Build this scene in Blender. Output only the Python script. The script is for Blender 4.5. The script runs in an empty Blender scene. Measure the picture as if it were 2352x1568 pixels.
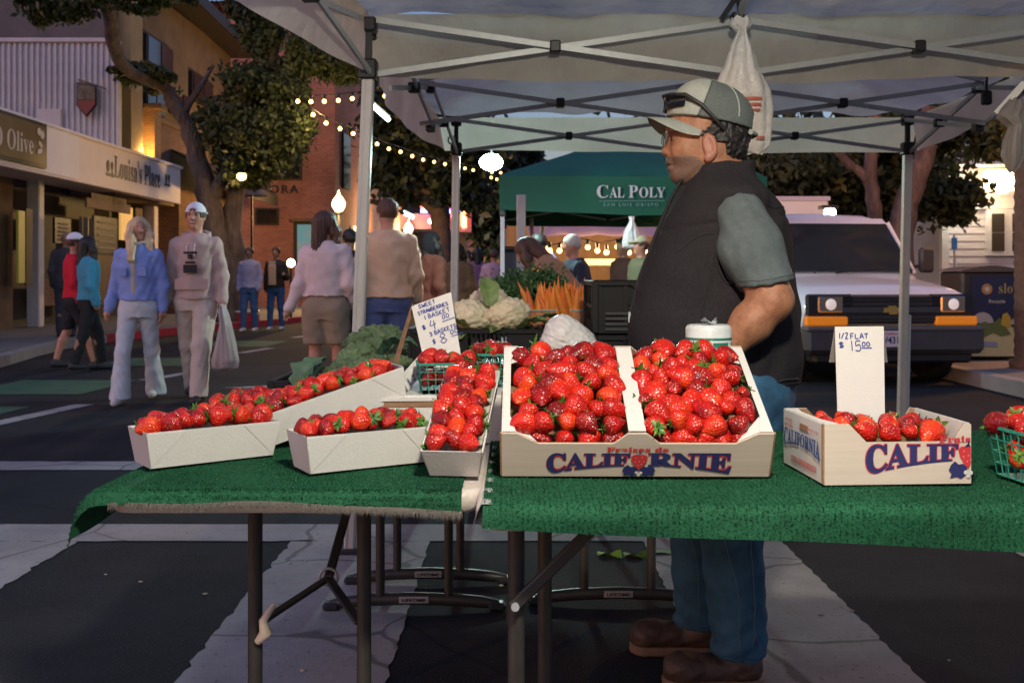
import bpy, bmesh, math, random
import numpy as np
from mathutils import Vector, Matrix, Euler, noise as mnoise

scene = bpy.context.scene
COL = scene.collection
random.seed(7)
R = math.radians
PI = math.pi

# ------------------------------------------------------------------ camera
CAM_H = 1.15          # camera height
FPX, CU, CV = 2287.0, 1176.0, 632.0   # 35 mm lens measured on a 2352 px wide print
cam_d = bpy.data.cameras.new('camera'); cam = bpy.data.objects.new('camera', cam_d)
COL.objects.link(cam); scene.camera = cam
cam.location = (0, 0, CAM_H); cam.rotation_euler = (R(90), 0, 0)
cam_d.sensor_width = 36; cam_d.lens = 35.0; cam_d.shift_y = -152 / 2352.0
cam_d.clip_start = 0.05; cam_d.clip_end = 1500
cam_d.dof.use_dof = True; cam_d.dof.focus_distance = 2.12; cam_d.dof.aperture_fstop = 10.5

# ------------------------------------------------------------------ dusk sky and last light
world = bpy.data.worlds.new('World'); scene.world = world; world.use_nodes = True
wn = world.node_tree.nodes; wl = world.node_tree.links
for n in list(wn): wn.remove(n)
sky = wn.new('ShaderNodeTexSky'); sky.sky_type = 'NISHITA'; sky.sun_disc = False
sky.sun_elevation = R(3.6); sky.sun_rotation = R(-120); sky.air_density = 1.3; sky.dust_density = 1.0; sky.ozone_density = 3.0
tint = wn.new('ShaderNodeMix'); tint.data_type = 'RGBA'; tint.blend_type = 'MULTIPLY'; tint.inputs[0].default_value = 1
tint.inputs[7].default_value = (0.90, 0.76, 1.04, 1)
bg = wn.new('ShaderNodeBackground'); bg.inputs[1].default_value = 0.135
wo = wn.new('ShaderNodeOutputWorld')
wl.new(sky.outputs[0], tint.inputs[6]); wl.new(tint.outputs[2], bg.inputs[0]); wl.new(bg.outputs[0], wo.inputs[0])
sun_d = bpy.data.lights.new('sun', 'SUN'); sun = bpy.data.objects.new('sun', sun_d); COL.objects.link(sun)
sun_d.energy = 0.16; sun_d.angle = R(40); sun_d.color = (0.95, 0.72, 0.9)
sun.rotation_euler = Euler((R(52), 0, R(-35)))
scene.view_settings.view_transform = 'Standard'; scene.view_settings.look = 'None'
scene.view_settings.exposure = 1.6; scene.view_settings.gamma = 1.0
scene.render.engine = 'CYCLES'
scene.cycles.use_denoising = True
scene.cycles.max_bounces = 6; scene.cycles.transparent_max_bounces = 8
scene.cycles.sample_clamp_indirect = 4.0
scene.cycles.caustics_reflective = False; scene.cycles.caustics_refractive = False

# ------------------------------------------------------------------ measuring helpers
def P(u, v, d):
    """a point of the print at its real distance d"""
    return Vector(((u - CU) * d / FPX, d, CAM_H + (CV - v) * d / FPX))
def G(u, v, z=0.0):
    """a point of the print that lies at height z"""
    return P(u, v, FPX * (CAM_H - z) / (v - CV))

# ------------------------------------------------------------------ scene helpers
WM = {}
def wm(o):
    return WM.get(o.name, Matrix.Identity(4)) if o is not None else Matrix.Identity(4)
def tag(o, label=None, cat=None, group=None, kind=None):
    if label: o['label'] = label
    if cat: o['category'] = cat
    if group: o['group'] = group
    if kind: o['kind'] = kind
    return o
def thing(name, label, cat, loc=(0, 0, 0), rot=(0, 0, 0), group=None):
    o = bpy.data.objects.new(name, None); COL.objects.link(o)
    o.empty_display_size = 0.05
    o.location = loc; o.rotation_euler = rot
    WM[o.name] = Matrix.Translation(Vector(loc)) @ Euler(rot).to_matrix().to_4x4()
    return tag(o, label, cat, group)
def link(name, me, parent=None, world_space=False, loc=(0, 0, 0), rot=(0, 0, 0), scale=(1, 1, 1)):
    o = bpy.data.objects.new(name, me); COL.objects.link(o)
    o.location = loc; o.rotation_euler = rot; o.scale = scale
    m = Matrix.LocRotScale(Vector(loc), Euler(rot), Vector(scale))
    if parent is not None:
        o.parent = parent
        if world_space:
            o.matrix_parent_inverse = wm(parent).inverted()
            WM[o.name] = m
        else:
            WM[o.name] = wm(parent) @ m
    else:
        WM[o.name] = m
    return o
def kids(o):
    return [c for c in COL.objects if c.parent == o]
def copy_tree(o, parent=None, children=None):
    c = o.copy(); COL.objects.link(c)
    if parent is not None: c.parent = parent
    WM[c.name] = WM.get(o.name, Matrix.Identity(4))
    for ch in (o.children if children is None else children): copy_tree(ch, c)
    return c

class MB:
    """collects shapes; build() links them as ONE mesh object"""
    def __init__(s):
        s.v = []; s.f = []; s.m = []; s.sm = []
    def add(s, vs, fs, mi=0, smooth=False):
        b = len(s.v)
        s.v.extend([tuple(p) for p in vs])
        for f in fs:
            s.f.append(tuple(i + b for i in f)); s.m.append(mi); s.sm.append(smooth)
        return s
    def box(s, c, size, rot=None, mi=0, bev=0.0):
        hx, hy, hz = size[0] / 2, size[1] / 2, size[2] / 2
        if bev > 0:
            bev = min(bev, hx * .9, hy * .9, hz * .9)
            vs = []
            for sx in (-1, 1):
                for sy in (-1, 1):
                    for sz in (-1, 1):
                        vs.append((sx * hx, sy * (hy - bev), sz * (hz - bev)))
                        vs.append((sx * (hx - bev), sy * hy, sz * (hz - bev)))
                        vs.append((sx * (hx - bev), sy * (hy - bev), sz * hz))
            def k(sx, sy, sz, a): return ((sx > 0) * 4 + (sy > 0) * 2 + (sz > 0)) * 3 + a
            fs = []
            for q in (-1, 1):
                fs.append([k(q, -1, -1, 0), k(q, 1, -1, 0), k(q, 1, 1, 0), k(q, -1, 1, 0)][::q])
                fs.append([k(-1, q, -1, 1), k(1, q, -1, 1), k(1, q, 1, 1), k(-1, q, 1, 1)][::-q])
                fs.append([k(-1, -1, q, 2), k(1, -1, q, 2), k(1, 1, q, 2), k(-1, 1, q, 2)][::q])
                for p in (-1, 1):
                    fs.append([k(q, p, -1, 0), k(q, p, 1, 0), k(q, p, 1, 1), k(q, p, -1, 1)][::-q * p])
                    fs.append([k(q, -1, p, 0), k(q, 1, p, 0), k(q, 1, p, 2), k(q, -1, p, 2)][::q * p])
                    fs.append([k(-1, q, p, 1), k(1, q, p, 1), k(1, q, p, 2), k(-1, q, p, 2)][::-q * p])
                    for w in (-1, 1):
                        fs.append([k(q, p, w, 0), k(q, p, w, 1), k(q, p, w, 2)][::q * p * w])
        else:
            vs = [(x, y, z) for x in (-hx, hx) for y in (-hy, hy) for z in (-hz, hz)]
            fs = [(0, 1, 3, 2), (4, 6, 7, 5), (0, 4, 5, 1), (2, 3, 7, 6), (0, 2, 6, 4), (1, 5, 7, 3)]
        M = Matrix.Translation(Vector(c))
        if rot is not None:
            M = M @ (rot.to_4x4() if isinstance(rot, Matrix) else Euler(rot).to_matrix().to_4x4())
        return s.add([M @ Vector(p) for p in vs], fs, mi)
    def bar(s, a, b, w, h, mi=0, up=(0, 0, 1), bev=0.0):
        """rectangular bar from a to b"""
        a = Vector(a); b = Vector(b); d = b - a; L = d.length
        y = d.normalized(); x = y.cross(Vector(up))
        if x.length < 1e-4: x = Vector((1, 0, 0))
        x.normalize(); z = x.cross(y)
        rot = Matrix((x, y, z)).transposed()
        return s.box((a + b) / 2, (w, L, h), rot, mi, bev)
    def tube(s, pts, r, n=10, mi=0, caps=True, smooth=True):
        pts = [Vector(p) for p in pts]; rs = r if isinstance(r, (list, tuple)) else [r] * len(pts)
        vs = []; t0 = (pts[1] - pts[0]).normalized()
        up = Vector((0, 0, 1)) if abs(t0.z) < .9 else Vector((1, 0, 0))
        x = t0.cross(up).normalized()
        for i, p in enumerate(pts):
            if i == 0: t = t0
            elif i == len(pts) - 1: t = (pts[i] - pts[i - 1]).normalized()
            else: t = ((pts[i] - pts[i - 1]).normalized() + (pts[i + 1] - pts[i]).normalized()).normalized()
            x = (x - t * x.dot(t)).normalized(); y = t.cross(x)
            for k in range(n):
                a = 2 * PI * k / n
                vs.append(p + (x * math.cos(a) + y * math.sin(a)) * rs[i])
        fs = []
        for i in range(len(pts) - 1):
            for k in range(n):
                fs.append((i * n + k, i * n + (k + 1) % n, (i + 1) * n + (k + 1) % n, (i + 1) * n + k))
        s.add(vs, fs, mi, smooth)
        if caps:
            s.add(vs[:n], [tuple(range(n))[::-1]], mi); s.add(vs[-n:], [tuple(range(n))], mi)
        return s
    def lathe(s, prof, n=20, c=(0, 0, 0), mi=0, smooth=True, M=None):
        """prof: list of (radius, z)"""
        vs = []
        for r, z in prof:
            for k in range(n):
                a = 2 * PI * k / n
                p = Vector((r * math.cos(a), r * math.sin(a), z))
                if M is not None: p = M @ p
                vs.append(p + Vector(c))
        fs = [(i * n + k, i * n + (k + 1) % n, (i + 1) * n + (k + 1) % n, (i + 1) * n + k)
              for i in range(len(prof) - 1) for k in range(n)]
        return s.add(vs, fs, mi, smooth)
    def ball(s, c, r, n=12, m=8, mi=0, M=None):
        r = r if isinstance(r, (list, tuple)) else (r, r, r)
        vs = []
        for i in range(m + 1):
            th = PI * i / m
            for k in range(n):
                a = 2 * PI * k / n
                p = Vector((r[0] * math.sin(th) * math.cos(a), r[1] * math.sin(th) * math.sin(a), -r[2] * math.cos(th)))
                if M is not None: p = M @ p
                vs.append(p + Vector(c))
        fs = [(i * n + k, i * n + (k + 1) % n, (i + 1) * n + (k + 1) % n, (i + 1) * n + k) for i in range(m) for k in range(n)]
        return s.add(vs, fs, mi, True)
    def grid(s, fn, nu, nv, mi=0, smooth=True, closed_u=False):
        vs = [fn(i / nu, j / nv) for j in range(nv + 1) for i in range(nu + 1)]
        w = nu + 1
        return s.add(vs, [(j * w + i, j * w + i + 1, (j + 1) * w + i + 1, (j + 1) * w + i) for j in range(nv) for i in range(nu)], mi, smooth)
    def prism(s, poly, d, mi=0):
        """flat polygon (list of Vector) extruded by the vector d"""
        n = len(poly); d = Vector(d); a = [Vector(p) for p in poly]
        vs = a + [p + d for p in a]
        fs = [tuple(range(n))[::-1], tuple(range(n, 2 * n))] + [(i, (i + 1) % n, n + (i + 1) % n, n + i) for i in range(n)]
        return s.add(vs, fs, mi)
    def mesh(s, name, mats):
        me = bpy.data.meshes.new(name); me.from_pydata(s.v, [], s.f)
        mats = mats if isinstance(mats, (list, tuple)) else [mats]
        for m in mats: me.materials.append(m)
        if len(mats) > 1: me.polygons.foreach_set('material_index', s.m)
        me.polygons.foreach_set('use_smooth', s.sm); me.update()
        return me
    def build(s, name, mats, parent=None, ws=False, fix=False, **k):
        me = s.mesh(name, mats)
        if fix:
            bm = bmesh.new(); bm.from_mesh(me); bmesh.ops.recalc_face_normals(bm, faces=bm.faces); bm.to_mesh(me); bm.free()
        return link(name, me, parent, ws, **k)

# ------------------------------------------------------------------ signed distance shapes (bodies, bags, vegetables)
def smin(a, b, k):
    if k <= 0: return np.minimum(a, b)
    h = np.clip(.5 + .5 * (b - a) / k, 0, 1)
    return b * (1 - h) + a * h - k * h * (1 - h)
def sd_cone(p, a, b, ra, rb):
    ax, ay, az = (float(k) for k in a); bx, by, bz = (float(k) for k in b); bx -= ax; by -= ay; bz -= az
    L2 = max(bx * bx + by * by + bz * bz, 1e-9); x = p[:, 0] - ax; y = p[:, 1] - ay; z = p[:, 2] - az
    t = np.clip((x * bx + y * by + z * bz) / L2, 0, 1); x = x - t * bx; y = y - t * by; z = z - t * bz
    return np.sqrt(x * x + y * y + z * z) - (ra + (rb - ra) * t)
def sd_ell(p, c, r, M=None):
    q = p - np.array([float(k) for k in c], p.dtype)
    if M is not None: q = q @ np.array(M, p.dtype)          # columns of M = local axes
    x, y, z = q[:, 0] / float(r[0]), q[:, 1] / float(r[1]), q[:, 2] / float(r[2])
    k0 = np.sqrt(x * x + y * y + z * z); x = x / float(r[0]); y = y / float(r[1]); z = z / float(r[2])
    k1 = np.sqrt(x * x + y * y + z * z)
    return np.where(k1 < 1e-7, -float(min(r)), k0 * (k0 - 1) / np.maximum(k1, 1e-7))
def sd_box(p, c, h, rr=0.0, M=None):
    q = p - np.array(c, float)
    if M is not None: q = q @ np.array(M)
    q = np.abs(q) - (np.array(h, float) - rr)
    return np.linalg.norm(np.maximum(q, 0), axis=1) + np.minimum(q.max(axis=1), 0) - rr
def surf(fn, lo, hi, h):
    """surface nets of fn(points)->distance; returns verts, quads"""
    lo = np.array(lo, float); hi = np.array(hi, float)
    n = np.maximum(np.ceil((hi - lo) / h).astype(int) + 1, 3)
    ax = [lo[i] + h * np.arange(n[i]) for i in range(3)]
    val = np.empty(n)
    Bk = 8                                   # only blocks near the surface are sampled finely
    nb = [int(math.ceil(k / Bk)) for k in n]
    gi = np.stack(np.meshgrid(*[np.arange(k) for k in nb], indexing='ij'), -1).reshape(-1, 3)
    cen = lo + h * (gi * Bk + (Bk - 1) / 2)
    f = fn(cen.astype(np.float32)); near = np.abs(f) < h * Bk * 1.15
    off = np.stack(np.meshgrid(*[np.arange(Bk)] * 3, indexing='ij'), -1).reshape(-1, 3)
    full = np.empty([k * Bk for k in nb])
    blk = full.reshape(nb[0], Bk, nb[1], Bk, nb[2], Bk).transpose(0, 2, 4, 1, 3, 5)
    blk[...] = f.reshape(*nb, 1, 1, 1)
    gn = gi[near]
    if len(gn):
        ids_ = (gn[:, None, :] * Bk + off[None]).reshape(-1, 3)
        full[tuple(ids_.T)] = fn((lo + h * ids_).astype(np.float32))
    val = full[:n[0], :n[1], :n[2]]
    s = val < 0
    c = [slice(0, -1), slice(1, None)]
    corners = [(i, j, k) for i in (0, 1) for j in (0, 1) for k in (0, 1)]
    cnt = sum(s[c[i], c[j], c[k]].astype(int) for i, j, k in corners)
    act = (cnt > 0) & (cnt < 8)
    idx = -np.ones(act.shape, int); ids = np.argwhere(act); idx[act] = np.arange(len(ids))
    acc = np.zeros((len(ids), 3)); wgt = np.zeros(len(ids))
    cv = {q: val[c[q[0]], c[q[1]], c[q[2]]][act] for q in corners}
    for q in corners:
        for a in range(3):
            if q[a] == 0:
                q2 = tuple(1 if i == a else q[i] for i in range(3))
                v0 = cv[q]; v1 = cv[q2]; cr = (v0 < 0) != (v1 < 0)
                t = np.where(cr, v0 / np.where(v0 == v1, 1, v0 - v1), 0)
                p = np.tile(np.array(q, float), (len(ids), 1)); p[:, a] += t
                acc[cr] += p[cr]; wgt[cr] += 1
    verts = lo + h * (ids + acc / np.maximum(wgt, 1)[:, None])
    quads = []
    for a in range(3):
        b, d = (a + 1) % 3, (a + 2) % 3
        s0 = [slice(None)] * 3; s1 = [slice(None)] * 3
        s0[a] = slice(0, -1); s1[a] = slice(1, None)
        A = s[tuple(s0)]; B = s[tuple(s1)]
        e = np.argwhere(A != B)
        ok = (e[:, b] > 0) & (e[:, d] > 0) & (e[:, b] < n[b] - 1) & (e[:, d] < n[d] - 1)
        e = e[ok]
        if len(e) == 0: continue
        inside = A[tuple(e.T)]
        def at(db, dd):
            q = e.copy(); q[:, b] -= db; q[:, d] -= dd
            return idx[tuple(q.T)]
        Q = np.stack([at(1, 1), at(0, 1), at(0, 0), at(1, 0)], 1)
        Q[~inside] = Q[~inside][:, ::-1]
        quads.append(Q)
    return verts, np.concatenate(quads) if quads else np.zeros((0, 4), int)
def sdf_mesh(name, fn, lo, hi, h, mat, parent=None, relax=1, post=None, **k):
    v, q = surf(fn, lo, hi, h)
    for _ in range(relax):      # pull the vertices on to the surface
        e = h * .5
        f0 = fn(v)
        g = np.stack([fn(v + np.eye(3)[i] * e) - f0 for i in range(3)], 1) / e
        n2 = np.maximum((g * g).sum(1), .2)
        v = v - g * np.clip(f0 / n2, -h, h)[:, None]
    if post is not None: v = post(v)
    me = bpy.data.meshes.new(name); me.from_pydata(v.tolist(), [], q.tolist())
    me.materials.append(mat); me.polygons.foreach_set('use_smooth', [True] * len(me.polygons)); me.update()
    return link(name, me, parent, **k)
def wob(p, f, amp, seed=0.0):
    """cheap smooth wrinkle field"""
    x, y, z = p[:, 0] * f, p[:, 1] * f, p[:, 2] * f
    return amp * (np.sin(x * 1.3 + 2.1 * np.sin(z * .9 + seed) + seed) * np.cos(y * 1.1 - z * 1.7 + seed * 2)
                  + .5 * np.sin(2.3 * z + 1.9 * np.sin(x * 1.7 + y + seed * 3)))

# ------------------------------------------------------------------ materials
MATS = {}
def mat(name, col, rough=.6, metal=0., noise=None, col2=None, bump=None, emit=None, spec=.5, trans=0., sss=0., alpha=1., coat=0., transl=0., rnd=None, stretch=None, sheen=0.):
    """procedural surface: noise=(scale, contrast) mixes col and col2; bump=(scale, strength)"""
    if name in MATS: return MATS[name]
    m = bpy.data.materials.new(name); m.use_nodes = True; MATS[name] = m
    nt = m.node_tree; N = nt.nodes; L = nt.links
    b = N['Principled BSDF']; out = N['Material Output']
    b.inputs['Base Color'].default_value = (*col, 1)
    b.inputs['Roughness'].default_value = rough; b.inputs['Metallic'].default_value = metal
    b.inputs['Specular IOR Level'].default_value = spec
    if trans: b.inputs['Transmission Weight'].default_value = trans
    if coat: b.inputs['Coat Weight'].default_value = coat; b.inputs['Coat Roughness'].default_value = .08
    if sheen: b.inputs['Sheen Weight'].default_value = sheen
    if sss:
        b.inputs['Subsurface Weight'].default_value = sss
        b.inputs['Subsurface Radius'].default_value = (.01, .004, .002); b.inputs['Subsurface Scale'].default_value = .6
    if alpha < 1: b.inputs['Alpha'].default_value = alpha
    if emit:
        b.inputs['Emission Color'].default_value = (*emit[0], 1); b.inputs['Emission Strength'].default_value = emit[1]
    tc = N.new('ShaderNodeTexCoord'); src = tc.outputs['Object']
    if stretch:
        mp = N.new('ShaderNodeMapping'); mp.inputs['Scale'].default_value = stretch; L.new(src, mp.inputs[0]); src = mp.outputs[0]
    csock = None
    if noise:
        nz = N.new('ShaderNodeTexNoise'); nz.inputs['Scale'].default_value = noise[0]; nz.inputs['Detail'].default_value = 5; nz.inputs['Roughness'].default_value = .62
        L.new(src, nz.inputs['Vector'])
        cr = N.new('ShaderNodeValToRGB'); w = noise[1]
        cr.color_ramp.elements[0].position = .5 - .25 / max(w, .01) * .5; cr.color_ramp.elements[1].position = .5 + .25 / max(w, .01) * .5
        c2 = col2 if col2 else tuple(c * .7 for c in col)
        cr.color_ramp.elements[0].color = (*c2, 1); cr.color_ramp.elements[1].color = (*col, 1)
        L.new(nz.outputs['Fac'], cr.inputs[0]); csock = cr.outputs[0]
    if rnd:      # every object a little different
        oi = N.new('ShaderNodeObjectInfo'); hs = N.new('ShaderNodeHueSaturation')
        mr = N.new('ShaderNodeMapRange'); mr.inputs[3].default_value = .5 - rnd[0]; mr.inputs[4].default_value = .5 + rnd[0]
        mv = N.new('ShaderNodeMapRange'); mv.inputs[3].default_value = 1 - rnd[1]; mv.inputs[4].default_value = 1 + rnd[1]
        ml = N.new('ShaderNodeMath'); ml.operation = 'MULTIPLY'; ml.inputs[1].default_value = 7.31
        fr = N.new('ShaderNodeMath'); fr.operation = 'FRACT'
        L.new(oi.outputs['Random'], mr.inputs[0]); L.new(oi.outputs['Random'], ml.inputs[0]); L.new(ml.outputs[0], fr.inputs[0]); L.new(fr.outputs[0], mv.inputs[0])
        L.new(mr.outputs[0], hs.inputs['Hue']); L.new(mv.outputs[0], hs.inputs['Value'])
        if csock: L.new(csock, hs.inputs['Color'])
        else: hs.inputs['Color'].default_value = (*col, 1)
        csock = hs.outputs[0]
    if csock: L.new(csock, b.inputs['Base Color'])
    if bump:
        bz = N.new('ShaderNodeTexNoise'); bz.inputs['Scale'].default_value = bump[0]; bz.inputs['Detail'].default_value = 4
        L.new(src, bz.inputs['Vector'])
        bp = N.new('ShaderNodeBump'); bp.inputs['Strength'].default_value = bump[1]; bp.inputs['Distance'].default_value = bump[2] if len(bump) > 2 else .01
        L.new(bz.outputs['Fac'], bp.inputs['Height']); L.new(bp.outputs[0], b.inputs['Normal'])
    if transl:
        tr = N.new('ShaderNodeBsdfTranslucent'); mx = N.new('ShaderNodeMixShader'); mx.inputs[0].default_value = transl
        if csock: L.new(csock, tr.inputs[0])
        else: tr.inputs[0].default_value = (*col, 1)
        L.new(b.outputs[0], mx.inputs[1]); L.new(tr.outputs[0], mx.inputs[2]); L.new(mx.outputs[0], out.inputs[0])
    return m
def lamp_mat(name, col, strength):
    return mat(name, (.9, .9, .9), .4, emit=(col, strength))
def point_light(name, loc, power, col, size, parent, kind='POINT'):
    ld = bpy.data.lights.new(name, kind); ld.energy = power; ld.color = col
    if kind == 'POINT': ld.shadow_soft_size = size
    o = bpy.data.objects.new(name, ld); COL.objects.link(o)
    o.parent = parent; o.matrix_parent_inverse = wm(parent).inverted(); o.location = loc
    return o

# ------------------------------------------------------------------ lettering
ORPHANS = []
def text_mesh(body, size=1.0, bold=0.0, shear=0.0, spacing=1.0):
    cu = bpy.data.curves.new('lettering', 'FONT'); cu.body = body; cu.size = size; cu.offset = bold; cu.shear = shear
    cu.align_x = 'CENTER'; cu.align_y = 'CENTER'; cu.resolution_u = 3; cu.space_character = spacing
    o = bpy.data.objects.new('lettering', cu)
    me = bpy.data.meshes.new_from_object(o)
    ORPHANS.extend((o, cu))
    return me
def bold_serif(s):
    out = ''
    for ch in s:
        if 'A' <= ch <= 'Z': out += chr(0x1D400 + ord(ch) - 65)
        elif 'a' <= ch <= 'z': out += chr(0x1D41A + ord(ch) - 97)
        else: out += ch
    return out
def lettering(name, body, width, height, frame, matl, parent, bold=0.0, warp=None, spacing=1.0, lift=.002):
    """text fitted into width x height, laid on frame=(origin, xdir, ydir) (world space)"""
    me = text_mesh(body, 1.0, bold, spacing=spacing)
    n = len(me.vertices); co = np.zeros(n * 3); me.vertices.foreach_get('co', co); co = co.reshape(-1, 3)
    lo = co.min(0); hi = co.max(0); c = (lo + hi) / 2; s = np.maximum(hi - lo, 1e-6)
    x = (co[:, 0] - c[0]) / s[0]; y = (co[:, 1] - c[1]) / s[1]
    if warp: x, y = warp(x, y)
    o, xd, yd = Vector(frame[0]), Vector(frame[1]).normalized(), Vector(frame[2]).normalized()
    nd = xd.cross(yd).normalized()
    w = np.array(o)[None] + np.outer(x * width, xd) + np.outer(y * height, yd) + np.array(nd)[None] * lift
    me.vertices.foreach_set('co', w.ravel()); me.materials.clear(); me.materials.append(matl); me.update()
    return link(name, me, parent, True)
STROKES = {  # hand lettering, strokes in a unit box
 'S': [[(.9,.85),(.6,1),(.2,.9),(.15,.65),(.5,.52),(.85,.38),(.8,.1),(.4,0),(.05,.15)]],
 'W': [[(0,1),(.22,0),(.5,.65),(.78,0),(1,1)]], 'E': [[(.85,1),(.1,.95),(.1,0),(.9,.05)],[(.1,.5),(.7,.52)]],
 'T': [[(0,.97),(1,1)],[(.5,1),(.48,0)]], 'R': [[(.1,0),(.1,1),(.7,.95),(.8,.7),(.6,.5),(.1,.5)],[(.45,.5),(.95,0)]],
 'A': [[(0,0),(.5,1),(1,0)],[(.2,.35),(.8,.38)]], 'B': [[(.1,0),(.1,1),(.65,.95),(.75,.75),(.6,.55),(.1,.52)],[(.6,.55),(.9,.35),(.8,.08),(.1,0)]],
 'I': [[(.5,1),(.5,0)]], 'K': [[(.1,0),(.12,1)],[(.9,1),(.15,.45),(.95,0)]], '1': [[(.5,1),(.5,0)]],
 '3': [[(.1,.9),(.5,1),(.85,.78),(.45,.53),(.9,.3),(.6,0),(.05,.12)]], '4': [[(.35,1),(.0,.4),(1,.45)],[(.75,.85),(.62,-.15)]],
 '8': [[(.5,.52),(.15,.75),(.5,1),(.85,.75),(.5,.52),(.08,.25),(.5,0),(.92,.25),(.5,.52)]], '0': [[(.5,1),(.1,.7),(.15,.2),(.5,0),(.9,.3),(.85,.8),(.5,1)]],
 '5': [[(.9,1),(.2,1),(.15,.55),(.6,.6),(.9,.3),(.6,0),(.05,.1)]], '$': [[(.9,.8),(.4,.9),(.1,.7),(.85,.35),(.5,.1),(.05,.2)],[(.38,1.05),(.3,0)],[(.62,1.05),(.55,0)]],
 '/': [[(.9,1),(.1,0)]], '2': [[(.1,.85),(.5,1),(.85,.75),(.1,0),(.95,.03)]], 'F': [[(.1,0),(.1,1),(.9,1)],[(.1,.52),(.7,.52)]],
 'L': [[(.1,1),(.1,0),(.9,.03)]], '.': [[(.45,.02),(.6,.06)]], '_': [[(0,0),(1,.1)]],
 'Y': [[(0,1),(.5,.5),(1,1)],[(.5,.5),(.4,0)]], 'N': [[(.1,0),(.1,1),(.9,0),(.9,1)]], 'V': [[(0,1),(.5,0),(1,1)]],
}
def hand(mb, s, frame, x, y, cw, chh, pen, gap=.28, jit=.04, lift=.0012):
    """write s with a marker: ribbons on frame (origin, xdir, ydir)"""
    o, xd, yd = Vector(frame[0]), Vector(frame[1]).normalized(), Vector(frame[2]).normalized(); nd = xd.cross(yd).normalized()
    rr = random.Random(hash(len(s)) + int(x * 1e4))
    k = 0
    for ch in s:
        if ch != ' ':
            w = cw * (.35 if ch in 'I1.' else 1)
            for st in STROKES[ch]:
                pts = [Vector((x + px * w + rr.uniform(-jit, jit) * cw, y + py * chh + rr.uniform(-jit, jit) * chh)) for px, py in st]
                fine = []
                for i in range(len(pts) - 1):
                    p0 = pts[max(i - 1, 0)]; p1 = pts[i]; p2 = pts[i + 1]; p3 = pts[min(i + 2, len(pts) - 1)]
                    for t in (0, .25, .5, .75):
                        fine.append(.5 * ((2 * p1) + (p2 - p0) * t + (2 * p0 - 5 * p1 + 4 * p2 - p3) * t * t + (3 * p1 - p0 - 3 * p2 + p3) * t ** 3))
                fine.append(pts[-1])
                vs = []
                for i, p in enumerate(fine):
                    t = (fine[min(i + 1, len(fine) - 1)] - fine[max(i - 1, 0)])
                    t = t.normalized() if t.length > 1e-9 else Vector((1, 0))
                    q = Vector((-t.y, t.x)) * pen * .5
                    for sg in (1, -1):
                        w2 = p + q * sg
                        vs.append(o + xd * w2.x + yd * w2.y + nd * (lift + k * 2e-6))
                    k += 1
                mb.add(vs, [(2 * i, 2 * i + 1, 2 * i + 3, 2 * i + 2) for i in range(len(fine) - 1)])
        else: w = cw * .4
        x += w + cw * gap
    return x
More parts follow.
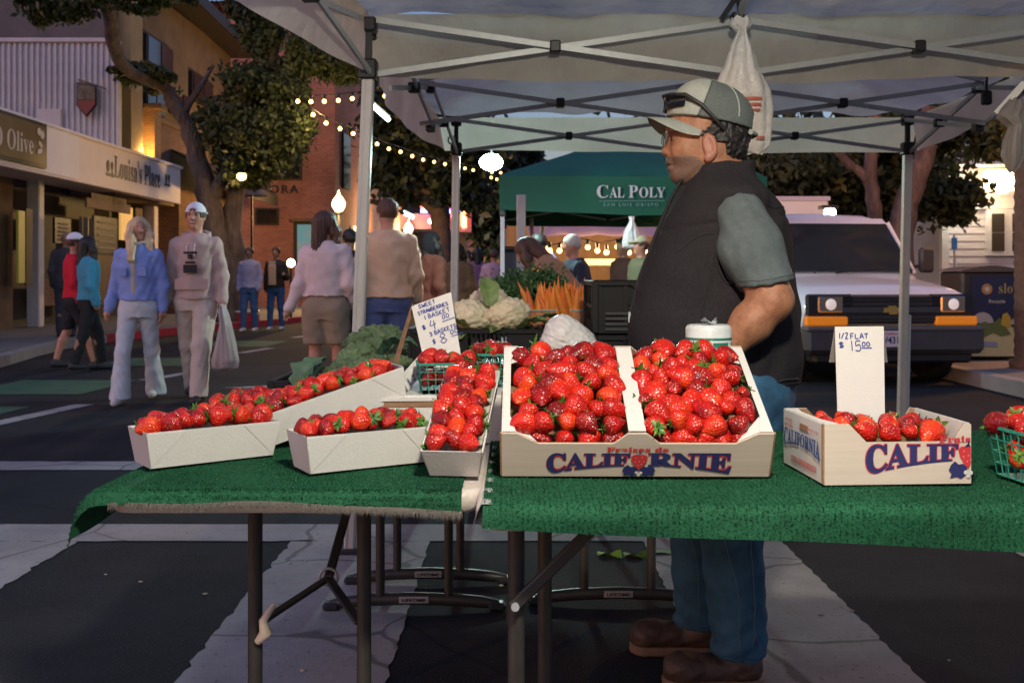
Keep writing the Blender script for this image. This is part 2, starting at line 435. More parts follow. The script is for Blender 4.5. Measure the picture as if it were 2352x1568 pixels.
# ================================================================== SETTING
def surface_mat(name, col, col2, scale, bumps, rough=.85, crack=None, specks=None, spec=.5):
    m = bpy.data.materials.new(name); m.use_nodes = True; nt = m.node_tree; N = nt.nodes; L = nt.links
    b = N['Principled BSDF']; b.inputs['Roughness'].default_value = rough; b.inputs['Specular IOR Level'].default_value = spec
    tc = N.new('ShaderNodeTexCoord')
    n1 = N.new('ShaderNodeTexNoise'); n1.inputs['Scale'].default_value = scale; n1.inputs['Detail'].default_value = 8; n1.inputs['Roughness'].default_value = .7
    L.new(tc.outputs['Object'], n1.inputs['Vector'])
    cr = N.new('ShaderNodeValToRGB'); cr.color_ramp.elements[0].position = .36; cr.color_ramp.elements[1].position = .64
    cr.color_ramp.elements[0].color = (*col2, 1); cr.color_ramp.elements[1].color = (*col, 1); L.new(n1.outputs['Fac'], cr.inputs[0])
    c = cr.outputs[0]
    if specks:
        v = N.new('ShaderNodeTexNoise'); v.inputs['Scale'].default_value = specks[0]; v.inputs['Detail'].default_value = 2
        L.new(tc.outputs['Object'], v.inputs['Vector'])
        r2 = N.new('ShaderNodeValToRGB'); r2.color_ramp.elements[0].position = specks[1]; r2.color_ramp.elements[1].position = specks[1] + .07
        L.new(v.outputs['Fac'], r2.inputs[0])
        mx = N.new('ShaderNodeMix'); mx.data_type = 'RGBA'; L.new(r2.outputs[0], mx.inputs[0]); L.new(c, mx.inputs[6]); mx.inputs[7].default_value = (*specks[2], 1); c = mx.outputs[2]
    if crack:
        dn = N.new('ShaderNodeTexNoise'); dn.inputs['Scale'].default_value = 3; L.new(tc.outputs['Object'], dn.inputs['Vector'])
        mv = N.new('ShaderNodeMix'); mv.data_type = 'RGBA'; mv.inputs[0].default_value = .12; L.new(tc.outputs['Object'], mv.inputs[6]); L.new(dn.outputs['Color'], mv.inputs[7])
        vo = N.new('ShaderNodeTexVoronoi'); vo.feature = 'DISTANCE_TO_EDGE'; vo.inputs['Scale'].default_value = crack[0]; L.new(mv.outputs[2], vo.inputs['Vector'])
        r3 = N.new('ShaderNodeValToRGB'); r3.color_ramp.elements[0].position = crack[1] * .4; r3.color_ramp.elements[1].position = crack[1]
        r3.color_ramp.elements[0].color = (crack[2],) * 3 + (1,); r3.color_ramp.elements[1].color = (1, 1, 1, 1); L.new(vo.outputs[0], r3.inputs[0])
        mm = N.new('ShaderNodeMix'); mm.data_type = 'RGBA'; mm.blend_type = 'MULTIPLY'; mm.inputs[0].default_value = 1; L.new(c, mm.inputs[6]); L.new(r3.outputs[0], mm.inputs[7]); c = mm.outputs[2]
    L.new(c, b.inputs['Base Color'])
    h = N.new('ShaderNodeTexNoise'); h.inputs['Scale'].default_value = bumps[0]; h.inputs['Detail'].default_value = 3; L.new(tc.outputs['Object'], h.inputs['Vector'])
    bp = N.new('ShaderNodeBump'); bp.inputs['Strength'].default_value = bumps[1]; bp.inputs['Distance'].default_value = .006; L.new(h.outputs['Fac'], bp.inputs['Height']); L.new(bp.outputs[0], b.inputs['Normal'])
    return m
M_ASPH = surface_mat('asphalt', (.022, .023, .027), (.009, .010, .012), 1.1, (260, .5), .9, specks=(150, .585, (.042, .043, .048)), crack=(.35, .004, .45), spec=.2)
M_PAINT = surface_mat('worn_road_paint', (.36, .335, .31), (.25, .23, .22), 2.2, (200, .4), .8, crack=(1.3, .010, .45), specks=(46, .645, (.17, .16, .155)))
M_GREEN = surface_mat('green_lane_paint', (.035, .13, .055), (.025, .085, .04), 2.5, (200, .4), .85, specks=(60, .58, (.05, .06, .055)))
M_WALK = surface_mat('sidewalk_concrete', (.20, .18, .165), (.14, .13, .12), 1.0, (120, .3), .85, specks=(30, .62, (.18, .17, .16)))
M_KERB = surface_mat('kerb_concrete', (.30, .28, .26), (.2, .19, .18), 2.0, (90, .3))
M_RED = surface_mat('red_kerb_paint', (.42, .03, .04), (.3, .025, .03), 3.0, (90, .3))

def sheet(name, pts, z, m, parent=None):
    mb = MB(); mb.add([(x, y, z) for x, y in pts], [tuple(range(len(pts)))])
    o = mb.build(name, m, parent, True)
    return o
road = tag(sheet('road', [(-250, -60), (250, -60), (250, 400), (-250, 400)], 0, M_ASPH), kind='structure')
def mk(pts, m=M_PAINT, z=.004, name='road_stripe'):
    rj = random.Random(int(abs(pts[0][0]) * 977 + pts[0][1] * 131)); out = []
    for i, a in enumerate(pts):           # brushed, chipped edges
        b = pts[(i + 1) % len(pts)]; L_ = math.hypot(b[0] - a[0], b[1] - a[1]); n = max(2, min(160, int(L_ / .035))); nx, ny = -(b[1] - a[1]) / L_, (b[0] - a[0]) / L_
        for k in range(n):
            t = k / n; e = 0 if k == 0 else rj.uniform(-.005, .005) + (.018 * rj.random() if rj.random() < .10 else 0)
            out.append((a[0] + (b[0] - a[0]) * t + nx * e, a[1] + (b[1] - a[1]) * t + ny * e))
    return sheet(name, out, z, m, road)
for k in range(-3, 5):                                    # ladder crosswalk under the stall
    x0 = -.955 + 1.52 * k
    mk([(x0, .6), (x0 + .60, .6), (x0 + .60, 4.296), (x0, 4.296)])
mk([(-9, 4.30), (9, 4.30), (9, 4.59), (-9, 4.59)])
mk([(-9, 5.87), (1.2, 5.87), (1.2, 6.14), (-9, 6.14)])
for y0, y1 in ((7.6, 8.85), (10.9, 11.75), (14.7, 15.7), (18.3, 19.3)):   # dashed bike lane
    mk([(-4.10, y0), (-3.93, y0), (-3.72, y1), (-3.89, y1)])
for y0, y1, xs in ((7.7, 8.7, -4.2), (9.6, 10.9, -4.1), (12.6, 13.8, -4.0), (16.0, 17.4, -3.9)):
    mk([(xs - 1.3, y0), (xs - .06, y0), (xs - .06 + .05, y1), (xs - 1.25, y1)], M_GREEN, .004, 'green_lane_patch')
mk([(-2.95, 10.15), (-1.2, 10.05), (-1.2, 10.75), (-2.0, 10.62)])
# left pavement with its kerb
kerb_l = [(-6.2, 6), (-6.25, 9), (-6.35, 12.3), (-6.75, 14.2), (-6.98, 15.6), (-6.92, 17), (-6.6, 18.6), (-6.1, 20.8), (-5.5, 22.6), (-5.05, 24.5), (-4.9, 30), (-4.6, 45), (-4.4, 70)]
pav_l = tag(sheet('pavement_left', kerb_l + [(-16, 70), (-16, 6)], .13, M_WALK), kind='structure')
def kerb(name, pts, w, parent, inner, m, z0=-.02, z1=.136):
    mb = MB()
    for (xa, ya), (xb, yb) in zip(pts, pts[1:]):
        mb.prism([(xa, ya, z0), (xb, yb, z0), (xb + inner * w, yb, z0), (xa + inner * w, ya, z0)], (0, 0, z1 - z0))
    return mb.build(name, m, parent, True, fix=True)
kerb('kerb', kerb_l[:6], .16, pav_l, -1, M_KERB)
kerb('red_kerb', kerb_l[5:11], .16, pav_l, -1, M_RED)
kerb('kerb', kerb_l[10:], .16, pav_l, -1, M_KERB)
pav_r = tag(sheet('pavement_right', [(4.8, 2), (16, 2), (16, 70), (4.8, 70)], .14, M_WALK), kind='structure')
kerb('kerb', [(4.8, 2), (4.8, 70)], .17, pav_r, 1, M_KERB, z1=.146)

# ------------------------------------------------------------------ building materials
M_WHITEP = mat('white_cladding', (.58, .55, .56), .6, noise=(3, .6), col2=(.46, .44, .45))
M_GREYST = mat('grey_stucco', (.15, .135, .14), .9, noise=(2, .6), col2=(.11, .10, .105), bump=(60, .3))
M_TAN = mat('tan_stucco', (.20, .13, .075), .9, noise=(2, .7), col2=(.13, .085, .05), bump=(60, .3))
M_CREAM = mat('cream_fascia', (.80, .69, .70), .7, noise=(2, .5), col2=(.70, .60, .61))
M_CREAM2 = mat('white_fascia', (.82, .77, .80), .7, noise=(2, .5), col2=(.74, .69, .72))
M_DARK = mat('dark_timber', (.035, .028, .024), .6, noise=(8, .8), bump=(30, .2))
M_BROWN = mat('brown_timber', (.12, .07, .04), .6, noise=(10, .8), stretch=(1, 1, .2))
M_GLASSD = mat('dark_window_glass', (.012, .014, .018), .08, spec=.6)
M_BLACK = mat('black_paint', (.012, .012, .013), .5)
M_INK = mat('black_letter_paint', (.015, .014, .016), .6)
M_WHITE = mat('white_paint', (.72, .71, .70), .5, noise=(4, .4), col2=(.64, .63, .62))
M_TILE = mat('terracotta', (.26, .075, .06), .8, noise=(3, .8), col2=(.16, .045, .045))
def brick_mat(name, c1, c2, mortar, scale):
    m = bpy.data.materials.new(name); m.use_nodes = True; N = m.node_tree.nodes; L = m.node_tree.links; b = N['Principled BSDF']
    tc = N.new('ShaderNodeTexCoord'); sx = N.new('ShaderNodeSeparateXYZ'); cx = N.new('ShaderNodeCombineXYZ'); ad = N.new('ShaderNodeMath')
    L.new(tc.outputs['Object'], sx.inputs[0]); L.new(sx.outputs[0], ad.inputs[0]); L.new(sx.outputs[1], ad.inputs[1]); L.new(ad.outputs[0], cx.inputs[0]); L.new(sx.outputs[2], cx.inputs[1])
    br = N.new('ShaderNodeTexBrick'); br.inputs['Color1'].default_value = (*c1, 1); br.inputs['Color2'].default_value = (*c2, 1); br.inputs['Mortar'].default_value = (*mortar, 1)
    br.inputs['Scale'].default_value = scale; br.inputs['Mortar Size'].default_value = .012; br.inputs['Brick Width'].default_value = .44; br.inputs['Row Height'].default_value = .15
    L.new(cx.outputs[0], br.inputs['Vector'])
    nz = N.new('ShaderNodeTexNoise'); nz.inputs['Scale'].default_value = .8; nz.inputs['Detail'].default_value = 6; L.new(tc.outputs['Object'], nz.inputs['Vector'])
    mx = N.new('ShaderNodeMix'); mx.data_type = 'RGBA'; mx.blend_type = 'OVERLAY'; mx.inputs[0].default_value = .55; L.new(br.outputs['Color'], mx.inputs[6]); L.new(nz.outputs['Fac'], mx.inputs[7])
    L.new(mx.outputs[2], b.inputs['Base Color']); b.inputs['Roughness'].default_value = .9
    bp = N.new('ShaderNodeBump'); bp.inputs['Distance'].default_value = .01; bp.inputs['Strength'].default_value = .5; bp.invert = True; L.new(br.outputs['Fac'], bp.inputs['Height']); L.new(bp.outputs[0], b.inputs['Normal'])
    return m
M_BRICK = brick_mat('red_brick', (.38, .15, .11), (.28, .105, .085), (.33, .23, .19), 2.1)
M_BRICK2 = brick_mat('brown_brick', (.20, .10, .06), (.14, .07, .045), (.2, .15, .11), 2.3)

def FX(u, v, x):
    """point of the print on a street-side wall plane of constant x"""
    return P(u, v, x * FPX / (u - CU))
def wallrect(mb, x, y0, y1, z0, z1, t=.06, mi=0):
    mb.box((x, (y0 + y1) / 2, (z0 + z1) / 2), (t, abs(y1 - y0), z1 - z0), mi=mi)

# ------------------------------------------------------------------ shop with the long fascia
shop = thing('shop_building', 'cream shop front with long overhanging fascia reading Louisa\'s Place beside the pavement', 'shop', (-9.6, 22, .13))
XF = -9.55
mb = MB()
mb.box((-11.4, 15.0, 2.0), (3.6, 8.3, 3.8)); mb.build('side_wall', M_TAN, shop, True)
mb = MB(); mb.box((-11.6, 23.8, 2.0), (3.3, 9.2, 3.8)); mb.build('wall', M_DARK, shop, True)
mb = MB(); mb.box((-9.36, 19.55, 1.68), (.26, .22, 3.1), bev=.02); mb.build('post', M_WHITEP, shop, True)
mb = MB(); mb.box((-9.4, 25.9, 1.63), (.3, .3, 3.0), bev=.02); mb.build('post', M_CREAM, shop, True)
mb = MB(); mb.box((-9.0, 20.6, 3.43), (1.08, 9.6, .86)); mb.build('fascia', M_CREAM, shop, True)
mb = MB(); mb.box((-8.452, 17.6, 3.43), (.03, 3.6, .84)); mb.build('white_fascia_panel', M_CREAM2, shop, True)
mb = MB(); mb.box((-8.46, 20.6, 3.885), (.12, 9.7, .07), bev=.02); mb.build('fascia_trim', M_CREAM2, shop, True)
mb = MB(); mb.box((-8.50, 20.6, 2.985), (.10, 9.65, .05), bev=.015); mb.build('fascia_trim', M_CREAM, shop, True)
FFR = lambda y, z: ((-8.456, y, z), (0, 1, 0), (0, 0, 1))
lettering('sign_lettering', bold_serif("Louisa's Place"), 2.75, .50, FFR(22.55, 3.47), M_INK, shop, .010, spacing=1.04, lift=.004)
def cup(y, z, s):        # the little painted figures at the ends of the name
    mb = MB(); mb.ball((-8.456, y, z + .10 * s), (.006, .07 * s, .10 * s)); mb.ball((-8.455, y + .16 * s, z + .12 * s), (.006, .06 * s, .07 * s))
    mb.box((-8.454, y + .08 * s, z - .03 * s), (.006, .34 * s, .05 * s)); mb.box((-8.453, y + .16 * s, z + .0 * s), (.006, .04 * s, .14 * s)); mb.build('painted_figure', M_INK, shop, True)
cup(20.85, 3.30, 1.3); cup(24.35, 3.40, 1.2)
# things under the canopy: boards, panels, door bays
def bay(u0, u1, v0, v1, m, name, dx=.03, x=XF, t=.05):
    a = FX(u0, v1, x); b = FX(u1, v0, x); zt = FX((u0 + u1) / 2, v0, x).z; zb = FX((u0 + u1) / 2, v1, x).z
    q = MB(); q.box((x + dx, (a.y + b.y) / 2, (zt + zb) / 2), (t, abs(b.y - a.y), zt - zb), bev=.008)
    return q.build(name, m, shop, True)
M_WARMWIN = mat('warm_lit_window', (.5, .3, .1), .5, emit=((1.0, .55, .16), .2), noise=(3, .8), col2=(.2, .1, .03))
M_YELLOWWIN = mat('yellow_lit_window', (.25, .22, .05), .5, emit=((.75, .62, .10), .02))
bay(0, 16, 484, 650, M_YELLOWWIN, 'lit_window', .32, XF + .0)
bay(18, 34, 478, 655, M_DARK, 'window_frame', .32)
bay(272, 300, 475, 552, M_WARMWIN, 'lit_window'); bay(306, 326, 478, 640, M_BROWN, 'door'); bay(330, 344, 482, 640, M_WARMWIN, 'lit_window')
bay(348, 372, 480, 690, M_GLASSD, 'door'); bay(62, 84, 505, 640, M_GLASSD, 'window'); bay(96, 190, 640, 700, M_BRICK2, 'brick_base'); bay(200, 262, 585, 700, M_BROWN, 'wood_panel')
bay(66, 82, 530, 580, mat('pale_blue_poster', (.15, .38, .48), .6), 'poster', .08)
for i, (u0, u1, v0, v1) in enumerate(((203, 258, 498, 582), (112, 150, 500, 560))):
    bd = bay(u0, u1, v0, v1, M_BLACK, 'menu_board', .10)
    for k in range(5):
        vv = v0 + 12 + k * (v1 - v0 - 18) / 4.6
        bay(u0 + 8, u1 - 8, vv, vv + 4.5, mat('chalk_white', (.32, .27, .25), .8), 'chalk_line', .14, t=.01)
hs = bay(137, 244, 462, 484, mat('weathered_board', (.26, .18, .14), .8, noise=(12, .8)), 'hanging_board', .55)
hs2 = bay(150, 234, 450, 464, mat('weathered_board', (.3, .2, .15), .8), 'hanging_board', .55)
a = FX(190, 468, XF); lettering('sign_lettering', bold_serif("Louisa's Place"), 1.9, .13, ((XF + .59, FX(190, 468, XF).y, FX(190, 458, XF).z), (0, 1, 0), (0, 0, 1)), M_INK, shop)
gar = thing('hanging_garments', 'black garments with white bands hanging at the shop entrance', 'clothes', (-8.9, 20.6, 1.2))
q = MB(); q.grid(lambda a, b: (-8.85 + .05 * math.sin(a * 14), 20.35 + .62 * a, 2.35 - 1.35 * b), 12, 10); q.build('cloth', M_BLACK, gar, True)
for z in (1.92, 1.78, 1.44, 1.30):
    q = MB(); q.grid(lambda a, b: (-8.838 + .05 * math.sin(a * 14), 20.42 + .45 * a, z - .06 * b), 12, 2); q.build('white_band', M_CREAM2, gar, True)
# olive shop board on the fascia
ol = thing('shop_sign', 'brown framed shop sign with pale O Olive lettering on the fascia', 'sign', (-8.43, 16.9, 3.0))
q = MB(); q.box((-8.40, 16.75, 3.46), (.05, 2.35, .80)); q.build('frame', M_BLACK, ol, True)
q = MB(); q.box((-8.372, 16.75, 3.46), (.02, 2.21, .68)); q.build('board', mat('olive_gold_board', (.17, .10, .035), .5, noise=(3, .5)), ol, True)
M_PALE = mat('pale_lettering', (.62, .55, .45), .6)
lettering('sign_lettering', bold_serif('O Olive'), 1.35, .34, ((-8.36, 16.72, 3.42), (0, 1, 0), (0, 0, 1)), M_PALE, ol)
q = MB()
for k, (dy, dz, ln) in enumerate(((.18, .16, .16), (-.02, .20, .14), (.06, -.02, .16), (.02, -.14, .2))):
    q.ball((-8.352, 17.60 + dy * .6, 3.48 + dz), (.008, .05 + .03 * (k < 2), ln * .5), M=Euler((R(-40 + 50 * k), 0, 0)).to_matrix())
q.build('olive_branch', M_PALE, ol, True)

# ------------------------------------------------------------------ upper corrugated wall and the two-storey house behind
cw = thing('corrugated_parapet', 'pale lavender ribbed metal parapet above the shop fascia', 'parapet', (-10, 21.4, 3.8))
mb = MB(); mb.box((-11.0, 21.6, 5.05), (4.9, .10, 2.3)); mb.build('backing', M_WHITEP, cw, True)
rib = MB(); rib.prism([(-.036, 0, -1.13), (-.022, -.045, -1.13), (.022, -.045, -1.13), (.036, 0, -1.13)], (0, 0, 2.26)); ribm = rib.mesh('rib', M_WHITEP)
for k in range(34): link('rib', ribm, cw, True, loc=(-8.62 - k * .125, 21.55, 5.03))
mb = MB(); mb.box((-11.0, 21.55, 6.22), (4.95, .18, .10), bev=.02); mb.build('top_rail', M_WHITEP, cw, True)
mb = MB(); mb.box((-8.53, 21.6, 5.05), (.06, .16, 2.36)); mb.build('corner_trim', M_WHITEP, cw, True)
mb = MB(); mb.box((-9.98, 21.48, 4.5), (.52, .10, .46)); mb.build('blank_panel', M_WHITEP, cw, True)
sh = thing('shield_sign', 'dark shield shaped shop sign with red lower half hung on the parapet', 'sign', (-9.1, 21.3, 4.4))
def shield(sc, y, z0, z1, m, name):
    full = [(-.22, .36), (.22, .30), (.22, -.14), (0, -.40), (-.22, -.14)]
    pts = []
    n = len(full)
    for i in range(n):       # clip the pentagon between z0 and z1
        a, b = full[i], full[(i + 1) % n]
        for zc in (z0, z1):
            pass
        pts.append(a)
    def clip(poly, zc, keep_above):
        out = []
        for i in range(len(poly)):
            a, b = poly[i], poly[(i + 1) % len(poly)]
            ia = (a[1] >= zc) == keep_above; ib = (b[1] >= zc) == keep_above
            if ia: out.append(a)
            if ia != ib:
                t = (zc - a[1]) / (b[1] - a[1]); out.append((a[0] + (b[0] - a[0]) * t, zc))
        return out
    pts = clip(clip(pts, z0, True), z1, False)
    q = MB(); q.prism([(-9.13 + p[0] * sc, y, 4.93 + p[1] * sc) for p in pts], (0, .02, 0)); q.build(name, m, sh, True, fix=True)
shield(1.0, 21.36, -9, 9, M_BLACK, 'panel'); shield(.88, 21.33, -.02, 9, mat('shield_tan', (.16, .13, .085), .6, noise=(9, .9), col2=(.05, .05, .035)), 'tan_field'); shield(.88, 21.33, -9, -.03, mat('shield_red', (.18, .035, .025), .6), 'red_field')
q = MB(); q.tube([(-9.35, 21.45, 5.36), (-8.72, 21.36, 5.15)], .018); q.build('bracket', M_BROWN, sh, True)

b2 = thing('brick_house', 'two storey tan and brick house with dark eaves behind the street tree', 'building', (-9.5, 26, 0))
mb = MB(); mb.box((-12.6, 22.35, 6.6), (7.4, .3, 6.2)); mb.build('grey_wall', M_GREYST, b2, True)
mb = MB(); mb.box((-9.4, 26.9, 5.55), (1.0, 9.2, 5.2)); mb.build('stucco_wall', M_TAN, b2, True)
mb = MB(); mb.box((-9.3, 28.9, 2.55), (1.0, 5.2, 4.9)); mb.build('brick_wall', M_BRICK2, b2, True)
mb = MB(); mb.box((-9.3, 24.38, 4.46), (1.0, 3.8, 1.06)); mb.build('brick_wall', M_BRICK2, b2, True)
mb = MB(); mb.box((-8.88, 27.0, 5.02), (.3, 9.06, .14), bev=.02); mb.build('string_course', M_TAN, b2, True)
mb = MB(); mb.prism([(-8.2, 22.3, 8.35), (-8.2, 31.7, 8.05), (-9.9, 31.7, 8.05), (-9.9, 22.3, 8.35)], (0, 0, .22)); mb.prism([(-8.15, 22.2, 8.36), (-8.15, 31.8, 8.06), (-8.3, 31.8, 8.06), (-8.3, 22.2, 8.36)], (0, 0, .32)); mb.build('eaves', M_DARK, b2, True, fix=True)
mb = MB(); mb.box((-8.72, 22.75, 6.1), (.3, .7, 4.2)); mb.build('corner_pier', mat('tan_pier', (.34, .25, .13), .8, noise=(2, .6)), b2, True)
def win2(u0, u1, v0, v1, x=-8.86):
    a = FX(u0, v1, x); b = FX(u1, v0, x); um = (u0 + u1) / 2
    zt = FX(um, v0, x).z; zb = FX(um, v1, x).z; yc = (a.y + b.y) / 2; w = abs(b.y - a.y)
    q = MB(); q.box((x + .02, yc, (zt + zb) / 2), (.10, w, zt - zb)); f = q.build('window', M_DARK, b2, True)
    for s in (-1, 1):
        q = MB(); q.box((x + .075, yc + s * w * .245, (zt + zb) / 2), (.03, w * .42, (zt - zb) * .9)); q.build('pane', M_GLASSD, f, True)
win2(330, 392, 96, 158); win2(436, 484, 178, 240); win2(330, 372, 205, 262, -8.78); win2(395, 430, 215, 270, -8.78)
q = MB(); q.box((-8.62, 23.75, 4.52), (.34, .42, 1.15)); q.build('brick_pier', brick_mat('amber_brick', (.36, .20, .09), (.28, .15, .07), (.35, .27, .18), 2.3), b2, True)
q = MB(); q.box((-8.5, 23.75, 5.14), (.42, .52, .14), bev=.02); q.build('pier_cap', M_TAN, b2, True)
aw = thing('dark_awning', 'dark sloping awning projecting from the brick house behind the tree trunk', 'awning', (-8, 27, 3))
q = MB(); q.prism([(-8.8, 25.7, 4.35), (-8.8, 31.4, 4.35), (-7.4, 31.4, 3.62), (-7.4, 25.7, 3.62)], (0, 0, .06)); q.build('cover', mat('awning_cloth', (.05, .042, .035), .85, noise=(4, .6)), aw, True, fix=True)
q = MB(); q.box((-7.4, 28.55, 3.48), (.04, 5.7, .3)); q.build('valance', mat('awning_cloth', (.05, .042, .035)), aw, True)
q = MB(); q.prism([(-8.8, 25.68, 4.35), (-7.4, 25.68, 3.62), (-7.4, 25.68, 3.35), (-8.8, 25.68, 3.35)], (0, .02, 0)); q.build('side_cheek', mat('awning_cloth_lit', (.20, .16, .06), .85), aw, True, fix=True)  # same dark cloth; the olive light on this cheek is put into its colour

# ------------------------------------------------------------------ house with terracotta roof far back
b3 = thing('tiled_roof_house', 'pale house with red terracotta tile roof rising behind the brick house', 'building', (-13, 50, 0))
mb = MB(); mb.box((-13.2, 52, 7), (9.4, 4, 14)); mb.build('wall', M_WHITEP, b3, True)
mb = MB(); mb.box((-13.2, 49.85, 13.75), (9.7, .3, .35)); mb.build('cornice', M_WHITE, b3, True)
tl = MB(); tl.lathe([(.10, -.75), (.12, .75)], 8, M=Euler((R(62), 0, 0)).to_matrix()); tlm = tl.mesh('roof_tile', M_TILE)
rf = MB(); rf.prism([(-18.4, 49.5, 13.95), (-8.1, 49.5, 13.95), (-8.1, 51, 14.7), (-18.4, 51, 14.7)], (0, 0, .08)); rfo = rf.build('roof', M_TILE, b3, True, fix=True)
for k in range(46): link('roof_tile', tlm, rfo, True, loc=(-18.3 + k * .225, 50.2, 14.37))
for u0 in (455, 520, 580, 632):
    p = P(u0, 110, 49.9); q = MB(); q.box((p.x, 49.96, p.z), (.8, .12, 1.7)); q.build('window', M_GLASSD, b3, True)
M_BULBW = lamp_mat('cool_bulb', (.75, 1.0, .85), 9)
gl = thing('roof_light_string', 'row of small cool white lights along the pale far house', 'string lights', P(610, 168, 48))
q = MB(); q.tube([P(495, 166, 48), P(610, 169, 48), P(735, 165, 48)], .01, 6); q.build('cable', M_BLACK, gl, True)
bm_ = MB(); bm_.ball((0, 0, 0), .065, 8, 6); bulbw = bm_.mesh('bulb', M_BULBW)
for u in (508, 520, 533, 546, 660, 672, 684, 697, 710, 722): link('bulb', bulbw, gl, True, loc=P(u, 168, 48))

# ------------------------------------------------------------------ brick building with HORA lettering
b4 = thing('brick_building', 'red brick corner building with dark letters HORA and small dark windows', 'building', (-8, 34, 0))
mb = MB(); mb.add([(-12, 33, 0), (-5.87, 33, 0), (-5.87, 33, 9.6), (-12, 33, 9.6), (-4.0, 62, 0), (-4.0, 62, 9.6), (-12, 62, 0), (-12, 62, 9.6)],
                  [(0, 1, 2, 3), (1, 4, 5, 2), (4, 6, 7, 5), (6, 0, 3, 7), (3, 2, 5, 7)]); mb.build('wall', M_BRICK, b4, True)
def win4(u0, u1, v0, v1, name='window', m=M_GLASSD, y=33, t=.1):
    a = P(u0, v1, y); b = P(u1, v0, y); c = (a + b) / 2
    q = MB(); q.box((c.x, y - .02, c.z), (b.x - a.x + .12, t, b.z - a.z + .12)); f = q.build(name + '_frame' if name == 'window' else name, M_DARK, b4, True)
    if name == 'window':
        for s in (-1, 1):
            q = MB(); q.box((c.x + s * (b.x - a.x) * .25, y - .05, c.z), ((b.x - a.x) * .46, t, b.z - a.z)); q.build('pane', m, f, True)
    return f
win4(608, 690, 318, 410); win4(592, 637, 482, 513); win4(660, 690, 300, 330, m=M_CREAM2)
pf = win4(680, 722, 512, 602, 'poster_case')
a = P(684, 598, 33); b = P(718, 516, 33)
q = MB(); q.box(((a.x + b.x) / 2, 32.91, (a.z + b.z) / 2), (b.x - a.x, .02, b.z - a.z)); q.build('poster', mat('teal_poster', (.12, .35, .46), .5, noise=(2.5, .9), col2=(.28, .3, .26), emit=((.2, .5, .6), .08)), pf, True)
q = MB(); q.box((P(700, 505, 33).x, 32.85, P(700, 506, 33).z), (.8, .2, .10)); q.build('ledge', M_TAN, b4, True)
lettering('wall_lettering', 'HORA', P(687, 0, 33).x - P(598, 0, 33).x, P(0, 426, 33).z - P(0, 445, 33).z, (P(642, 435, 32.95), (1, 0, 0), (0, 0, 1)), M_INK, b4, bold=.02, spacing=1.3, lift=.03)
for t, zb, zt in ((.05, 4.1, 6.0), (.16, 4.2, 6.0), (.30, 4.2, 6.0), (.46, 4.2, 6.0)):     # side windows along the street
    px = -5.87 + 1.87 * t; py = 33 + 29 * t
    q = MB(); q.box((px + .02, py, (zb + zt) / 2), (.12, 1.0, zt - zb), rot=(0, 0, R(-3.7))); q.build('side_window', M_GLASSD, b4, True)
for t in (.12, .25, .38):
    px = -5.87 + 1.87 * t; py = 33 + 29 * t
    q = MB(); q.box((px + .02, py, 1.6), (.16, 2.2, 2.6), rot=(0, 0, R(-3.7))); q.build('shop_window', mat('amber_shop_window', (.4, .25, .1), .4, emit=((1, .55, .2), .25)), b4, True)
um = thing('market_umbrella', 'grey shop umbrella tipped beside the brick building', 'umbrella', P(600, 640, 26))
q = MB(); q.lathe([(.42, 0), (.22, .22), (.02, .44)], 8, c=P(578, 450, 26), smooth=False); q.build('canopy', mat('grey_canvas', (.22, .17, .15), .9), um, True)
q = MB(); q.tube([P(578, 690, 26), P(578, 410, 26)], .03); q.build('pole', M_BLACK, um, True)

# ------------------------------------------------------------------ far shop with neon signs
b5 = thing('neon_theatre', 'far cream corner shop with neon signs at the end of the street', 'shop', (-3, 48, 0))
mb = MB(); mb.box((-5.3, 52, 4.2), (6.0, 4, 8.4)); mb.build('wall', mat('cream_lit_wall', (.45, .33, .24), .8, noise=(1.5, .6)), b5, True)
mb = MB(); mb.box((-3.6, 47.6, 3.6), (3.0, 4.6, .7)); mb.build('canopy', mat('purple_canopy', (.20, .10, .16), .7), b5, True)
for x0 in (-4.3, -3.2):
    q = MB(); q.box((x0, 49.97, 1.3), (.9, .08, 2.3)); f = q.build('door', M_WHITE, b5, True)
    q = MB(); q.box((x0, 49.92, 1.4), (.62, .06, 1.7)); q.build('pane', mat('pale_lit_glass', (.4, .38, .33), .3, emit=((1, .85, .6), .5)), f, True)
M_NRED = lamp_mat('red_neon', (1, .05, .03), 3.2); M_NBLUE = lamp_mat('blue_neon', (.03, .16, 1), 3); M_NPINK = lamp_mat('pink_neon', (1, .10, .30), 3); M_NYEL = lamp_mat('amber_neon', (1, .42, .05), 3.2); M_NWHITE = lamp_mat('white_neon', (.8, .95, 1), 1.2)
def neon(name, pts, m, parent, r=.075, d=45):
    q = MB(); q.tube([P(u, v, d) for u, v in pts], r, 8); return q.build(name, m, parent, True)
n1 = thing('neon_sign', 'red and blue neon arc sign on the far shop canopy', 'neon sign', P(1000, 490, 45.2))
q = MB(); q.box(P(1003, 474, 45.25), (1.5, .1, .45)); q.build('back_board', mat('purple_canopy', (.2, .1, .16)), n1, True)
neon('red_tube', [(968, 479), (980, 472), (1010, 470), (1018, 465), (1034, 465)], M_NRED, n1, .10); neon('amber_tube', [(976, 476), (1006, 474), (1022, 469), (1034, 470)], M_NYEL, n1, .045, 44.9); neon('blue_tube', [(967, 484), (987, 484)], M_NBLUE, n1, .09); neon('blue_tube', [(1028, 485), (1034, 485)], M_NBLUE, n1, .1)
n2 = thing('neon_blade_sign', 'vertical red pink and blue neon letters of the far theatre', 'neon sign', P(1060, 560, 45.2))
q = MB(); q.box(P(1059, 498, 45.3), (.95, .16, 1.4)); q.build('back_board', mat('purple_canopy', (.2, .1, .16)), n2, True)
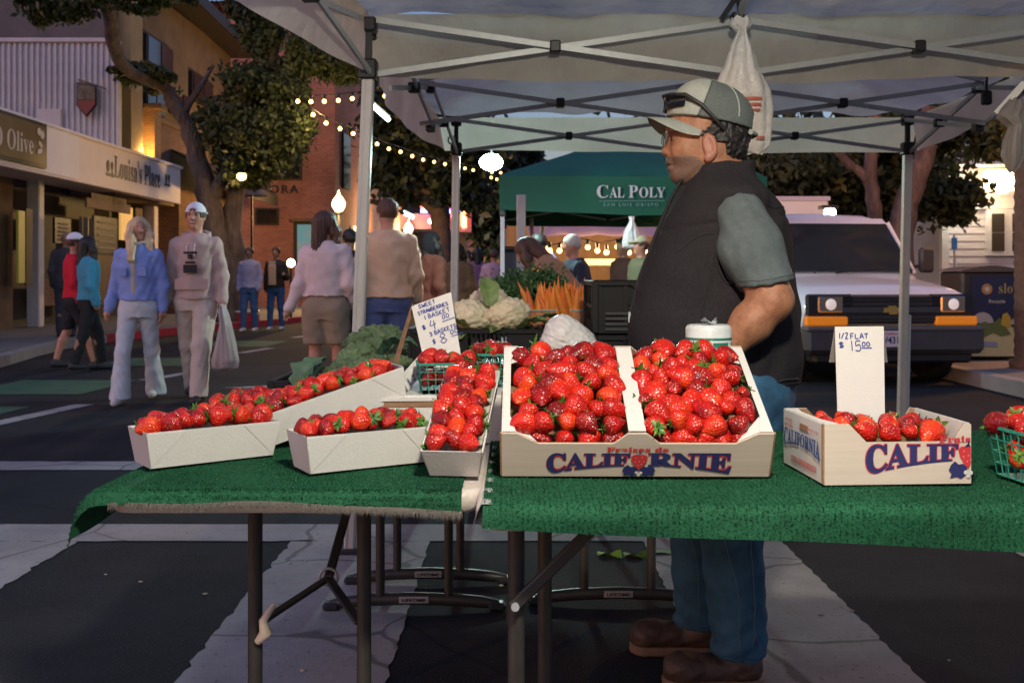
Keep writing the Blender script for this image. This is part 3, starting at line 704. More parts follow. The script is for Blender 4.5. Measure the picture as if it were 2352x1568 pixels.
neon('red_tube', [(1042, 480), (1040, 500)], M_NRED, n2, .08); neon('pink_tube', [(1050, 472), (1050, 505), (1047, 512)], M_NRED, n2, .06); neon('blue_tube', [(1056, 470), (1057, 486)], M_NBLUE, n2, .06); neon('amber_tube', [(1064, 486), (1064, 520)], M_NYEL, n2, .09); neon('pink_tube', [(1070, 490), (1071, 522), (1062, 524)], M_NRED, n2, .05); neon('pink_tube', [(1048, 474), (1056, 479)], M_NPINK, n2, .08)
n3 = thing('neon_note_sign', 'small red white and blue neon note sign beyond the blade sign', 'neon sign', P(1100, 560, 47.2))
q = MB(); q.box(P(1099, 520, 47.3), (1.0, .2, 2.6)); q.build('back_board', mat('pink_pylon', (.3, .14, .2), .7), n3, True)
neon('red_tube', [(1089, 504), (1093, 498), (1096, 500)], M_NPINK, n3, .06, 47); neon('white_tube', [(1098, 488), (1100, 508)], M_NWHITE, n3, .06, 47); neon('red_tube', [(1101, 489), (1109, 490), (1107, 498)], M_NRED, n3, .08, 47); neon('blue_tube', [(1094, 505), (1100, 512), (1104, 506)], M_NBLUE, n3, .05, 47)
for k, (u0, v0, u1, v1, d, lab) in enumerate(((850, 238, 894, 277, 24, 'slanting cool white tube light above the street beside the tent pole'), (926, 488, 950, 500, 42, 'small slanting cool tube light near the neon shop'), (984, 506, 993, 512, 43, 'tiny cool tube light left of the neon blade sign'))):
    tb = thing('tube_light', lab, 'lamp', P(u0, v0, d))
    q = MB(); q.tube([P(u0, v0, d), P(u1, v1, d)], .05 if k == 0 else .08, 8); q.build('tube', lamp_mat('tube_glow', (.72, 1, .86), 3.5), tb, True)
    q = MB(); q.bar(P(u0, v0, d) + Vector((0, .05, .09)), P(u1, v1, d) + Vector((0, .05, .09)), .1, .06); q.build('housing', M_WHITE, tb, True)

# ------------------------------------------------------------------ white clapboard house on the right
hw = thing('clapboard_house', 'white clapboard house with sash windows and lit sign behind the van', 'building', (10, 20, .14))
mb = MB(); mb.box((11.2, 21.5, 1.8), (5.1, 2.9, 3.3)); mb.build('wall', M_WHITEP, hw, True)
bdm = MB(); bdm.prism([(-2.52, -.028, -.075), (-2.52, -.006, .078), (-2.52, .0, .078), (-2.52, .0, -.075)], (5.04, 0, 0)); bdm = bdm.mesh('board', mat('clapboard_paint', (.58, .55, .58), .6, noise=(2, .5), col2=(.5, .47, .5)))
for k in range(21): link('board', bdm, hw, True, loc=(11.2, 20.045, .26 + k * .15))
mb = MB(); mb.box((8.68, 20.0, 1.8), (.14, .14, 3.3)); mb.build('corner_board', M_WHITE, hw, True)
mb = MB(); mb.box((11.2, 19.96, P(2250, 474, 20).z), (5.1, .10, .10)); mb.build('trim', M_WHITE, hw, True)
mb = MB(); mb.box((11.2, 19.7, P(2250, 378, 20).z), (5.6, .5, .12)); mb.build('gutter', mat('lavender_gutter', (.5, .47, .6), .5), hw, True)
mb = MB(); mb.prism([(8.3, 19.5, 3.45), (14.0, 19.5, 3.45), (14.0, 23.2, 4.9), (8.3, 23.2, 4.9)], (0, 0, .12)); mb.build('roof', M_DARK, hw, True, fix=True)
for (u0, u1) in ((2273, 2301), (2320, 2346)):
    a = P(u0, 578, 20); b = P(u1, 490, 20); c = (a + b) / 2; w = b.x - a.x; h = b.z - a.z
    q = MB(); q.box((c.x, 19.97, c.z), (w + .16, .12, h + .16)); f = q.build('window', M_WHITE, hw, True)
    for s in (-1, 1):
        q = MB(); q.box((c.x, 19.90, c.z + s * h * .25), (w, .03, h * .47)); q.build('pane', mat('brown_window_glass', (.05, .04, .035), .1), f, True)
ls = thing('lit_sign', 'glowing amber and white light box sign on the white clapboard house', 'sign', P(2296, 440, 19.6))
a = P(2258, 438, 19.6); b = P(2336, 389, 19.6); c = (a + b) / 2
q = MB(); q.box(c, (b.x - a.x, .18, b.z - a.z), bev=.07); q.build('light_box', lamp_mat('amber_sign_glow', (1.0, .55, .14), 2.6), ls, True)
q = MB()
for k, (du, hgt) in enumerate(((-26, .12), (-14, .20), (0, .32), (14, .30), (26, .22))): q.ball(P(2296 + du, 418, 19.49), (.11, .01, hgt * .75))
q.build('white_glow', lamp_mat('white_sign_glow', (1, .9, .65), 5), ls, True)
point_light('sign_light', P(2285, 420, 19.1), 6, (1, .62, .25), .3, ls)
wlp = thing('wall_lamp', 'bright white wall lamp at the corner of the clapboard house', 'lamp', P(2219, 470, 19.8))
q = MB(); q.ball(P(2219, 463, 19.75), (.15, .12, .17)); q.build('bulb', lamp_mat('bright_white_bulb', (1, .93, .75), 14), wlp, True)
q = MB(); q.box(P(2219, 476, 19.8), (.34, .2, .06)); q.build('bracket', M_WHITE, wlp, True)
point_light('lamp_light', P(2219, 463, 19.4), 6, (1, .9, .7), .15, wlp)
bs = thing('blue_parking_sign', 'small blue parking sign on a thin post by the clapboard house', 'sign', P(2192, 700, 18.5))
q = MB(); q.box(P(2192, 559, 18.4), (.10, .02, .21)); q.build('plate', mat('sign_blue', (.03, .22, .55), .5), bs, True)
q = MB(); q.tube([P(2192, 540, 18.45), P(2192, 745, 18.45)], .02); q.build('post', mat('galvanised', (.4, .4, .42), .4, metal=.7), bs, True)
# ================================================================== TREES
M_BARK = mat('grey_bark', (.15, .115, .10), .9, noise=(5, .9), col2=(.07, .052, .045), bump=(16, 1.0, .06), stretch=(1, 1, .35))
def leaf_mat(name, c, c2):
    m = mat(name, c, .55, noise=(1.1, .8), col2=c2, transl=.25)
    return m
M_LEAF = leaf_mat('ficus_leaves', (.075, .095, .03), (.035, .05, .018))
M_LEAF2 = leaf_mat('dark_leaves', (.045, .06, .03), (.02, .03, .018))
M_LEAF3 = leaf_mat('olive_leaves', (.075, .085, .028), (.035, .045, .018))
def crown(name, blobs, n, size, m, parent, seed=1, clump=.35):
    """leaf sprays spread through ellipsoids blobs=[(centre, (rx,ry,rz), weight)]; clumped, with gaps"""
    rg = np.random.default_rng(seed)
    W = np.array([b[2] for b in blobs], float); W /= W.sum()
    pts = []
    for (c, r, w), k in zip(blobs, (W * n).astype(int)):
        nc = max(int(k / 90), 4)
        d = rg.normal(size=(nc, 3)); d /= np.linalg.norm(d, axis=1)[:, None]
        cc = d * (rg.uniform(.25, 1, nc) ** .45)[:, None]
        who = rg.integers(0, nc, k)
        q = cc[who] + rg.normal(size=(k, 3)) * clump * rg.uniform(.4, 1, (nc, 1))[who] * .6
        pts.append(np.array(c)[None] + q * np.array(r)[None])
    p = np.concatenate(pts); k = len(p)
    a = rg.normal(size=(k, 3)); a[:, 2] -= .5; a /= np.linalg.norm(a, axis=1)[:, None]
    b = rg.normal(size=(k, 3)); b -= a * (a * b).sum(1)[:, None]; b /= np.linalg.norm(b, axis=1)[:, None]
    s = (size * rg.uniform(.6, 1.3, k))[:, None]
    v = np.stack([p - a * s * .5, p + b * s * .28, p + a * s * .6, p - b * s * .28], 1).reshape(-1, 3)
    f = np.arange(4 * k).reshape(-1, 4)
    me = bpy.data.meshes.new(name); me.from_pydata(v.tolist(), [], f.tolist()); me.materials.append(m); me.update()
    return link(name, me, parent, True)
def limb(mb, pts, r0, r1, n=10):
    pts = [Vector(p) for p in pts]; out = []; rs = []
    N_ = len(pts) - 1
    for i in range(N_):
        p0, p1, p2, p3 = pts[max(i - 1, 0)], pts[i], pts[i + 1], pts[min(i + 2, N_)]
        for t in (0, .25, .5, .75):
            q = .5 * ((2 * p1) + (p2 - p0) * t + (2 * p0 - 5 * p1 + 4 * p2 - p3) * t * t + (3 * p1 - p0 - 3 * p2 + p3) * t ** 3)
            out.append(q + Vector([random.uniform(-.12, .12) * r0 for _ in range(3)]))
            rs.append((r0 + (r1 - r0) * (i + t) / N_) * random.uniform(.92, 1.08))
    out.append(pts[-1]); rs.append(r1)
    mb.tube(out, rs, n)
def B(u, v, d, ru, rv, rd=None, w=None):
    s = d / FPX
    return (P(u, v, d), (ru * s, rd if rd else (ru + rv) * .5 * s, rv * s), w if w else ru * rv)
# tree in front of the brick house
D1 = 22.0
t1 = thing('street_tree', 'leaning fig tree with pale trunk in front of the brick house', 'tree', G(515, 745, .13))
mb = MB()
limb(mb, [P(513, 742, D1), P(512, 640, D1), P(492, 520, D1), P(468, 410, D1), P(440, 320, D1), P(415, 255, D1), P(378, 200, D1)], .33, .13, 12)
limb(mb, [P(530, 735, D1 + .2), P(540, 620, D1 + .2), P(536, 500, D1 + .2), P(548, 420, D1 + .2), P(585, 300, D1 + .2), P(620, 170, D1 + .2), P(640, 60, D1)], .27, .08, 10)
limb(mb, [P(482, 470, D1), P(530, 380, D1 - .3), P(600, 320, D1 - .5), P(660, 270, D1 - .5)], .16, .05)
limb(mb, [P(378, 200, D1), P(300, 165, D1 - 1), P(266, 120, D1 - 2), P(252, 40, D1 - 3), P(240, -60, D1 - 4)], .12, .15)
limb(mb, [P(420, 262, D1), P(450, 215, D1), P(490, 150, D1)], .10, .04)
limb(mb, [P(610, 200, D1), P(690, 160, D1), P(760, 140, D1)], .08, .03)
mb.build('trunk', M_BARK, t1, True)
DB = D1 + 1.6
crown('crown', [B(330, 172, D1 - .4, 62, 24), B(375, 205, D1 + .6, 34, 22), B(272, 158, D1 - 1, 22, 14, w=250), B(585, 315, D1, 92, 80, 1.2), B(550, 385, D1, 55, 45, .9), B(655, 300, D1 - .3, 62, 75, 1.2),
     B(600, 200, D1, 85, 52, 1.0), B(600, 60, D1, 46, 70), B(690, 120, D1, 56, 50), B(770, 150, D1, 66, 36), B(690, 215, D1, 36, 40), B(505, 270, D1 + .5, 50, 45, .8), B(560, 20, D1, 36, 36, w=700), B(560, 415, D1, 42, 26, .8, w=900),
     B(140, 5, D1 - 4, 95, 34), B(300, 0, D1 - 4, 85, 24, w=1300), B(105, 35, D1 - 4, 30, 22, w=600), B(400, 10, D1 - 3, 55, 18, w=400)], 40000, .135, M_LEAF, t1, 3, .42)
# street tree beyond the tent pole
t2 = thing('street_tree', 'spreading dark tree with warm lit limbs between tent pole and neon signs', 'tree', G(1000, 690, .13))
D2 = 33.0
mb = MB()
limb(mb, [P(1008, 700, D2), P(1010, 600, D2), P(1015, 520, D2), P(1010, 470, D2)], .42, .30)
limb(mb, [P(1012, 500, D2), P(960, 452, D2), P(900, 470, D2), P(850, 462, D2)], .22, .08)
limb(mb, [P(1012, 480, D2), P(970, 430, D2), P(900, 420, D2), P(860, 390, D2)], .22, .06)
limb(mb, [P(1010, 470, D2), P(960, 360, D2), P(930, 290, D2)], .25, .06)
limb(mb, [P(1012, 480, D2), P(1050, 420, D2), P(1110, 380, D2)], .2, .06)
mb.build('trunk', mat('brown_bark', (.16, .10, .07), .9, noise=(5, .8), bump=(20, .7, .03)), t2, True)
crown('crown', [B(960, 250, D2, 110, 80), B(900, 330, D2, 70, 60), B(1010, 350, D2, 90, 60), B(1090, 330, D2, 70, 60), B(930, 420, D2, 80, 40, w=2500), B(1060, 430, D2, 70, 45), B(880, 230, D2, 50, 60)], 14000, .34, M_LEAF2, t2, 5, .5)
t3 = thing('street_tree', 'tall dark tree beyond the floodlight at the end of the street', 'tree', G(1170, 675, .05))
D3 = 46.0
mb = MB(); limb(mb, [P(1172, 690, D3), P(1170, 560, D3), P(1160, 420, D3), P(1165, 330, D3)], .5, .2); mb.build('trunk', M_BARK, t3, True)
crown('crown', [B(1150, 400, D3, 70, 80), B(1190, 470, D3, 70, 60), B(1120, 500, D3, 55, 60), B(1200, 390, D3, 45, 60), B(1215, 560, D3, 80, 40), B(1290, 560, D3, 80, 50)], 12000, .5, M_LEAF2, t3, 8, .5)
# fig tree behind the van
D4 = 17.0
t4 = thing('street_tree', 'broad two stemmed fig tree with dense foliage behind the white van', 'tree', G(2070, 768, .14))
mb = MB()
limb(mb, [P(2060, 770, D4), P(2064, 640, D4), P(2072, 510, D4), P(2098, 430, D4), P(2122, 350, D4), P(2140, 250, D4)], .24, .17, 12)
limb(mb, [P(2040, 770, D4), P(2030, 640, D4), P(2012, 500, D4), P(2000, 420, D4), P(2003, 340, D4), P(2010, 230, D4)], .15, .10, 10)
limb(mb, [P(2001, 420, D4), P(1975, 395, D4), P(1945, 370, D4), P(1910, 330, D4)], .09, .06)
mb.build('trunk', mat('pinkish_bark', (.15, .105, .10), .9, noise=(6, .9), col2=(.06, .042, .04), bump=(16, 1.0, .06), stretch=(1, 1, .3)), t4, True)
crown('crown', [B(1850, 390, D4 + 2.2, 130, 75, 1.2), B(1990, 420, D4 + 2.2, 110, 70, 1.0), B(2130, 420, D4 + 2.0, 100, 80, 1.0), B(2205, 470, D4 + 1.4, 50, 45), B(1780, 350, D4 + 2, 80, 60), B(2080, 300, D4 + 1.5, 120, 60), B(2280, 300, D4 + 1, 70, 60), B(2290, 320, D4 - 1, 50, 50, w=1800), B(1900, 470, D4 + 2.6, 120, 45, 1.0)], 28000, .17, M_LEAF3, t4, 11, .55)
# dark trees far behind, right of the road
t5 = thing('street_tree', 'dark round topped trees massed far behind the parked van', 'tree', (8, 34, 0))
mb = MB(); limb(mb, [(8, 34, 0), (8, 34, 3), (8.2, 34, 6)], .4, .2); mb.build('trunk', M_BARK, t5, True)
crown('crown', [((6.5, 34, 4.2), (4.5, 2, 3.2), 2), ((11, 33, 3.8), (4, 2, 2.8), 2), ((15, 33, 5), (4, 2, 3.6), 2), ((4, 36, 2.6), (2.5, 1.5, 2.0), 1)], 9000, .5, M_LEAF2, t5, 12, .5)
# palm trunk at the right edge
pt = thing('palm_tree', 'ringed brown palm trunk on the pavement at the far right edge', 'tree', (5.62, 10.8, .14))
q = MB(); q.lathe([(.15 + .012 * (k % 2) + (.05 if k < 2 else 0), .14 + k * .06) for k in range(90)], 14, c=(5.62, 10.8, 0)); q.build('trunk', mat('palm_bark', (.17, .10, .06), .9, noise=(14, .9), bump=(40, .6)), pt, True)
fr = MB()
for k in range(14):
    a = k * 2.4; e = .5 + .1 * (k % 3)
    def fnd(s, t, a=a, e=e):
        r = 1.9 * s; z = 5.5 + 1.0 * s * e * 2 - 1.5 * s * s
        w = .18 * math.sin(PI * min(s * .9 + .08, 1)) * (t * 2 - 1)
        return (5.62 + r * math.cos(a) - w * math.sin(a), 10.8 + r * math.sin(a) + w * math.cos(a), z - abs(t * 2 - 1) * .12)
    fr.grid(fnd, 10, 4)
fr.build('crown', M_LEAF3, pt, True)

# ================================================================== LAMPS OF THE STREET
M_BULB = lamp_mat('warm_bulb', (1.0, .52, .11), 4.0)
M_GLOBE = lamp_mat('street_globe', (1.0, .62, .24), 1.6)
ib = MB(); ib.ball((0, 0, 0), .040, 8, 6); bulbm = ib.mesh('bulb', M_BULB)
sb = MB(); sb.lathe([(.028, .05), (.028, .12), (.012, .13)], 8); socketm = sb.mesh('socket', M_BLACK)
def string(lab, pts, r=1.0, grp=None, lights=()):
    """pts: list of (u, v, d)"""
    w = [P(*p) for p in pts]
    t = thing('string_light', lab, 'string lights', w[0], group=grp)
    q = MB(); q.tube([p + Vector((0, 0, .12 * r)) for p in w], .010 * r, 6); q.build('cable', M_BLACK, t, True)
    for p in w:
        b = link('bulb', bulbm, t, True, loc=p, scale=(r, r, r)); link('socket', socketm, b, True, loc=p, scale=(r, r, r))
    for p, pw in lights: point_light('bulb_light', P(*p), pw, (1, .66, .25), .1, t)
    return t
string('upper string of warm bulbs running into the fig tree', [(684, 233, 19), (714, 234, 19), (745, 233, 19), (777, 231, 19), (809, 227, 19), (846, 224, 19), (884, 221, 19)], 1.0, lights=(((700, 236, 19.6), 16), ((780, 190, 19.8), 9)))
string('lower string of warm bulbs sloping from fig tree down towards the floodlight', [(719, 264, 20), (749, 283, 20.6), (781, 296, 21.2), (811, 307, 21.8), (840, 319, 22.4), (866, 331, 23), (893, 342, 24), (920, 349, 25), (947, 359, 26), (972, 367, 27), (997, 372, 28), (1022, 377, 29), (1045, 382, 30), (1068, 387, 31), (1087, 391, 32), (1108, 396, 33), (1130, 396, 34), (1150, 397, 35), (1172, 399, 36)], 1.05, lights=(((730, 285, 20.6), 16),))
string('short string of warm bulbs hanging just under the floodlight', [(1108, 403, 36), (1117, 402, 36), (1128, 408, 36), (1141, 412, 36)], 1.1)
string('far row of warm bulbs strung low above the crowd', [(1040, 587, 24), (1050, 589, 24), (1058, 590, 24), (1068, 592, 24), (1076, 594, 24), (1086, 598, 24), (1098, 602, 24), (1106, 604, 24)], .95)
string('string of warm bulbs under the pink awning behind the green tent', [(1251, 568, 15), (1262, 574, 15), (1263, 580, 15), (1285, 576, 15), (1315, 563, 15), (1350, 568, 15), (1393, 580, 15), (1372, 576, 15), (1418, 567, 15), (1445, 580, 15), (1482, 577, 15)], .95, lights=(((1330, 560, 15.4), 22), ((1420, 560, 15.4), 22)))
def acorn(u, v, d, lab, pw, col=(1, .6, .22), m=None, s=1.0):
    c = P(u, v, d); t = thing('street_lamp', lab, 'street lamp', (c.x, c.y, .13))
    q = MB(); q.lathe([(.10, -.20), (.19, -.05), (.20, .08), (.12, .22), (.05, .30), (.015, .42)], 14, c=c, M=Matrix.Diagonal((s, s, s))); q.build('globe', m or M_GLOBE, t, True)
    q = MB(); q.tube([(c.x, c.y, .13), (c.x, c.y, .5), (c.x, c.y, .6), (c.x, c.y, c.z - .22 * s)], [.12, .12, .06, .05], 10); q.build('post', M_BLACK, t, True)
    q = MB(); q.lathe([(.03, -.30), (.12, -.24), (.13, -.19), (.09, -.18)], 12, c=c, M=Matrix.Diagonal((s, s, s))); q.build('collar', M_BLACK, t, True)
    point_light('lamp_light', c + Vector((.0, -.35, 0)), pw, col, .2, t)
acorn(778, 471, 29, 'brightest acorn street lamp in front of the brick corner', 260)
acorn(893, 509, 38, 'middle acorn street lamp behind the man in cream sweatshirt', 150)
acorn(938, 527, 45, 'third acorn street lamp further down the street', 120, s=1.1)
acorn(1005, 545, 43, 'white acorn street lamp by the far shop door', 60, (.8, 1, .9), lamp_mat('white_globe', (.85, 1, .88), 9), 1.1)
c = P(555, 405, 21); sl = thing('eave_lamp', 'amber lamp glowing among the fig tree leaves', 'lamp', c)
q = MB(); q.ball(c, (.10, .10, .09)); q.build('bulb', lamp_mat('amber_lamp', (1, .6, .2), 4), sl, True)
q = MB(); q.lathe([(.02, .12), (.16, .06), (.17, .05)], 10, c=c); q.build('shade', M_BLACK, sl, True); point_light('lamp_light', c + Vector((0, -.2, -.1)), 10, (1, .6, .2), .1, sl)
c = P(327, 360, 23.3); sl = thing('wall_uplight', 'amber uplight at the foot of the brick pier above the fascia', 'lamp', c)
q = MB(); q.lathe([(.05, -.1), (.09, .02), (.085, .02)], 10, c=c); q.build('housing', M_BLACK, sl, True); q = MB(); q.ball(c, (.07, .07, .03)); q.build('lens', lamp_mat('amber_lamp', (1, .6, .2), 4), sl, True)
point_light('lamp_light', c + Vector((.15, -.15, .1)), 14, (1, .55, .15), .08, sl)
c = P(668, 604, 24); sl = thing('path_lamp', 'small round pale lamp behind the two men in the street', 'lamp', c)
q = MB(); q.ball(c, .10); q.build('globe', lamp_mat('pale_globe', (1, .85, .4), 8), sl, True); q = MB(); q.tube([(c.x, c.y, .13), c], .03); q.build('post', M_BLACK, sl, True)
# floodlight
c = P(1128, 373, 10.0); fl = thing('flood_light', 'glaring white floodlight hung over the street left of the green tent', 'lamp', c)
q = MB(); q.ball(c, (.115, .06, .085), 24, 14); q.build('lens', lamp_mat('flood_glow', (.82, 1, .95), 60), fl, True)
q = MB(); q.box(c + Vector((0, .11, .02)), (.18, .06, .14), bev=.02); q.build('housing', M_BLACK, fl, True)
q = MB(); q.tube([c + Vector((0, .12, .1)), c + Vector((0, .14, .6)), c + Vector((.1, .3, 3.0))], .012, 8); q.build('hanger', M_BLACK, fl, True)
point_light('flood_source', c + Vector((0, -.09, 0)), 75, (.66, 1, .92), .07, fl)
c = P(1906, 488, 14.5); sl = thing('yard_lamp', 'bright white lamp just above the roof of the white van', 'lamp', (c.x, c.y, 0))
q = MB(); q.ball(c, (.09, .06, .07)); q.build('lens', lamp_mat('bright_white_bulb', (1, .93, .75), 14), sl, True); q = MB(); q.tube([(c.x, c.y + .1, 0), (c.x, c.y + .1, c.z + .05)], .03); q.build('post', M_BLACK, sl, True); q = MB(); q.box(c + Vector((0, .07, .08)), (.24, .2, .05)); q.build('hood', M_BLACK, sl, True)
# sodium lamp further right along the pavement, its light lies on the kerb behind the van
sl = thing('street_lamp', 'tall street lamp on the pavement to the right of the palm trunk', 'street lamp', (8.2, 12.5, .14))
q = MB(); q.tube([(8.2, 12.5, .14), (8.2, 12.5, 4.2)], [.08, .05], 10); q.build('post', M_BLACK, sl, True)
q = MB(); q.ball((8.2, 12.5, 4.4), (.2, .2, .24)); q.build('globe', M_GLOBE, sl, True); point_light('lamp_light', (8.1, 12.3, 4.15), 230, (1, .42, .08), .2, sl)
# ================================================================== MARKET TENTS
M_FAB = mat('offwhite_canvas', (.64, .625, .55), .8, noise=(1.3, .8), col2=(.46, .44, .385), bump=(5, .7, .08), transl=.5)
M_ALU = mat('brushed_aluminium', (.46, .48, .48), .4, metal=.25, noise=(30, .5), col2=(.38, .40, .40))
M_POST = mat('white_coated_steel', (.50, .49, .45), .4, noise=(9, .5), col2=(.40, .39, .36))
M_JOINT = mat('black_plastic', (.014, .015, .017), .45)
def roof_grid(name, x0, x1, y0, y1, z0, zp, m, parent, n=36, wr=.012, seed=0., curve=1.0, thick=.002):
    def fn(a, b):
        x = x0 + (x1 - x0) * a; y = y0 + (y1 - y0) * b
        r = max(abs(2 * a - 1), abs(2 * b - 1))
        z = z0 + (zp - z0) * (1 - r) ** curve
        q = Vector((x * 1.7 + seed, y * 1.7, seed))
        z += wr * (mnoise.noise(q * 2) + .6 * math.sin(9 * x + 4 * y + 3 * mnoise.noise(q))) * (1 - .4 * (1 - r))
        z -= .05 * math.sin(PI * min(1, (1 - r) * 1.0)) * abs(math.sin(2 * math.atan2(2 * b - 1, 2 * a - 1)))
        return (x, y, z)
    mb = MB(); mb.grid(fn, n, n); return mb.build(name, m, parent, True)
def drape(name, top, bot, m, parent, n=40, wav=.012, seed=0., rows=6):
    """hanging band of cloth between two polylines"""
    top = [Vector(p) for p in top]; bot = [Vector(p) for p in bot]
    def at(pl, t):
        k = min(int(t * (len(pl) - 1)), len(pl) - 2); f = t * (len(pl) - 1) - k; return pl[k].lerp(pl[k + 1], f)
    d = (top[-1] - top[0]); nrm = d.cross(Vector((0, 0, 1))).normalized()
    def fn(a, b):
        p = at(top, a).lerp(at(bot, a), b)
        return p + nrm * wav * b * (math.sin(a * n * .55 + seed) + .6 * mnoise.noise(Vector((a * 9, b * 2, seed)))) + Vector((0, 0, .4 * wav * b * math.sin(a * 17 + seed)))
    mb = MB(); mb.grid(fn, n, rows); return mb.build(name, m, parent, True)
def scissor(tent, a, b, zt, zb, nx=2, w=.012, h=.024):
    """X trusses from a to b"""
    a = Vector((*a, 0)); b = Vector((*b, 0)); side = (b - a).cross(Vector((0, 0, 1))).normalized() * .016
    for k in range(nx):
        p = a.lerp(b, k / nx); q = a.lerp(b, (k + 1) / nx)
        for s in (1, -1):
            A = p + Vector((0, 0, zt if s > 0 else zb)) + side * s; B_ = q + Vector((0, 0, zb if s > 0 else zt)) + side * s
            mb = MB(); mb.bar(A, B_, w, h); mb.build('truss_bar', M_ALU, tent, True)
        c = (p + q) / 2 + Vector((0, 0, (zt + zb) / 2))
        mb = MB(); mb.box(c, (.045, .06, .05), rot=(0, 0, math.atan2((b - a).y, (b - a).x)), bev=.006); mb.build('truss_joint', M_JOINT, tent, True)
        if k:
            for z in (zt, zb):
                mb = MB(); mb.box(p + Vector((0, 0, z)), (.05, .06, .06), bev=.006); mb.build('truss_joint', M_JOINT, tent, True)
def tent_leg(tent, base, top, w=.048, m=None):
    base = Vector(base); top = Vector(top); m = m or M_POST
    mb = MB(); mb.bar(base, top, w, w, up=(0, 1, 0), bev=.004); o = mb.build('leg', m, tent, True)
    for s in (-1, 1):       # channels along the profile
        mb = MB(); mb.bar(base + Vector((s * w * .28, -w * .5, .02)), top + Vector((s * w * .28, -w * .5, 0)), .007, .006, up=(0, 1, 0)); mb.build('groove', M_ALU, o, True)
    mb = MB(); mb.bar(base + Vector((.028, 0, .0)), base.lerp(top, .45) + Vector((.028, 0, 0)), .03, .035, up=(0, 1, 0)); mb.build('inner_tube', M_ALU, o, True)
    mb = MB(); mb.box(base + Vector((.01, 0, .012)), (.12, .10, .024), bev=.006); mb.build('foot', M_JOINT, o, True)
    mb = MB(); mb.box(top + Vector((0, 0, .02)), (.075, .075, .085), bev=.008); mb.build('corner_slider', M_JOINT, tent, True)
    mb = MB(); mb.box(top + Vector((0, 0, .205)), (.07, .07, .06), bev=.008); mb.build('corner_head', M_JOINT, tent, True)
    mb = MB(); mb.box(top + Vector((0, 0, .11)), (.028, .028, .14)); mb.build('corner_post', M_JOINT, tent, True)
# ---- the stall's own tent (camera stands under it)
tA = thing('market_tent', 'off white canopy tent over the strawberry tables, nearest the camera', 'tent', (.93, 2.6, 0))
tent_leg(tA, (-.672, 4.13, 0), (-.595, 4.13, 1.98))
tent_leg(tA, (2.46, 4.13, 0), (2.45, 4.13, 1.98)); tent_leg(tA, (-1.0, 1.05, 0), (-.95, 1.05, 1.98)); tent_leg(tA, (2.5, 1.05, 0), (2.5, 1.05, 1.98))
scissor(tA, (-.575, 4.13), (2.44, 4.13), 2.205, 1.985)
scissor(tA, (-.60, 4.10), (-.92, 1.10), 2.205, 1.985)
scissor(tA, (2.45, 4.10), (2.48, 1.10), 2.205, 1.985)
roof_grid('roof', -.80, 2.62, .9, 4.22, 2.25, 3.0, M_FAB, tA, 64, .026, 1.3)
drape('valance', [(-.64, 4.20, 2.25), (2.6, 4.20, 2.25)], [(-.62, 4.23, 1.985), (.3, 4.22, 1.975), (1.0, 4.22, 1.965), (1.8, 4.22, 1.985), (2.6, 4.22, 1.995)], M_FAB, tA, 90, .012, 1., 10)
drape('valance', [(-.60, 4.16, 2.25), (-.70, 3.4, 2.26), (-.78, 2.6, 2.26), (-.85, .95, 2.25)], [(-.595, 4.16, 1.99), (-.66, 3.85, 1.985), (-.76, 3.5, 1.99), (-.87, 3.15, 2.02), (-.98, 2.4, 2.02), (-1.05, 1.6, 2.02), (-1.05, .95, 2.02)], M_FAB, tA, 50, .006, 2.)
drape('valance', [(2.62, .95, 2.25), (2.62, 4.2, 2.25)], [(2.66, .95, 2.0), (2.66, 4.2, 2.0)], M_FAB, tA, 40, .01, 3.)
mb = MB(); mb.tube([(.935, 4.08, 2.30), (.935, 4.08, 2.02)], .012); mb.build('centre_strut', M_JOINT, tA, True)
mb = MB(); mb.bar((.94, 4.10, 2.32), (.86, 4.09, 2.20), .02, .02); mb.build('strap', M_JOINT, tA, True)
mb = MB(); mb.tube([(.93, 2.6, 2.2), (.93, 2.6, 3.0)], .02); mb.build('centre_pole', M_ALU, tA, True)
for (xa, ya, xb, yb) in ((-.76, 2.6, .93, 2.6), (2.46, 2.6, .93, 2.6), (.93, 4.13, .93, 2.6), (.93, 1.05, .93, 2.6)):
    mb = MB(); mb.bar((xa, ya, 2.2), (xb, yb, 2.62), .02, .03); mb.build('roof_bar', M_ALU, tA, True)
# ---- tent behind it
tB = thing('market_tent', 'off white canopy tent behind the vendor over the vegetable tables', 'tent', (1.05, 5.4, 0))
tent_leg(tB, (-.690, 4.235, 0), (-.606, 4.235, 1.965), .035); tent_leg(tB, (2.5, 4.30, 0), (2.5, 4.30, 1.965), .04)
tent_leg(tB, (-.40, 6.65, 0), (-.372, 6.65, 1.97), .05); tent_leg(tB, (2.585, 6.62, 0), (2.63, 6.62, 1.97), .05)
scissor(tB, (-.372, 6.62), (2.63, 6.62), 2.18, 1.97, 2); scissor(tB, (-.50, 5.36), (2.54, 5.36), 2.185, 1.965, 2)
scissor(tB, (-.515, 4.34), (-.38, 6.6), 2.18, 1.965, 2); scissor(tB, (2.5, 4.34), (2.62, 6.6), 2.18, 1.965, 2)
roof_grid('roof', -.62, 2.74, 4.26, 6.78, 2.25, 2.78, M_FAB, tB, 64, .022, 4.1)
drape('valance', [(-.50, 6.76, 2.22), (2.76, 6.76, 2.22)], [(-.46, 6.78, 2.0), (.4, 6.78, 1.995), (1.2, 6.78, 1.98), (2.72, 6.78, 1.985)], M_FAB, tB, 60, .008, 5.)
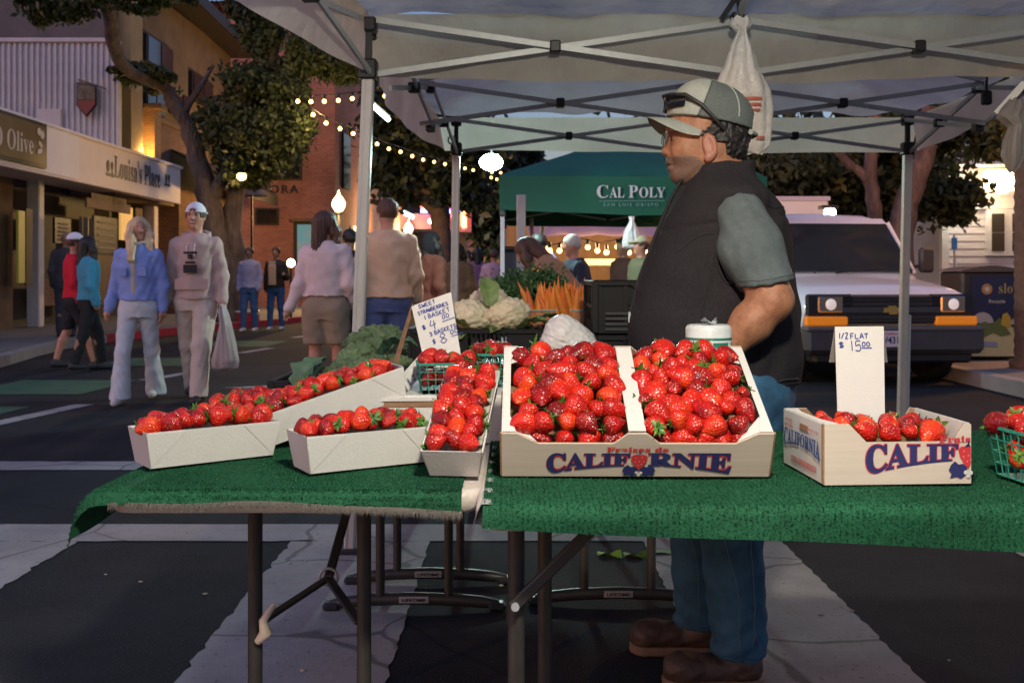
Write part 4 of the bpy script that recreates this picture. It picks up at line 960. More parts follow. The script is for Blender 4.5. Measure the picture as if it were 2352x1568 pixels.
drape('valance', [(-.60, 4.28, 2.22), (-.56, 5.4, 2.24), (-.50, 6.76, 2.22)], [(-.585, 4.28, 1.975), (-.60, 5.0, 1.965), (-.56, 5.9, 1.97), (-.46, 6.76, 2.0)], M_FAB, tB, 40, .012, 6.)
drape('valance', [(2.72, 6.76, 2.22), (2.7, 4.3, 2.22)], [(2.76, 6.76, 1.99), (2.74, 5.5, 2.04), (2.72, 4.3, 2.06)], M_FAB, tB, 40, .012, 7.)
for (xa, ya, xb, yb) in ((-.50, 5.36, 1.05, 5.36), (2.54, 5.36, 1.05, 5.36)):
    mb = MB(); mb.bar((xa, ya, 2.2), (xb, yb, 2.55), .02, .028); mb.build('roof_bar', M_ALU, tB, True)
c = P(2266, 225, 5.3); q = MB(); q.box(c, (.05, .04, .075), bev=.008); q.bar(c + Vector((0, 0, .03)), c + Vector((0, 0, .11)), .012, .012); q.build('hanging_clip', M_JOINT, tB, True)
c = P(1037, 322, 6.5); q = MB(); q.tube([c + Vector((.0 + .022 * math.cos(a), 0, .028 * math.sin(a))) for a in [k * PI / 5 for k in range(11)]], .006, 6); q.build('ring', M_POST, tB, True)
# ---- green tent
M_GRN = mat('green_canvas', (.006, .115, .085), .75, noise=(2, .5), col2=(.004, .085, .065), bump=(10, .25, .02), transl=.12)
M_GRN2 = mat('green_valance', (.008, .095, .052), .75, noise=(2, .4), col2=(.006, .08, .045), bump=(10, .2, .02))
M_CPL = mat('pale_print', (.55, .50, .52), .7); M_CPL2 = mat('grey_green_print', (.16, .28, .24), .7)
tG = thing('green_tent', 'green canopy tent with pale CAL POLY lettering on its valance', 'tent', (1.4, 13, 0))
roof_grid('roof', -.15, 2.94, 11.48, 14.6, 2.29, 2.98, M_GRN, tG, 30, .008, 9., .85)
drape('valance', [(-.15, 11.47, 2.29), (2.94, 11.47, 2.29)], [(-.14, 11.45, 1.90), (1.4, 11.45, 1.84), (2.94, 11.45, 1.84)], M_GRN2, tG, 50, .004, 2.)
drape('valance', [(-.15, 14.6, 2.29), (-.15, 11.47, 2.29)], [(-.15, 14.6, 1.86), (-.14, 11.45, 1.9)], M_GRN2, tG, 30, .006, 3.)
drape('valance', [(2.94, 14.6, 2.29), (-.15, 14.6, 2.29)], [(2.94, 14.6, 1.85), (-.15, 14.6, 1.87)], M_GRN2, tG, 40, .006, 4.)
M_PINKPOST = mat('lavender_post', (.46, .38, .42), .5)
for bx, by in ((-.11, 11.5), (-.11, 14.5), (2.9, 11.5), (2.9, 14.5)): tent_leg(tG, (bx, by, 0), (bx, by, 1.85), .05, M_PINKPOST)
scissor(tG, (-.1, 14.5), (2.9, 14.5), 2.2, 1.95); scissor(tG, (-.1, 11.55), (2.9, 11.55), 2.2, 1.95)
def onval(u, v): return P(u, v, 11.42)
def vlet(s, u0, u1, v0, v1, m, bold=0., sp=1.):
    a = onval(u0, v1); b = onval(u1, v0); lettering('valance_lettering', s, b.x - a.x, b.z - a.z, ((a + b) / 2, (1, 0, 0), (0, 0, 1)), m, tG, bold, spacing=sp)
vlet(bold_serif('C'), 1371, 1397, 425, 455, M_CPL); vlet(bold_serif('AL'), 1400, 1434, 430, 454, M_CPL); vlet(bold_serif('P'), 1444, 1465, 426, 454, M_CPL); vlet(bold_serif('OLY'), 1468, 1528, 430, 454, M_CPL)
vlet('SAN LUIS OBISPO', 1386, 1512, 466, 474, M_CPL2, .01, 1.5)
a = onval(1376, 462); b = onval(1527, 461); q = MB(); q.bar(a, b, .004, .006); q.build('valance_rule', M_CPL2, tG, True)
for k, (u, d, lab) in enumerate(((1197, 9.3, 'pale tent post standing left of the carrots'), (1221, 14.0, 'thin pale tent post beyond the carrots'), (1246, 15.0, 'thin lavender tent post under the pink awning'))):
    pp = thing('tent_post', lab, 'post', (P(u, 0, d).x, d, 0)); x = P(u, 0, d).x
    q = MB(); q.box((x, d, 1.0 if k else .95), (.055 + .03 * (k == 0), .05, 1.9), bev=.005); q.build('tube', M_PINKPOST if k else M_POST, pp, True)
    q = MB(); q.box((x, d, .012), (.14, .12, .024)); q.build('foot', M_JOINT, pp, True)
# ---- food stall under a pink awning behind the green tent
fs = thing('food_stall', 'warm lit food stall with pink scalloped awning behind the green tent', 'stall', (2.2, 16.5, 0))
q = MB(); q.grid(lambda a, b: (.25 + 4.6 * a, 15.6 + .8 * (1 - b) - .02 * math.sin(a * 60), 1.95 - .16 * b - .03 * b * abs(math.sin(a * 26))), 90, 4); q.build('awning', mat('pink_canvas', (.55, .36, .42), .8, transl=.2), fs, True)
q = MB(); q.box((2.4, 17.4, 1.1), (5.0, .1, 2.2)); q.build('back_wall', mat('brown_boards', (.28, .16, .08), .8, noise=(6, .8), stretch=(1, 1, .1)), fs, True)
q = MB(); q.box((2.0, 16.2, .50), (3.4, .7, 1.0)); q.build('counter', mat('dark_counter', (.06, .045, .035), .6), fs, True)
q = MB(); q.box((2.0, 16.2, 1.03), (3.5, .8, .05), bev=.01); q.build('counter_top', mat('pale_counter', (.55, .42, .32), .5), fs, True)
q = MB(); q.box((1.95, 15.9, 1.36), (1.6, .06, .10)); q.build('rail', mat('pale_counter', (.55, .42, .32)), fs, True)
for x in (.45, 4.4): q = MB(); q.tube([(x, 15.65, 0), (x, 15.65, 1.95)], .03); q.build('post', M_PINKPOST, fs, True)
nb = thing('navy_bin', 'tall navy bin standing by the tent posts left of the greens', 'bin', (P(1175, 0, 12.6).x, 12.6, 0))
q = MB(); q.box((P(1175, 0, 12.6).x, 12.6, .76), (.24, .4, 1.4), bev=.03); q.build('body', mat('navy_plastic', (.018, .018, .04), .5), nb, True)
q = MB(); q.box((P(1175, 0, 12.6).x, 12.6, 1.48), (.26, .42, .06), bev=.02); q.build('lid', M_JOINT, nb, True)

# ================================================================== TABLES AND TURF
M_TOP = mat('speckled_plastic', (.56, .50, .44), .5, noise=(40, .6), col2=(.47, .41, .36), bump=(90, .2))
M_LEGM = mat('bronze_steel', (.055, .05, .043), .45, metal=.3, noise=(12, .6), col2=(.035, .032, .028))
def slab(mb, x0, x1, y0, y1, z0, z1, r=.05, e=.012):
    def ring(ins, z):
        out = []
        for cx, cy, a0 in ((x1 - r, y1 - r, 0), (x0 + r, y1 - r, 90), (x0 + r, y0 + r, 180), (x1 - r, y0 + r, 270)):
            for k in range(7):
                a = R(a0 + 15 * k); out.append((cx + (r - ins) * math.cos(a), cy + (r - ins) * math.sin(a), z))
        return out
    rings = [ring(e, z0), ring(0, z0 + e), ring(0, z1 - e), ring(e * .3, z1 - e * .3), ring(e, z1)]
    n = len(rings[0]); vs = [p for q in rings for p in q]
    fs = [(i * n + k, i * n + (k + 1) % n, (i + 1) * n + (k + 1) % n, (i + 1) * n + k) for i in range(len(rings) - 1) for k in range(n)]
    mb.add(vs, fs, 0, True); mb.add(rings[0], [tuple(range(n))[::-1]]); mb.add(rings[-1], [tuple(range(n))])
M_MOULD = mat('moulded_mark', (.30, .29, .27), .5)
def leg_frame(tab, cx, cy, sp=.235, foot=.58, z1=.70, axis='x', brace=None, name_plate=True, r=.0155):
    X = Vector((1, 0, 0)) if axis == 'x' else Vector((0, 1, 0)); c = Vector((cx, cy, 0))
    for s in (-1, 1):
        q = MB(); q.tube([c + X * s * sp / 2 + Vector((0, 0, .03)), c + X * s * sp / 2 + Vector((0, 0, z1))], r, 14); q.build('leg', M_LEGM, tab, True)
    q = MB()
    q.tube([c + X * t * foot / 2 + Vector((0, 0, .022 + .02 * (1 - t * t))) for t in (-1, -.8, -.5, 0, .5, .8, 1)], [.014, .02, .021, .021, .021, .02, .014], 10)
    ft = q.build('foot_bar', M_LEGM, tab, True)
    for s in (-1, 1):
        q = MB(); q.box(c + X * s * foot * .49 + Vector((0, 0, .016)), (.06, .05, .03), bev=.01); q.build('foot_cap', M_JOINT, ft, True)
    if name_plate and axis == 'x':
        q = MB(); q.box(c + Vector((0, -.0215, .043)), (.10, .004, .022), bev=.001); q.build('plate', M_MOULD, ft, True)
        lettering('plate_lettering', 'LIFETIME', .08, .011, (c + Vector((0, -.0245, .043)), (1, 0, 0), (0, 0, 1)), M_JOINT, ft, .02)
    if brace is not None:
        ring = c + Vector((0, brace * .22, .43)); top = c + Vector((.035, brace * .62, z1))
        q = MB(); q.bar(ring, top, .022, .012, bev=.003); q.build('brace', M_LEGM, tab, True)
        for s in (-1, 1):
            q = MB(); q.bar(c + X * s * (sp / 2 - .01) + Vector((0, 0, .40)), ring, .022, .008, bev=.002); q.build('brace', M_LEGM, tab, True)
        q = MB(); q.tube([ring + Vector((.022 * math.cos(a), .003, .022 * math.sin(a))) for a in [k * PI / 8 for k in range(17)]], .0035, 6); q.build('brace_ring', M_ALU, tab, True)
Z_T = .738
tabL = thing('folding_table', 'folding table under green turf holding the white strawberry trays', 'table', (-.42, 2.7, 0))
mb = MB(); slab(mb, -.785, -.055, 1.90, 3.55, .694, Z_T); mb.build('tabletop', M_TOP, tabL, True)
leg_frame(tabL, -.437, 2.15, brace=1, name_plate=False); leg_frame(tabL, -.335, 3.42)
c = Vector((-.545, 2.135, .395)); q = MB(); q.tube([c + Vector((0, 0, -.03)), c + Vector((.02, -.01, -.005)), c + Vector((.015, -.015, .02)), c + Vector((.035, 0, .05))], [.008, .014, .009, .006], 8); q.build('tape_knot', mat('masking_tape', (.55, .45, .33), .8), tabL, True)
tabR = thing('folding_table', 'long folding table under green turf at the right with the double strawberry flat', 'table', (1.1, 2.1, 0))
mb = MB(); slab(mb, -.066, 2.2, 1.765, 2.515, .694, Z_T); mb.build('tabletop', M_TOP, tabR, True)
for yy, xx in ((1.90, .008), (2.28, .075)):
    q = MB(); q.tube([(xx, yy, 0), (xx, yy, .70)], .0165, 14); q.build('leg', M_LEGM, tabR, True)
for yy in (1.9, 2.28):
    q = MB(); q.tube([(2.0, yy, 0), (2.0, yy, .70)], .0165, 14); q.build('leg', M_LEGM, tabR, True)
q = MB(); q.bar((.0, 1.874, .525), (.20, 1.874, .72), .022, .018, up=(0, 1, 0), bev=.003); q.build('brace', M_LEGM, tabR, True)
q = MB(); q.tube([(.006, 1.86, .53), (.006, 1.878, .53)], .008, 10); q.build('rivet', M_ALU, tabR, True)
q = MB(); q.grid(lambda a, b: (-.072 + .022 * (1 - a) * b + .035 * a, 1.762 + .74 * b, .745 + .002 * math.sin(b * 50) - .048 * max(0, 1 - a * 2.2)), 6, 40); q.build('plastic_wrap', mat('cling_film', (.45, .45, .45), .25, noise=(25, .9), col2=(.2, .2, .2), bump=(40, .8)), tabR, True)
tabP = thing('folding_table', 'folding table behind the trays carrying the vegetable crates', 'table', (-.3, 4.3, 0))
mb = MB(); slab(mb, -.70, .08, 3.58, 5.3, .694, Z_T); mb.build('tabletop', M_TOP, tabP, True)
leg_frame(tabP, -.31, 3.71); leg_frame(tabP, -.31, 5.1)
tabQ = thing('folding_table', 'folding table behind the vendor under the carrots and black crates', 'table', (.4, 4.0, 0))
mb = MB(); slab(mb, .09, .85, 3.30, 5.1, .694, Z_T); mb.build('tabletop', M_TOP, tabQ, True)
leg_frame(tabQ, .37, 3.48); leg_frame(tabQ, .45, 4.9)
q = MB(); q.grid(lambda a, b: (-.02 + .95 * a, 3.28 - .01 * math.sin(a * 30), .745 - .16 * b), 30, 4); q.grid(lambda a, b: (-.02 + .95 * a, 3.28 + 1.85 * b, .745 + .001 * math.sin(a * 9)), 20, 20); tcl = q.build('black_tablecloth', mat('black_cloth', (.014, .014, .016), .9), None); tag(tcl, 'black cloth spread under the carrots and crates', 'tablecloth')

def turf_mat(name, c, c2, rows, axis):
    m = bpy.data.materials.new(name); m.use_nodes = True; N = m.node_tree.nodes; L = m.node_tree.links; b = N['Principled BSDF']
    tc = N.new('ShaderNodeTexCoord'); mp = N.new('ShaderNodeMapping'); L.new(tc.outputs['Object'], mp.inputs[0])
    nz = N.new('ShaderNodeTexNoise'); nz.inputs['Scale'].default_value = 70; nz.inputs['Detail'].default_value = 3; L.new(mp.outputs[0], nz.inputs['Vector'])
    n2 = N.new('ShaderNodeTexNoise'); n2.inputs['Scale'].default_value = 6; n2.inputs['Detail'].default_value = 3; L.new(mp.outputs[0], n2.inputs['Vector'])
    ad = N.new('ShaderNodeMath'); ad.operation = 'MULTIPLY_ADD'; ad.inputs[1].default_value = .5; L.new(n2.outputs['Fac'], ad.inputs[0])
    hf = N.new('ShaderNodeMath'); hf.operation = 'MULTIPLY'; hf.inputs[1].default_value = .5; L.new(nz.outputs['Fac'], hf.inputs[0]); L.new(hf.outputs[0], ad.inputs[2])
    cr = N.new('ShaderNodeValToRGB'); cr.color_ramp.elements[0].position = .35; cr.color_ramp.elements[1].position = .65; cr.color_ramp.elements[0].color = (*c2, 1); cr.color_ramp.elements[1].color = (*c, 1)
    L.new(ad.outputs[0], cr.inputs[0]); L.new(cr.outputs[0], b.inputs['Base Color']); b.inputs['Roughness'].default_value = .85; b.inputs['Specular IOR Level'].default_value = .25
    return m
M_TURF = turf_mat('green_turf', (.012, .092, .040), (.007, .056, .024), 1, 0)
M_BACK = mat('turf_backing', (.03, .03, .028), .9, noise=(60, .8), col2=(.06, .055, .05))
def turf(name, fn, nu, nv, blades, hgt, parent, rowfreq, rowaxis, seed, lab):
    """carpet sheet: ridged surface plus short pile; fn(a,b) -> point"""
    t = thing(name, lab, 'turf mat', fn(.5, .5))
    mb = MB(); mb.grid(fn, nu, nv); mb.build('backing', M_TURF, t, True)
    rg = np.random.default_rng(seed)
    a = rg.uniform(0, 1, blades); b = rg.uniform(0, 1, blades)
    V = np.empty((blades * 3, 3))
    e = 1e-3
    gu, gv = nu * 2, nv * 2
    GR = np.array([[fn(i / gu, j / gv) for j in range(gv + 1)] for i in range(gu + 1)])
    ia = np.minimum((a * gu).astype(int), gu - 1); jb = np.minimum((b * gv).astype(int), gv - 1); fa = (a * gu - ia)[:, None]; fb = (b * gv - jb)[:, None]
    c00, c10, c01, c11 = GR[ia, jb], GR[ia + 1, jb], GR[ia, jb + 1], GR[ia + 1, jb + 1]
    P0 = (c00 * (1 - fa) + c10 * fa) * (1 - fb) + (c01 * (1 - fa) + c11 * fa) * fb
    Pa = (c10 - c00) * (1 - fb) + (c11 - c01) * fb; Pb = (c01 - c00) * (1 - fa) + (c11 - c10) * fa
    nrm = np.cross(Pa, Pb); nrm /= np.maximum(np.linalg.norm(nrm, axis=1), 1e-9)[:, None]
    nrm[(nrm[:, 2] < 0) & (np.abs(nrm[:, 2]) > .3)] *= -1
    tv = Pa / np.maximum(np.linalg.norm(Pa, axis=1), 1e-9)[:, None]
    bv = np.cross(nrm, tv)
    rowc = P0[:, rowaxis] if rowaxis < 3 else P0[:, 2]
    ridge = .55 + .45 * np.cos(rowc * rowfreq)
    h = hgt * (.25 + 1.0 * ridge) * rg.uniform(.7, 1.15, blades)
    ang = rg.uniform(0, 2 * PI, blades); w = rg.uniform(.0008, .0017, blades)
    sd = tv * np.cos(ang)[:, None] + bv * np.sin(ang)[:, None]
    lean = (tv * rg.normal(0, .35, blades)[:, None] + bv * rg.normal(0, .35, blades)[:, None])
    V[0::3] = P0 - sd * w[:, None]; V[1::3] = P0 + sd * w[:, None]; V[2::3] = P0 + (nrm + lean) * h[:, None]
    me = bpy.data.meshes.new('pile'); me.from_pydata(V.tolist(), [], np.arange(3 * blades).reshape(-1, 3).tolist()); me.materials.append(M_TURF); me.update()
    o = link('pile', me, t, True); o['kind'] = 'stuff'
    return t
def turfL(a, b):
    # b: 0 = front hem, 1 = back ; a: 0 = left hem, 1 = right
    x = -.800 + .705 * a; s = b * 1.72; fy = 1.893 + .004 * math.sin(a * 5) ; z = .7435 + .0015 * math.sin(x * 23 + s * 9)
    drop = .010 + .004 * math.sin(a * 7 + 1) + .014 * a
    if s < drop:
        y = fy - .012 - .004 * (1 - s / drop); z = z - .012 - (drop - s)
    elif s < drop + .02:
        q = (s - drop) / .02 * PI / 2; y = fy - .012 + .012 * math.sin(q) ; z = z - .012 + .012 * math.sin(q)
    else: y = fy + (s - drop - .02)
    if a < .10:      # left flap hangs over the table end
        q = (.10 - a) / .10
        x = -.745 - .085 * math.sin(min(q * 1.3, 1) * PI / 2) - .02 * max(0, q - .6); z = z - .012 * q - .105 * max(0, q - .30) ** 1.2 * (1 + .25 * math.sin(y * 7)) * (1.05 - .25 * min(1, max(0, (y - 1.9)) / .6))
    return Vector((x, y, z))
turf('turf_mat', turfL, 90, 130, 190000, .0036, None, 560, 3, 4, 'green artificial turf mat with frayed front edge on the tray table')
def turfR(a, b):
    x = -.052 + 2.3 * a; s = b * .90; drop = .018 + .050 * min(a * 1.9, 1) + .003 * math.sin(a * 23); fy = 1.757
    z = .7435 + .002 * math.sin(x * 9 + 2) + .004 * max(0, math.sin(x * 6 - 1.2)) * max(0, (s - .6) / .3)
    rr = .022
    if s < drop: return Vector((x, fy - rr * .2 + .006 * math.sin(x * 11) * (1 - s / drop), z - rr - (drop - s)))
    if s < drop + .035:
        q = (s - drop) / .035 * PI / 2; return Vector((x, fy - rr * .2 + rr * (1 - math.cos(q)), z - rr + rr * math.sin(q)))
    y = fy + rr * .8 + (s - drop - .035)
    if y > 2.45: z += .012 * max(0, math.sin(x * 5.3 + .3)) * min(1, (y - 2.45) / .06)
    return Vector((x, y, z))
turf('turf_mat', turfR, 160, 60, 280000, .0032, None, 640, 0, 9, 'ribbed green artificial turf mat draped over the long right table')
fr = MB(); rr_ = random.Random(5)
for k in range(2600):       # frayed threads along the cut front edge of the left mat
    a = rr_.uniform(.09, 1); p = turfL(a, 0.0); l = rr_.uniform(.004, .016); w = .0007
    q = p + Vector((rr_.uniform(-.004, .004), -.002 - rr_.uniform(0, .004), -l)); fr.add([p + Vector((-w, 0, .004)), p + Vector((w, 0, .004)), q], [(0, 1, 2)])
tl_ = [o for o in COL.objects if o.name.startswith('turf_mat') and o.type == 'EMPTY'][0]
o = fr.build('fringe', mat('frayed_thread', (.10, .09, .075), .9), tl_, True); o['kind'] = 'stuff'
# ================================================================== STALL LAMP (hangs from the tent frame above the tables)
LX, LY, LZ = .26, .76, 2.20
lp = thing('work_lamp', 'clip on work lamp hanging from the tent frame above the strawberry tables', 'lamp', (LX, LY, LZ))
q = MB(); q.lathe([(.03, .13), (.05, .10), (.085, .02), (.10, -.03)], 20, c=(LX, LY, LZ)); q.build('shade', M_ALU, lp, True)
q = MB(); q.ball((LX, LY, LZ - .012), (.032, .032, .038)); q.build('bulb', lamp_mat('work_bulb', (1, .9, .72), 30), lp, True)
q = MB(); q.tube([(LX, LY, LZ + .13), (LX + .02, LY + .01, LZ + .3), (LX + .1, LY + .05, 2.5), (.93, 1.6, 2.36)], .006, 6); q.build('cord', M_BLACK, lp, True)
point_light('lamp_light', (LX, LY, LZ - .085), 66, (1.0, .92, .76), .08, lp)

# ================================================================== STRAWBERRIES
def berry_mat():
    m = bpy.data.materials.new('strawberry_skin'); m.use_nodes = True; N = m.node_tree.nodes; L = m.node_tree.links; b = N['Principled BSDF']
    tc = N.new('ShaderNodeTexCoord'); oi = N.new('ShaderNodeObjectInfo')
    vo = N.new('ShaderNodeTexVoronoi'); vo.inputs['Scale'].default_value = 205; vo.inputs['Randomness'].default_value = .55; L.new(tc.outputs['Object'], vo.inputs['Vector'])
    # ripe red, varied from fruit to fruit, paler towards the stalk
    nz = N.new('ShaderNodeTexNoise'); nz.inputs['Scale'].default_value = 38; nz.inputs['Detail'].default_value = 2
    va = N.new('ShaderNodeVectorMath'); va.operation = 'ADD'; cm = N.new('ShaderNodeMath'); cm.operation = 'MULTIPLY'; cm.inputs[1].default_value = 37.0
    L.new(oi.outputs['Random'], cm.inputs[0]); L.new(tc.outputs['Object'], va.inputs[0]); L.new(cm.outputs[0], va.inputs[1]); L.new(va.outputs[0], nz.inputs['Vector'])
    ad = N.new('ShaderNodeMath'); ad.operation = 'ADD'; L.new(nz.outputs['Fac'], ad.inputs[0])
    mr = N.new('ShaderNodeMapRange'); mr.inputs[3].default_value = -.34; mr.inputs[4].default_value = .30; L.new(oi.outputs['Random'], mr.inputs[0]); L.new(mr.outputs[0], ad.inputs[1])
    cr = N.new('ShaderNodeValToRGB'); E = cr.color_ramp.elements
    E[0].position = .12; E[0].color = (.15, .003, .006, 1); E[1].position = .86; E[1].color = (.62, .050, .008, 1)
    e = E.new(.42); e.color = (.40, .007, .005, 1); e = E.new(.66); e.color = (.52, .014, .007, 1)
    L.new(ad.outputs[0], cr.inputs[0])
    seed = N.new('ShaderNodeValToRGB'); seed.color_ramp.elements[0].position = .13; seed.color_ramp.elements[1].position = .22; seed.color_ramp.elements[0].color = (.72, .72, .72, 1); seed.color_ramp.elements[1].color = (0, 0, 0, 1)
    L.new(vo.outputs['Distance'], seed.inputs[0])
    mx = N.new('ShaderNodeMix'); mx.data_type = 'RGBA'; mx.inputs[7].default_value = (.72, .33, .09, 1); L.new(seed.outputs[0], mx.inputs[0]); L.new(cr.outputs[0], mx.inputs[6])
    L.new(mx.outputs[2], b.inputs['Base Color'])
    dp = N.new('ShaderNodeValToRGB'); dp.color_ramp.elements[0].position = .08; dp.color_ramp.elements[1].position = .62; L.new(vo.outputs['Distance'], dp.inputs[0])
    bp = N.new('ShaderNodeBump'); bp.inputs['Strength'].default_value = .6; bp.inputs['Distance'].default_value = .0022; L.new(dp.outputs[0], bp.inputs['Height']); L.new(bp.outputs[0], b.inputs['Normal'])
    b.inputs['Roughness'].default_value = .30; b.inputs['Specular IOR Level'].default_value = .45
    b.inputs['Subsurface Weight'].default_value = .12; b.inputs['Subsurface Radius'].default_value = (.006, .001, .001); b.inputs['Subsurface Scale'].default_value = .5
    return m
M_BERRY = berry_mat()
M_CALYX = mat('calyx_green', (.11, .24, .035), .5, noise=(90, .6), col2=(.06, .14, .02), transl=.2, rnd=(.03, .3))
def berry_mesh(k):
    rr = random.Random(100 + k); n, m = 20, 16
    prof = [(0, .0), (.03, .42), (.09, .72), (.18, .92), (.30, 1.0), (.45, .95), (.6, .80), (.74, .60), (.86, .38), (.95, .18), (1, .0)]
    ln = (1.30, 1.15, 1.45, 1.08, 1.35, 1.22, 1.55)[k % 7]; tipr = (.0, .14, .0, .22, .06, .1, -.03)[k % 7]; flat = (1.0, .86, .95, .8, .9, 1.0, .92)[k % 7]
    ph = [rr.uniform(0, 6) for _ in range(6)]; amp = (.05, .09, .05, .13, .08, .06, .05)[k % 7]
    vs = []
    for i in range(m + 1):
        t = i / m
        for j in range(len(prof) - 1):
            if prof[j][0] <= t <= prof[j + 1][0]:
                f = (t - prof[j][0]) / (prof[j + 1][0] - prof[j][0]); f = f * f * (3 - 2 * f) * .35 + f * .65; r = prof[j][1] + (prof[j + 1][1] - prof[j][1]) * f; break
        r += tipr * math.sin(PI * t) ** 1 * t
        for a in range(n):
            th = 2 * PI * a / n
            q = 1 + amp * math.sin(2 * th + ph[0] + t * 2) + amp * .6 * math.sin(3 * th + ph[1] - t * 4) * t
            x = r * q * math.cos(th); y = r * q * math.sin(th) * flat
            z = -t * 2 * ln * .88 + ln * .75 + .06 * math.sin(th + ph[2]) * (1 - t)
            vs.append((x * .020 + .003 * math.sin(ph[3]) * t * t, y * .020, z * .020))
    mb = MB(); mb.add(vs, [(i * n + (a + 1) % n, i * n + a, (i + 1) * n + a, (i + 1) * n + (a + 1) % n) for i in range(m) for a in range(n)], 0, True)
    return mb.mesh('strawberry', M_BERRY), ln * .75 * .020
def calyx_mesh(k):
    rr = random.Random(300 + k); mb = MB(); nl = 8 + k % 3
    for j in range(nl):
        a = 2 * PI * j / nl + rr.uniform(-.25, .25); L_ = rr.uniform(.010, .018); up = rr.uniform(-.3, .9); w = rr.uniform(.0028, .0045)
        d = Vector((math.cos(a), math.sin(a), 0)); s = Vector((-d.y, d.x, 0)); pts = []
        for i, t in enumerate((0, .35, .7, 1)):
            c = d * (L_ * t) + Vector((0, 0, .001 + L_ * (up * t - (.35 + up * .4) * t * t * (1.2 if up < .3 else .4)))); ww = w * (.5, 1, .75, .05)[i]
            pts += [c - s * ww, c + Vector((0, 0, .0012)), c + s * ww]
        mb.add(pts, [(3 * i + q, 3 * i + q + 1, 3 * i + q + 4, 3 * i + q + 3) for i in range(3) for q in range(2)], 0, True)
    mb.tube([(0, 0, 0), (.001, 0, .006), (.003, .001, .011)], [.0018, .0014, .0012], 6)
    return mb.mesh('calyx', M_CALYX)
BM = [berry_mesh(k) for k in range(7)]; CM = [calyx_mesh(k) for k in range(4)]
rb = random.Random(21)
N_BERRY = 0
def berry(pos, tip, size, label, group, calyx=None, roll=None):
    global N_BERRY
    calyx = rb.random() < .8 if calyx is None else calyx
    k = rb.randrange(7); me, top = BM[k]
    q = (-Vector(tip)).normalized().to_track_quat('Z', 'Y') @ Euler((0, 0, rb.uniform(0, 6.28) if roll is None else roll)).to_quaternion()
    o = bpy.data.objects.new('strawberry', me); COL.objects.link(o); o.location = pos; o.rotation_mode = 'QUATERNION'; o.rotation_quaternion = q
    o.scale = (size, size, size * rb.uniform(.92, 1.08)); tag(o, label, 'strawberry', group)
    if calyx:
        c = bpy.data.objects.new('calyx', CM[rb.randrange(4)]); COL.objects.link(c); c.parent = o; c.location = (0, 0, top * .98); c.scale = (1.05,) * 3
    N_BERRY += 1
    return o
ORD = ('first', 'second', 'third', 'fourth', 'fifth', 'sixth', 'seventh', 'eighth', 'ninth')
def fill(M, x0, x1, y0, y1, z, sp, size, label, group, heap=0.0, jit=.25, tipdir=None, spread=1.0, skip=None, zj=.004):
    """one visible layer of fruit over a rectangle in the local frame M, jittered hexagonal packing"""
    ny = max(1, round((y1 - y0) / (sp * .9))); nx = max(1, round((x1 - x0) / sp)); R3 = M.to_3x3(); n = 0
    for j in range(ny):
        for i in range(nx):
            fx = (i + .5 + (.22 if j % 2 else -.22)) / nx; fy = (j + .5) / ny
            if skip and skip(fx, fy): continue
            x = x0 + (x1 - x0) * min(max(fx, .04), .96) + rb.uniform(-jit, jit) * sp; y = y0 + (y1 - y0) * fy + rb.uniform(-jit, jit) * sp
            zz = z + heap * (1 - (2 * fx - 1) ** 2) * (1 - .6 * (2 * fy - 1) ** 2) + rb.uniform(-zj, zj)
            a = rb.uniform(0, 2 * PI); el = rb.uniform(-.5, .35) * spread
            t = Vector((math.cos(a), math.sin(a) * .8, el))
            if tipdir is not None: t = t * .75 + Vector(tipdir)
            berry(M @ Vector((x, y, zz)), R3 @ t.normalized(), size * rb.uniform(.84, 1.18), label.replace('ROW', ORD[min(j, 8)]).replace('COL', ORD[min(i, 8)]), group); n += 1
    return n

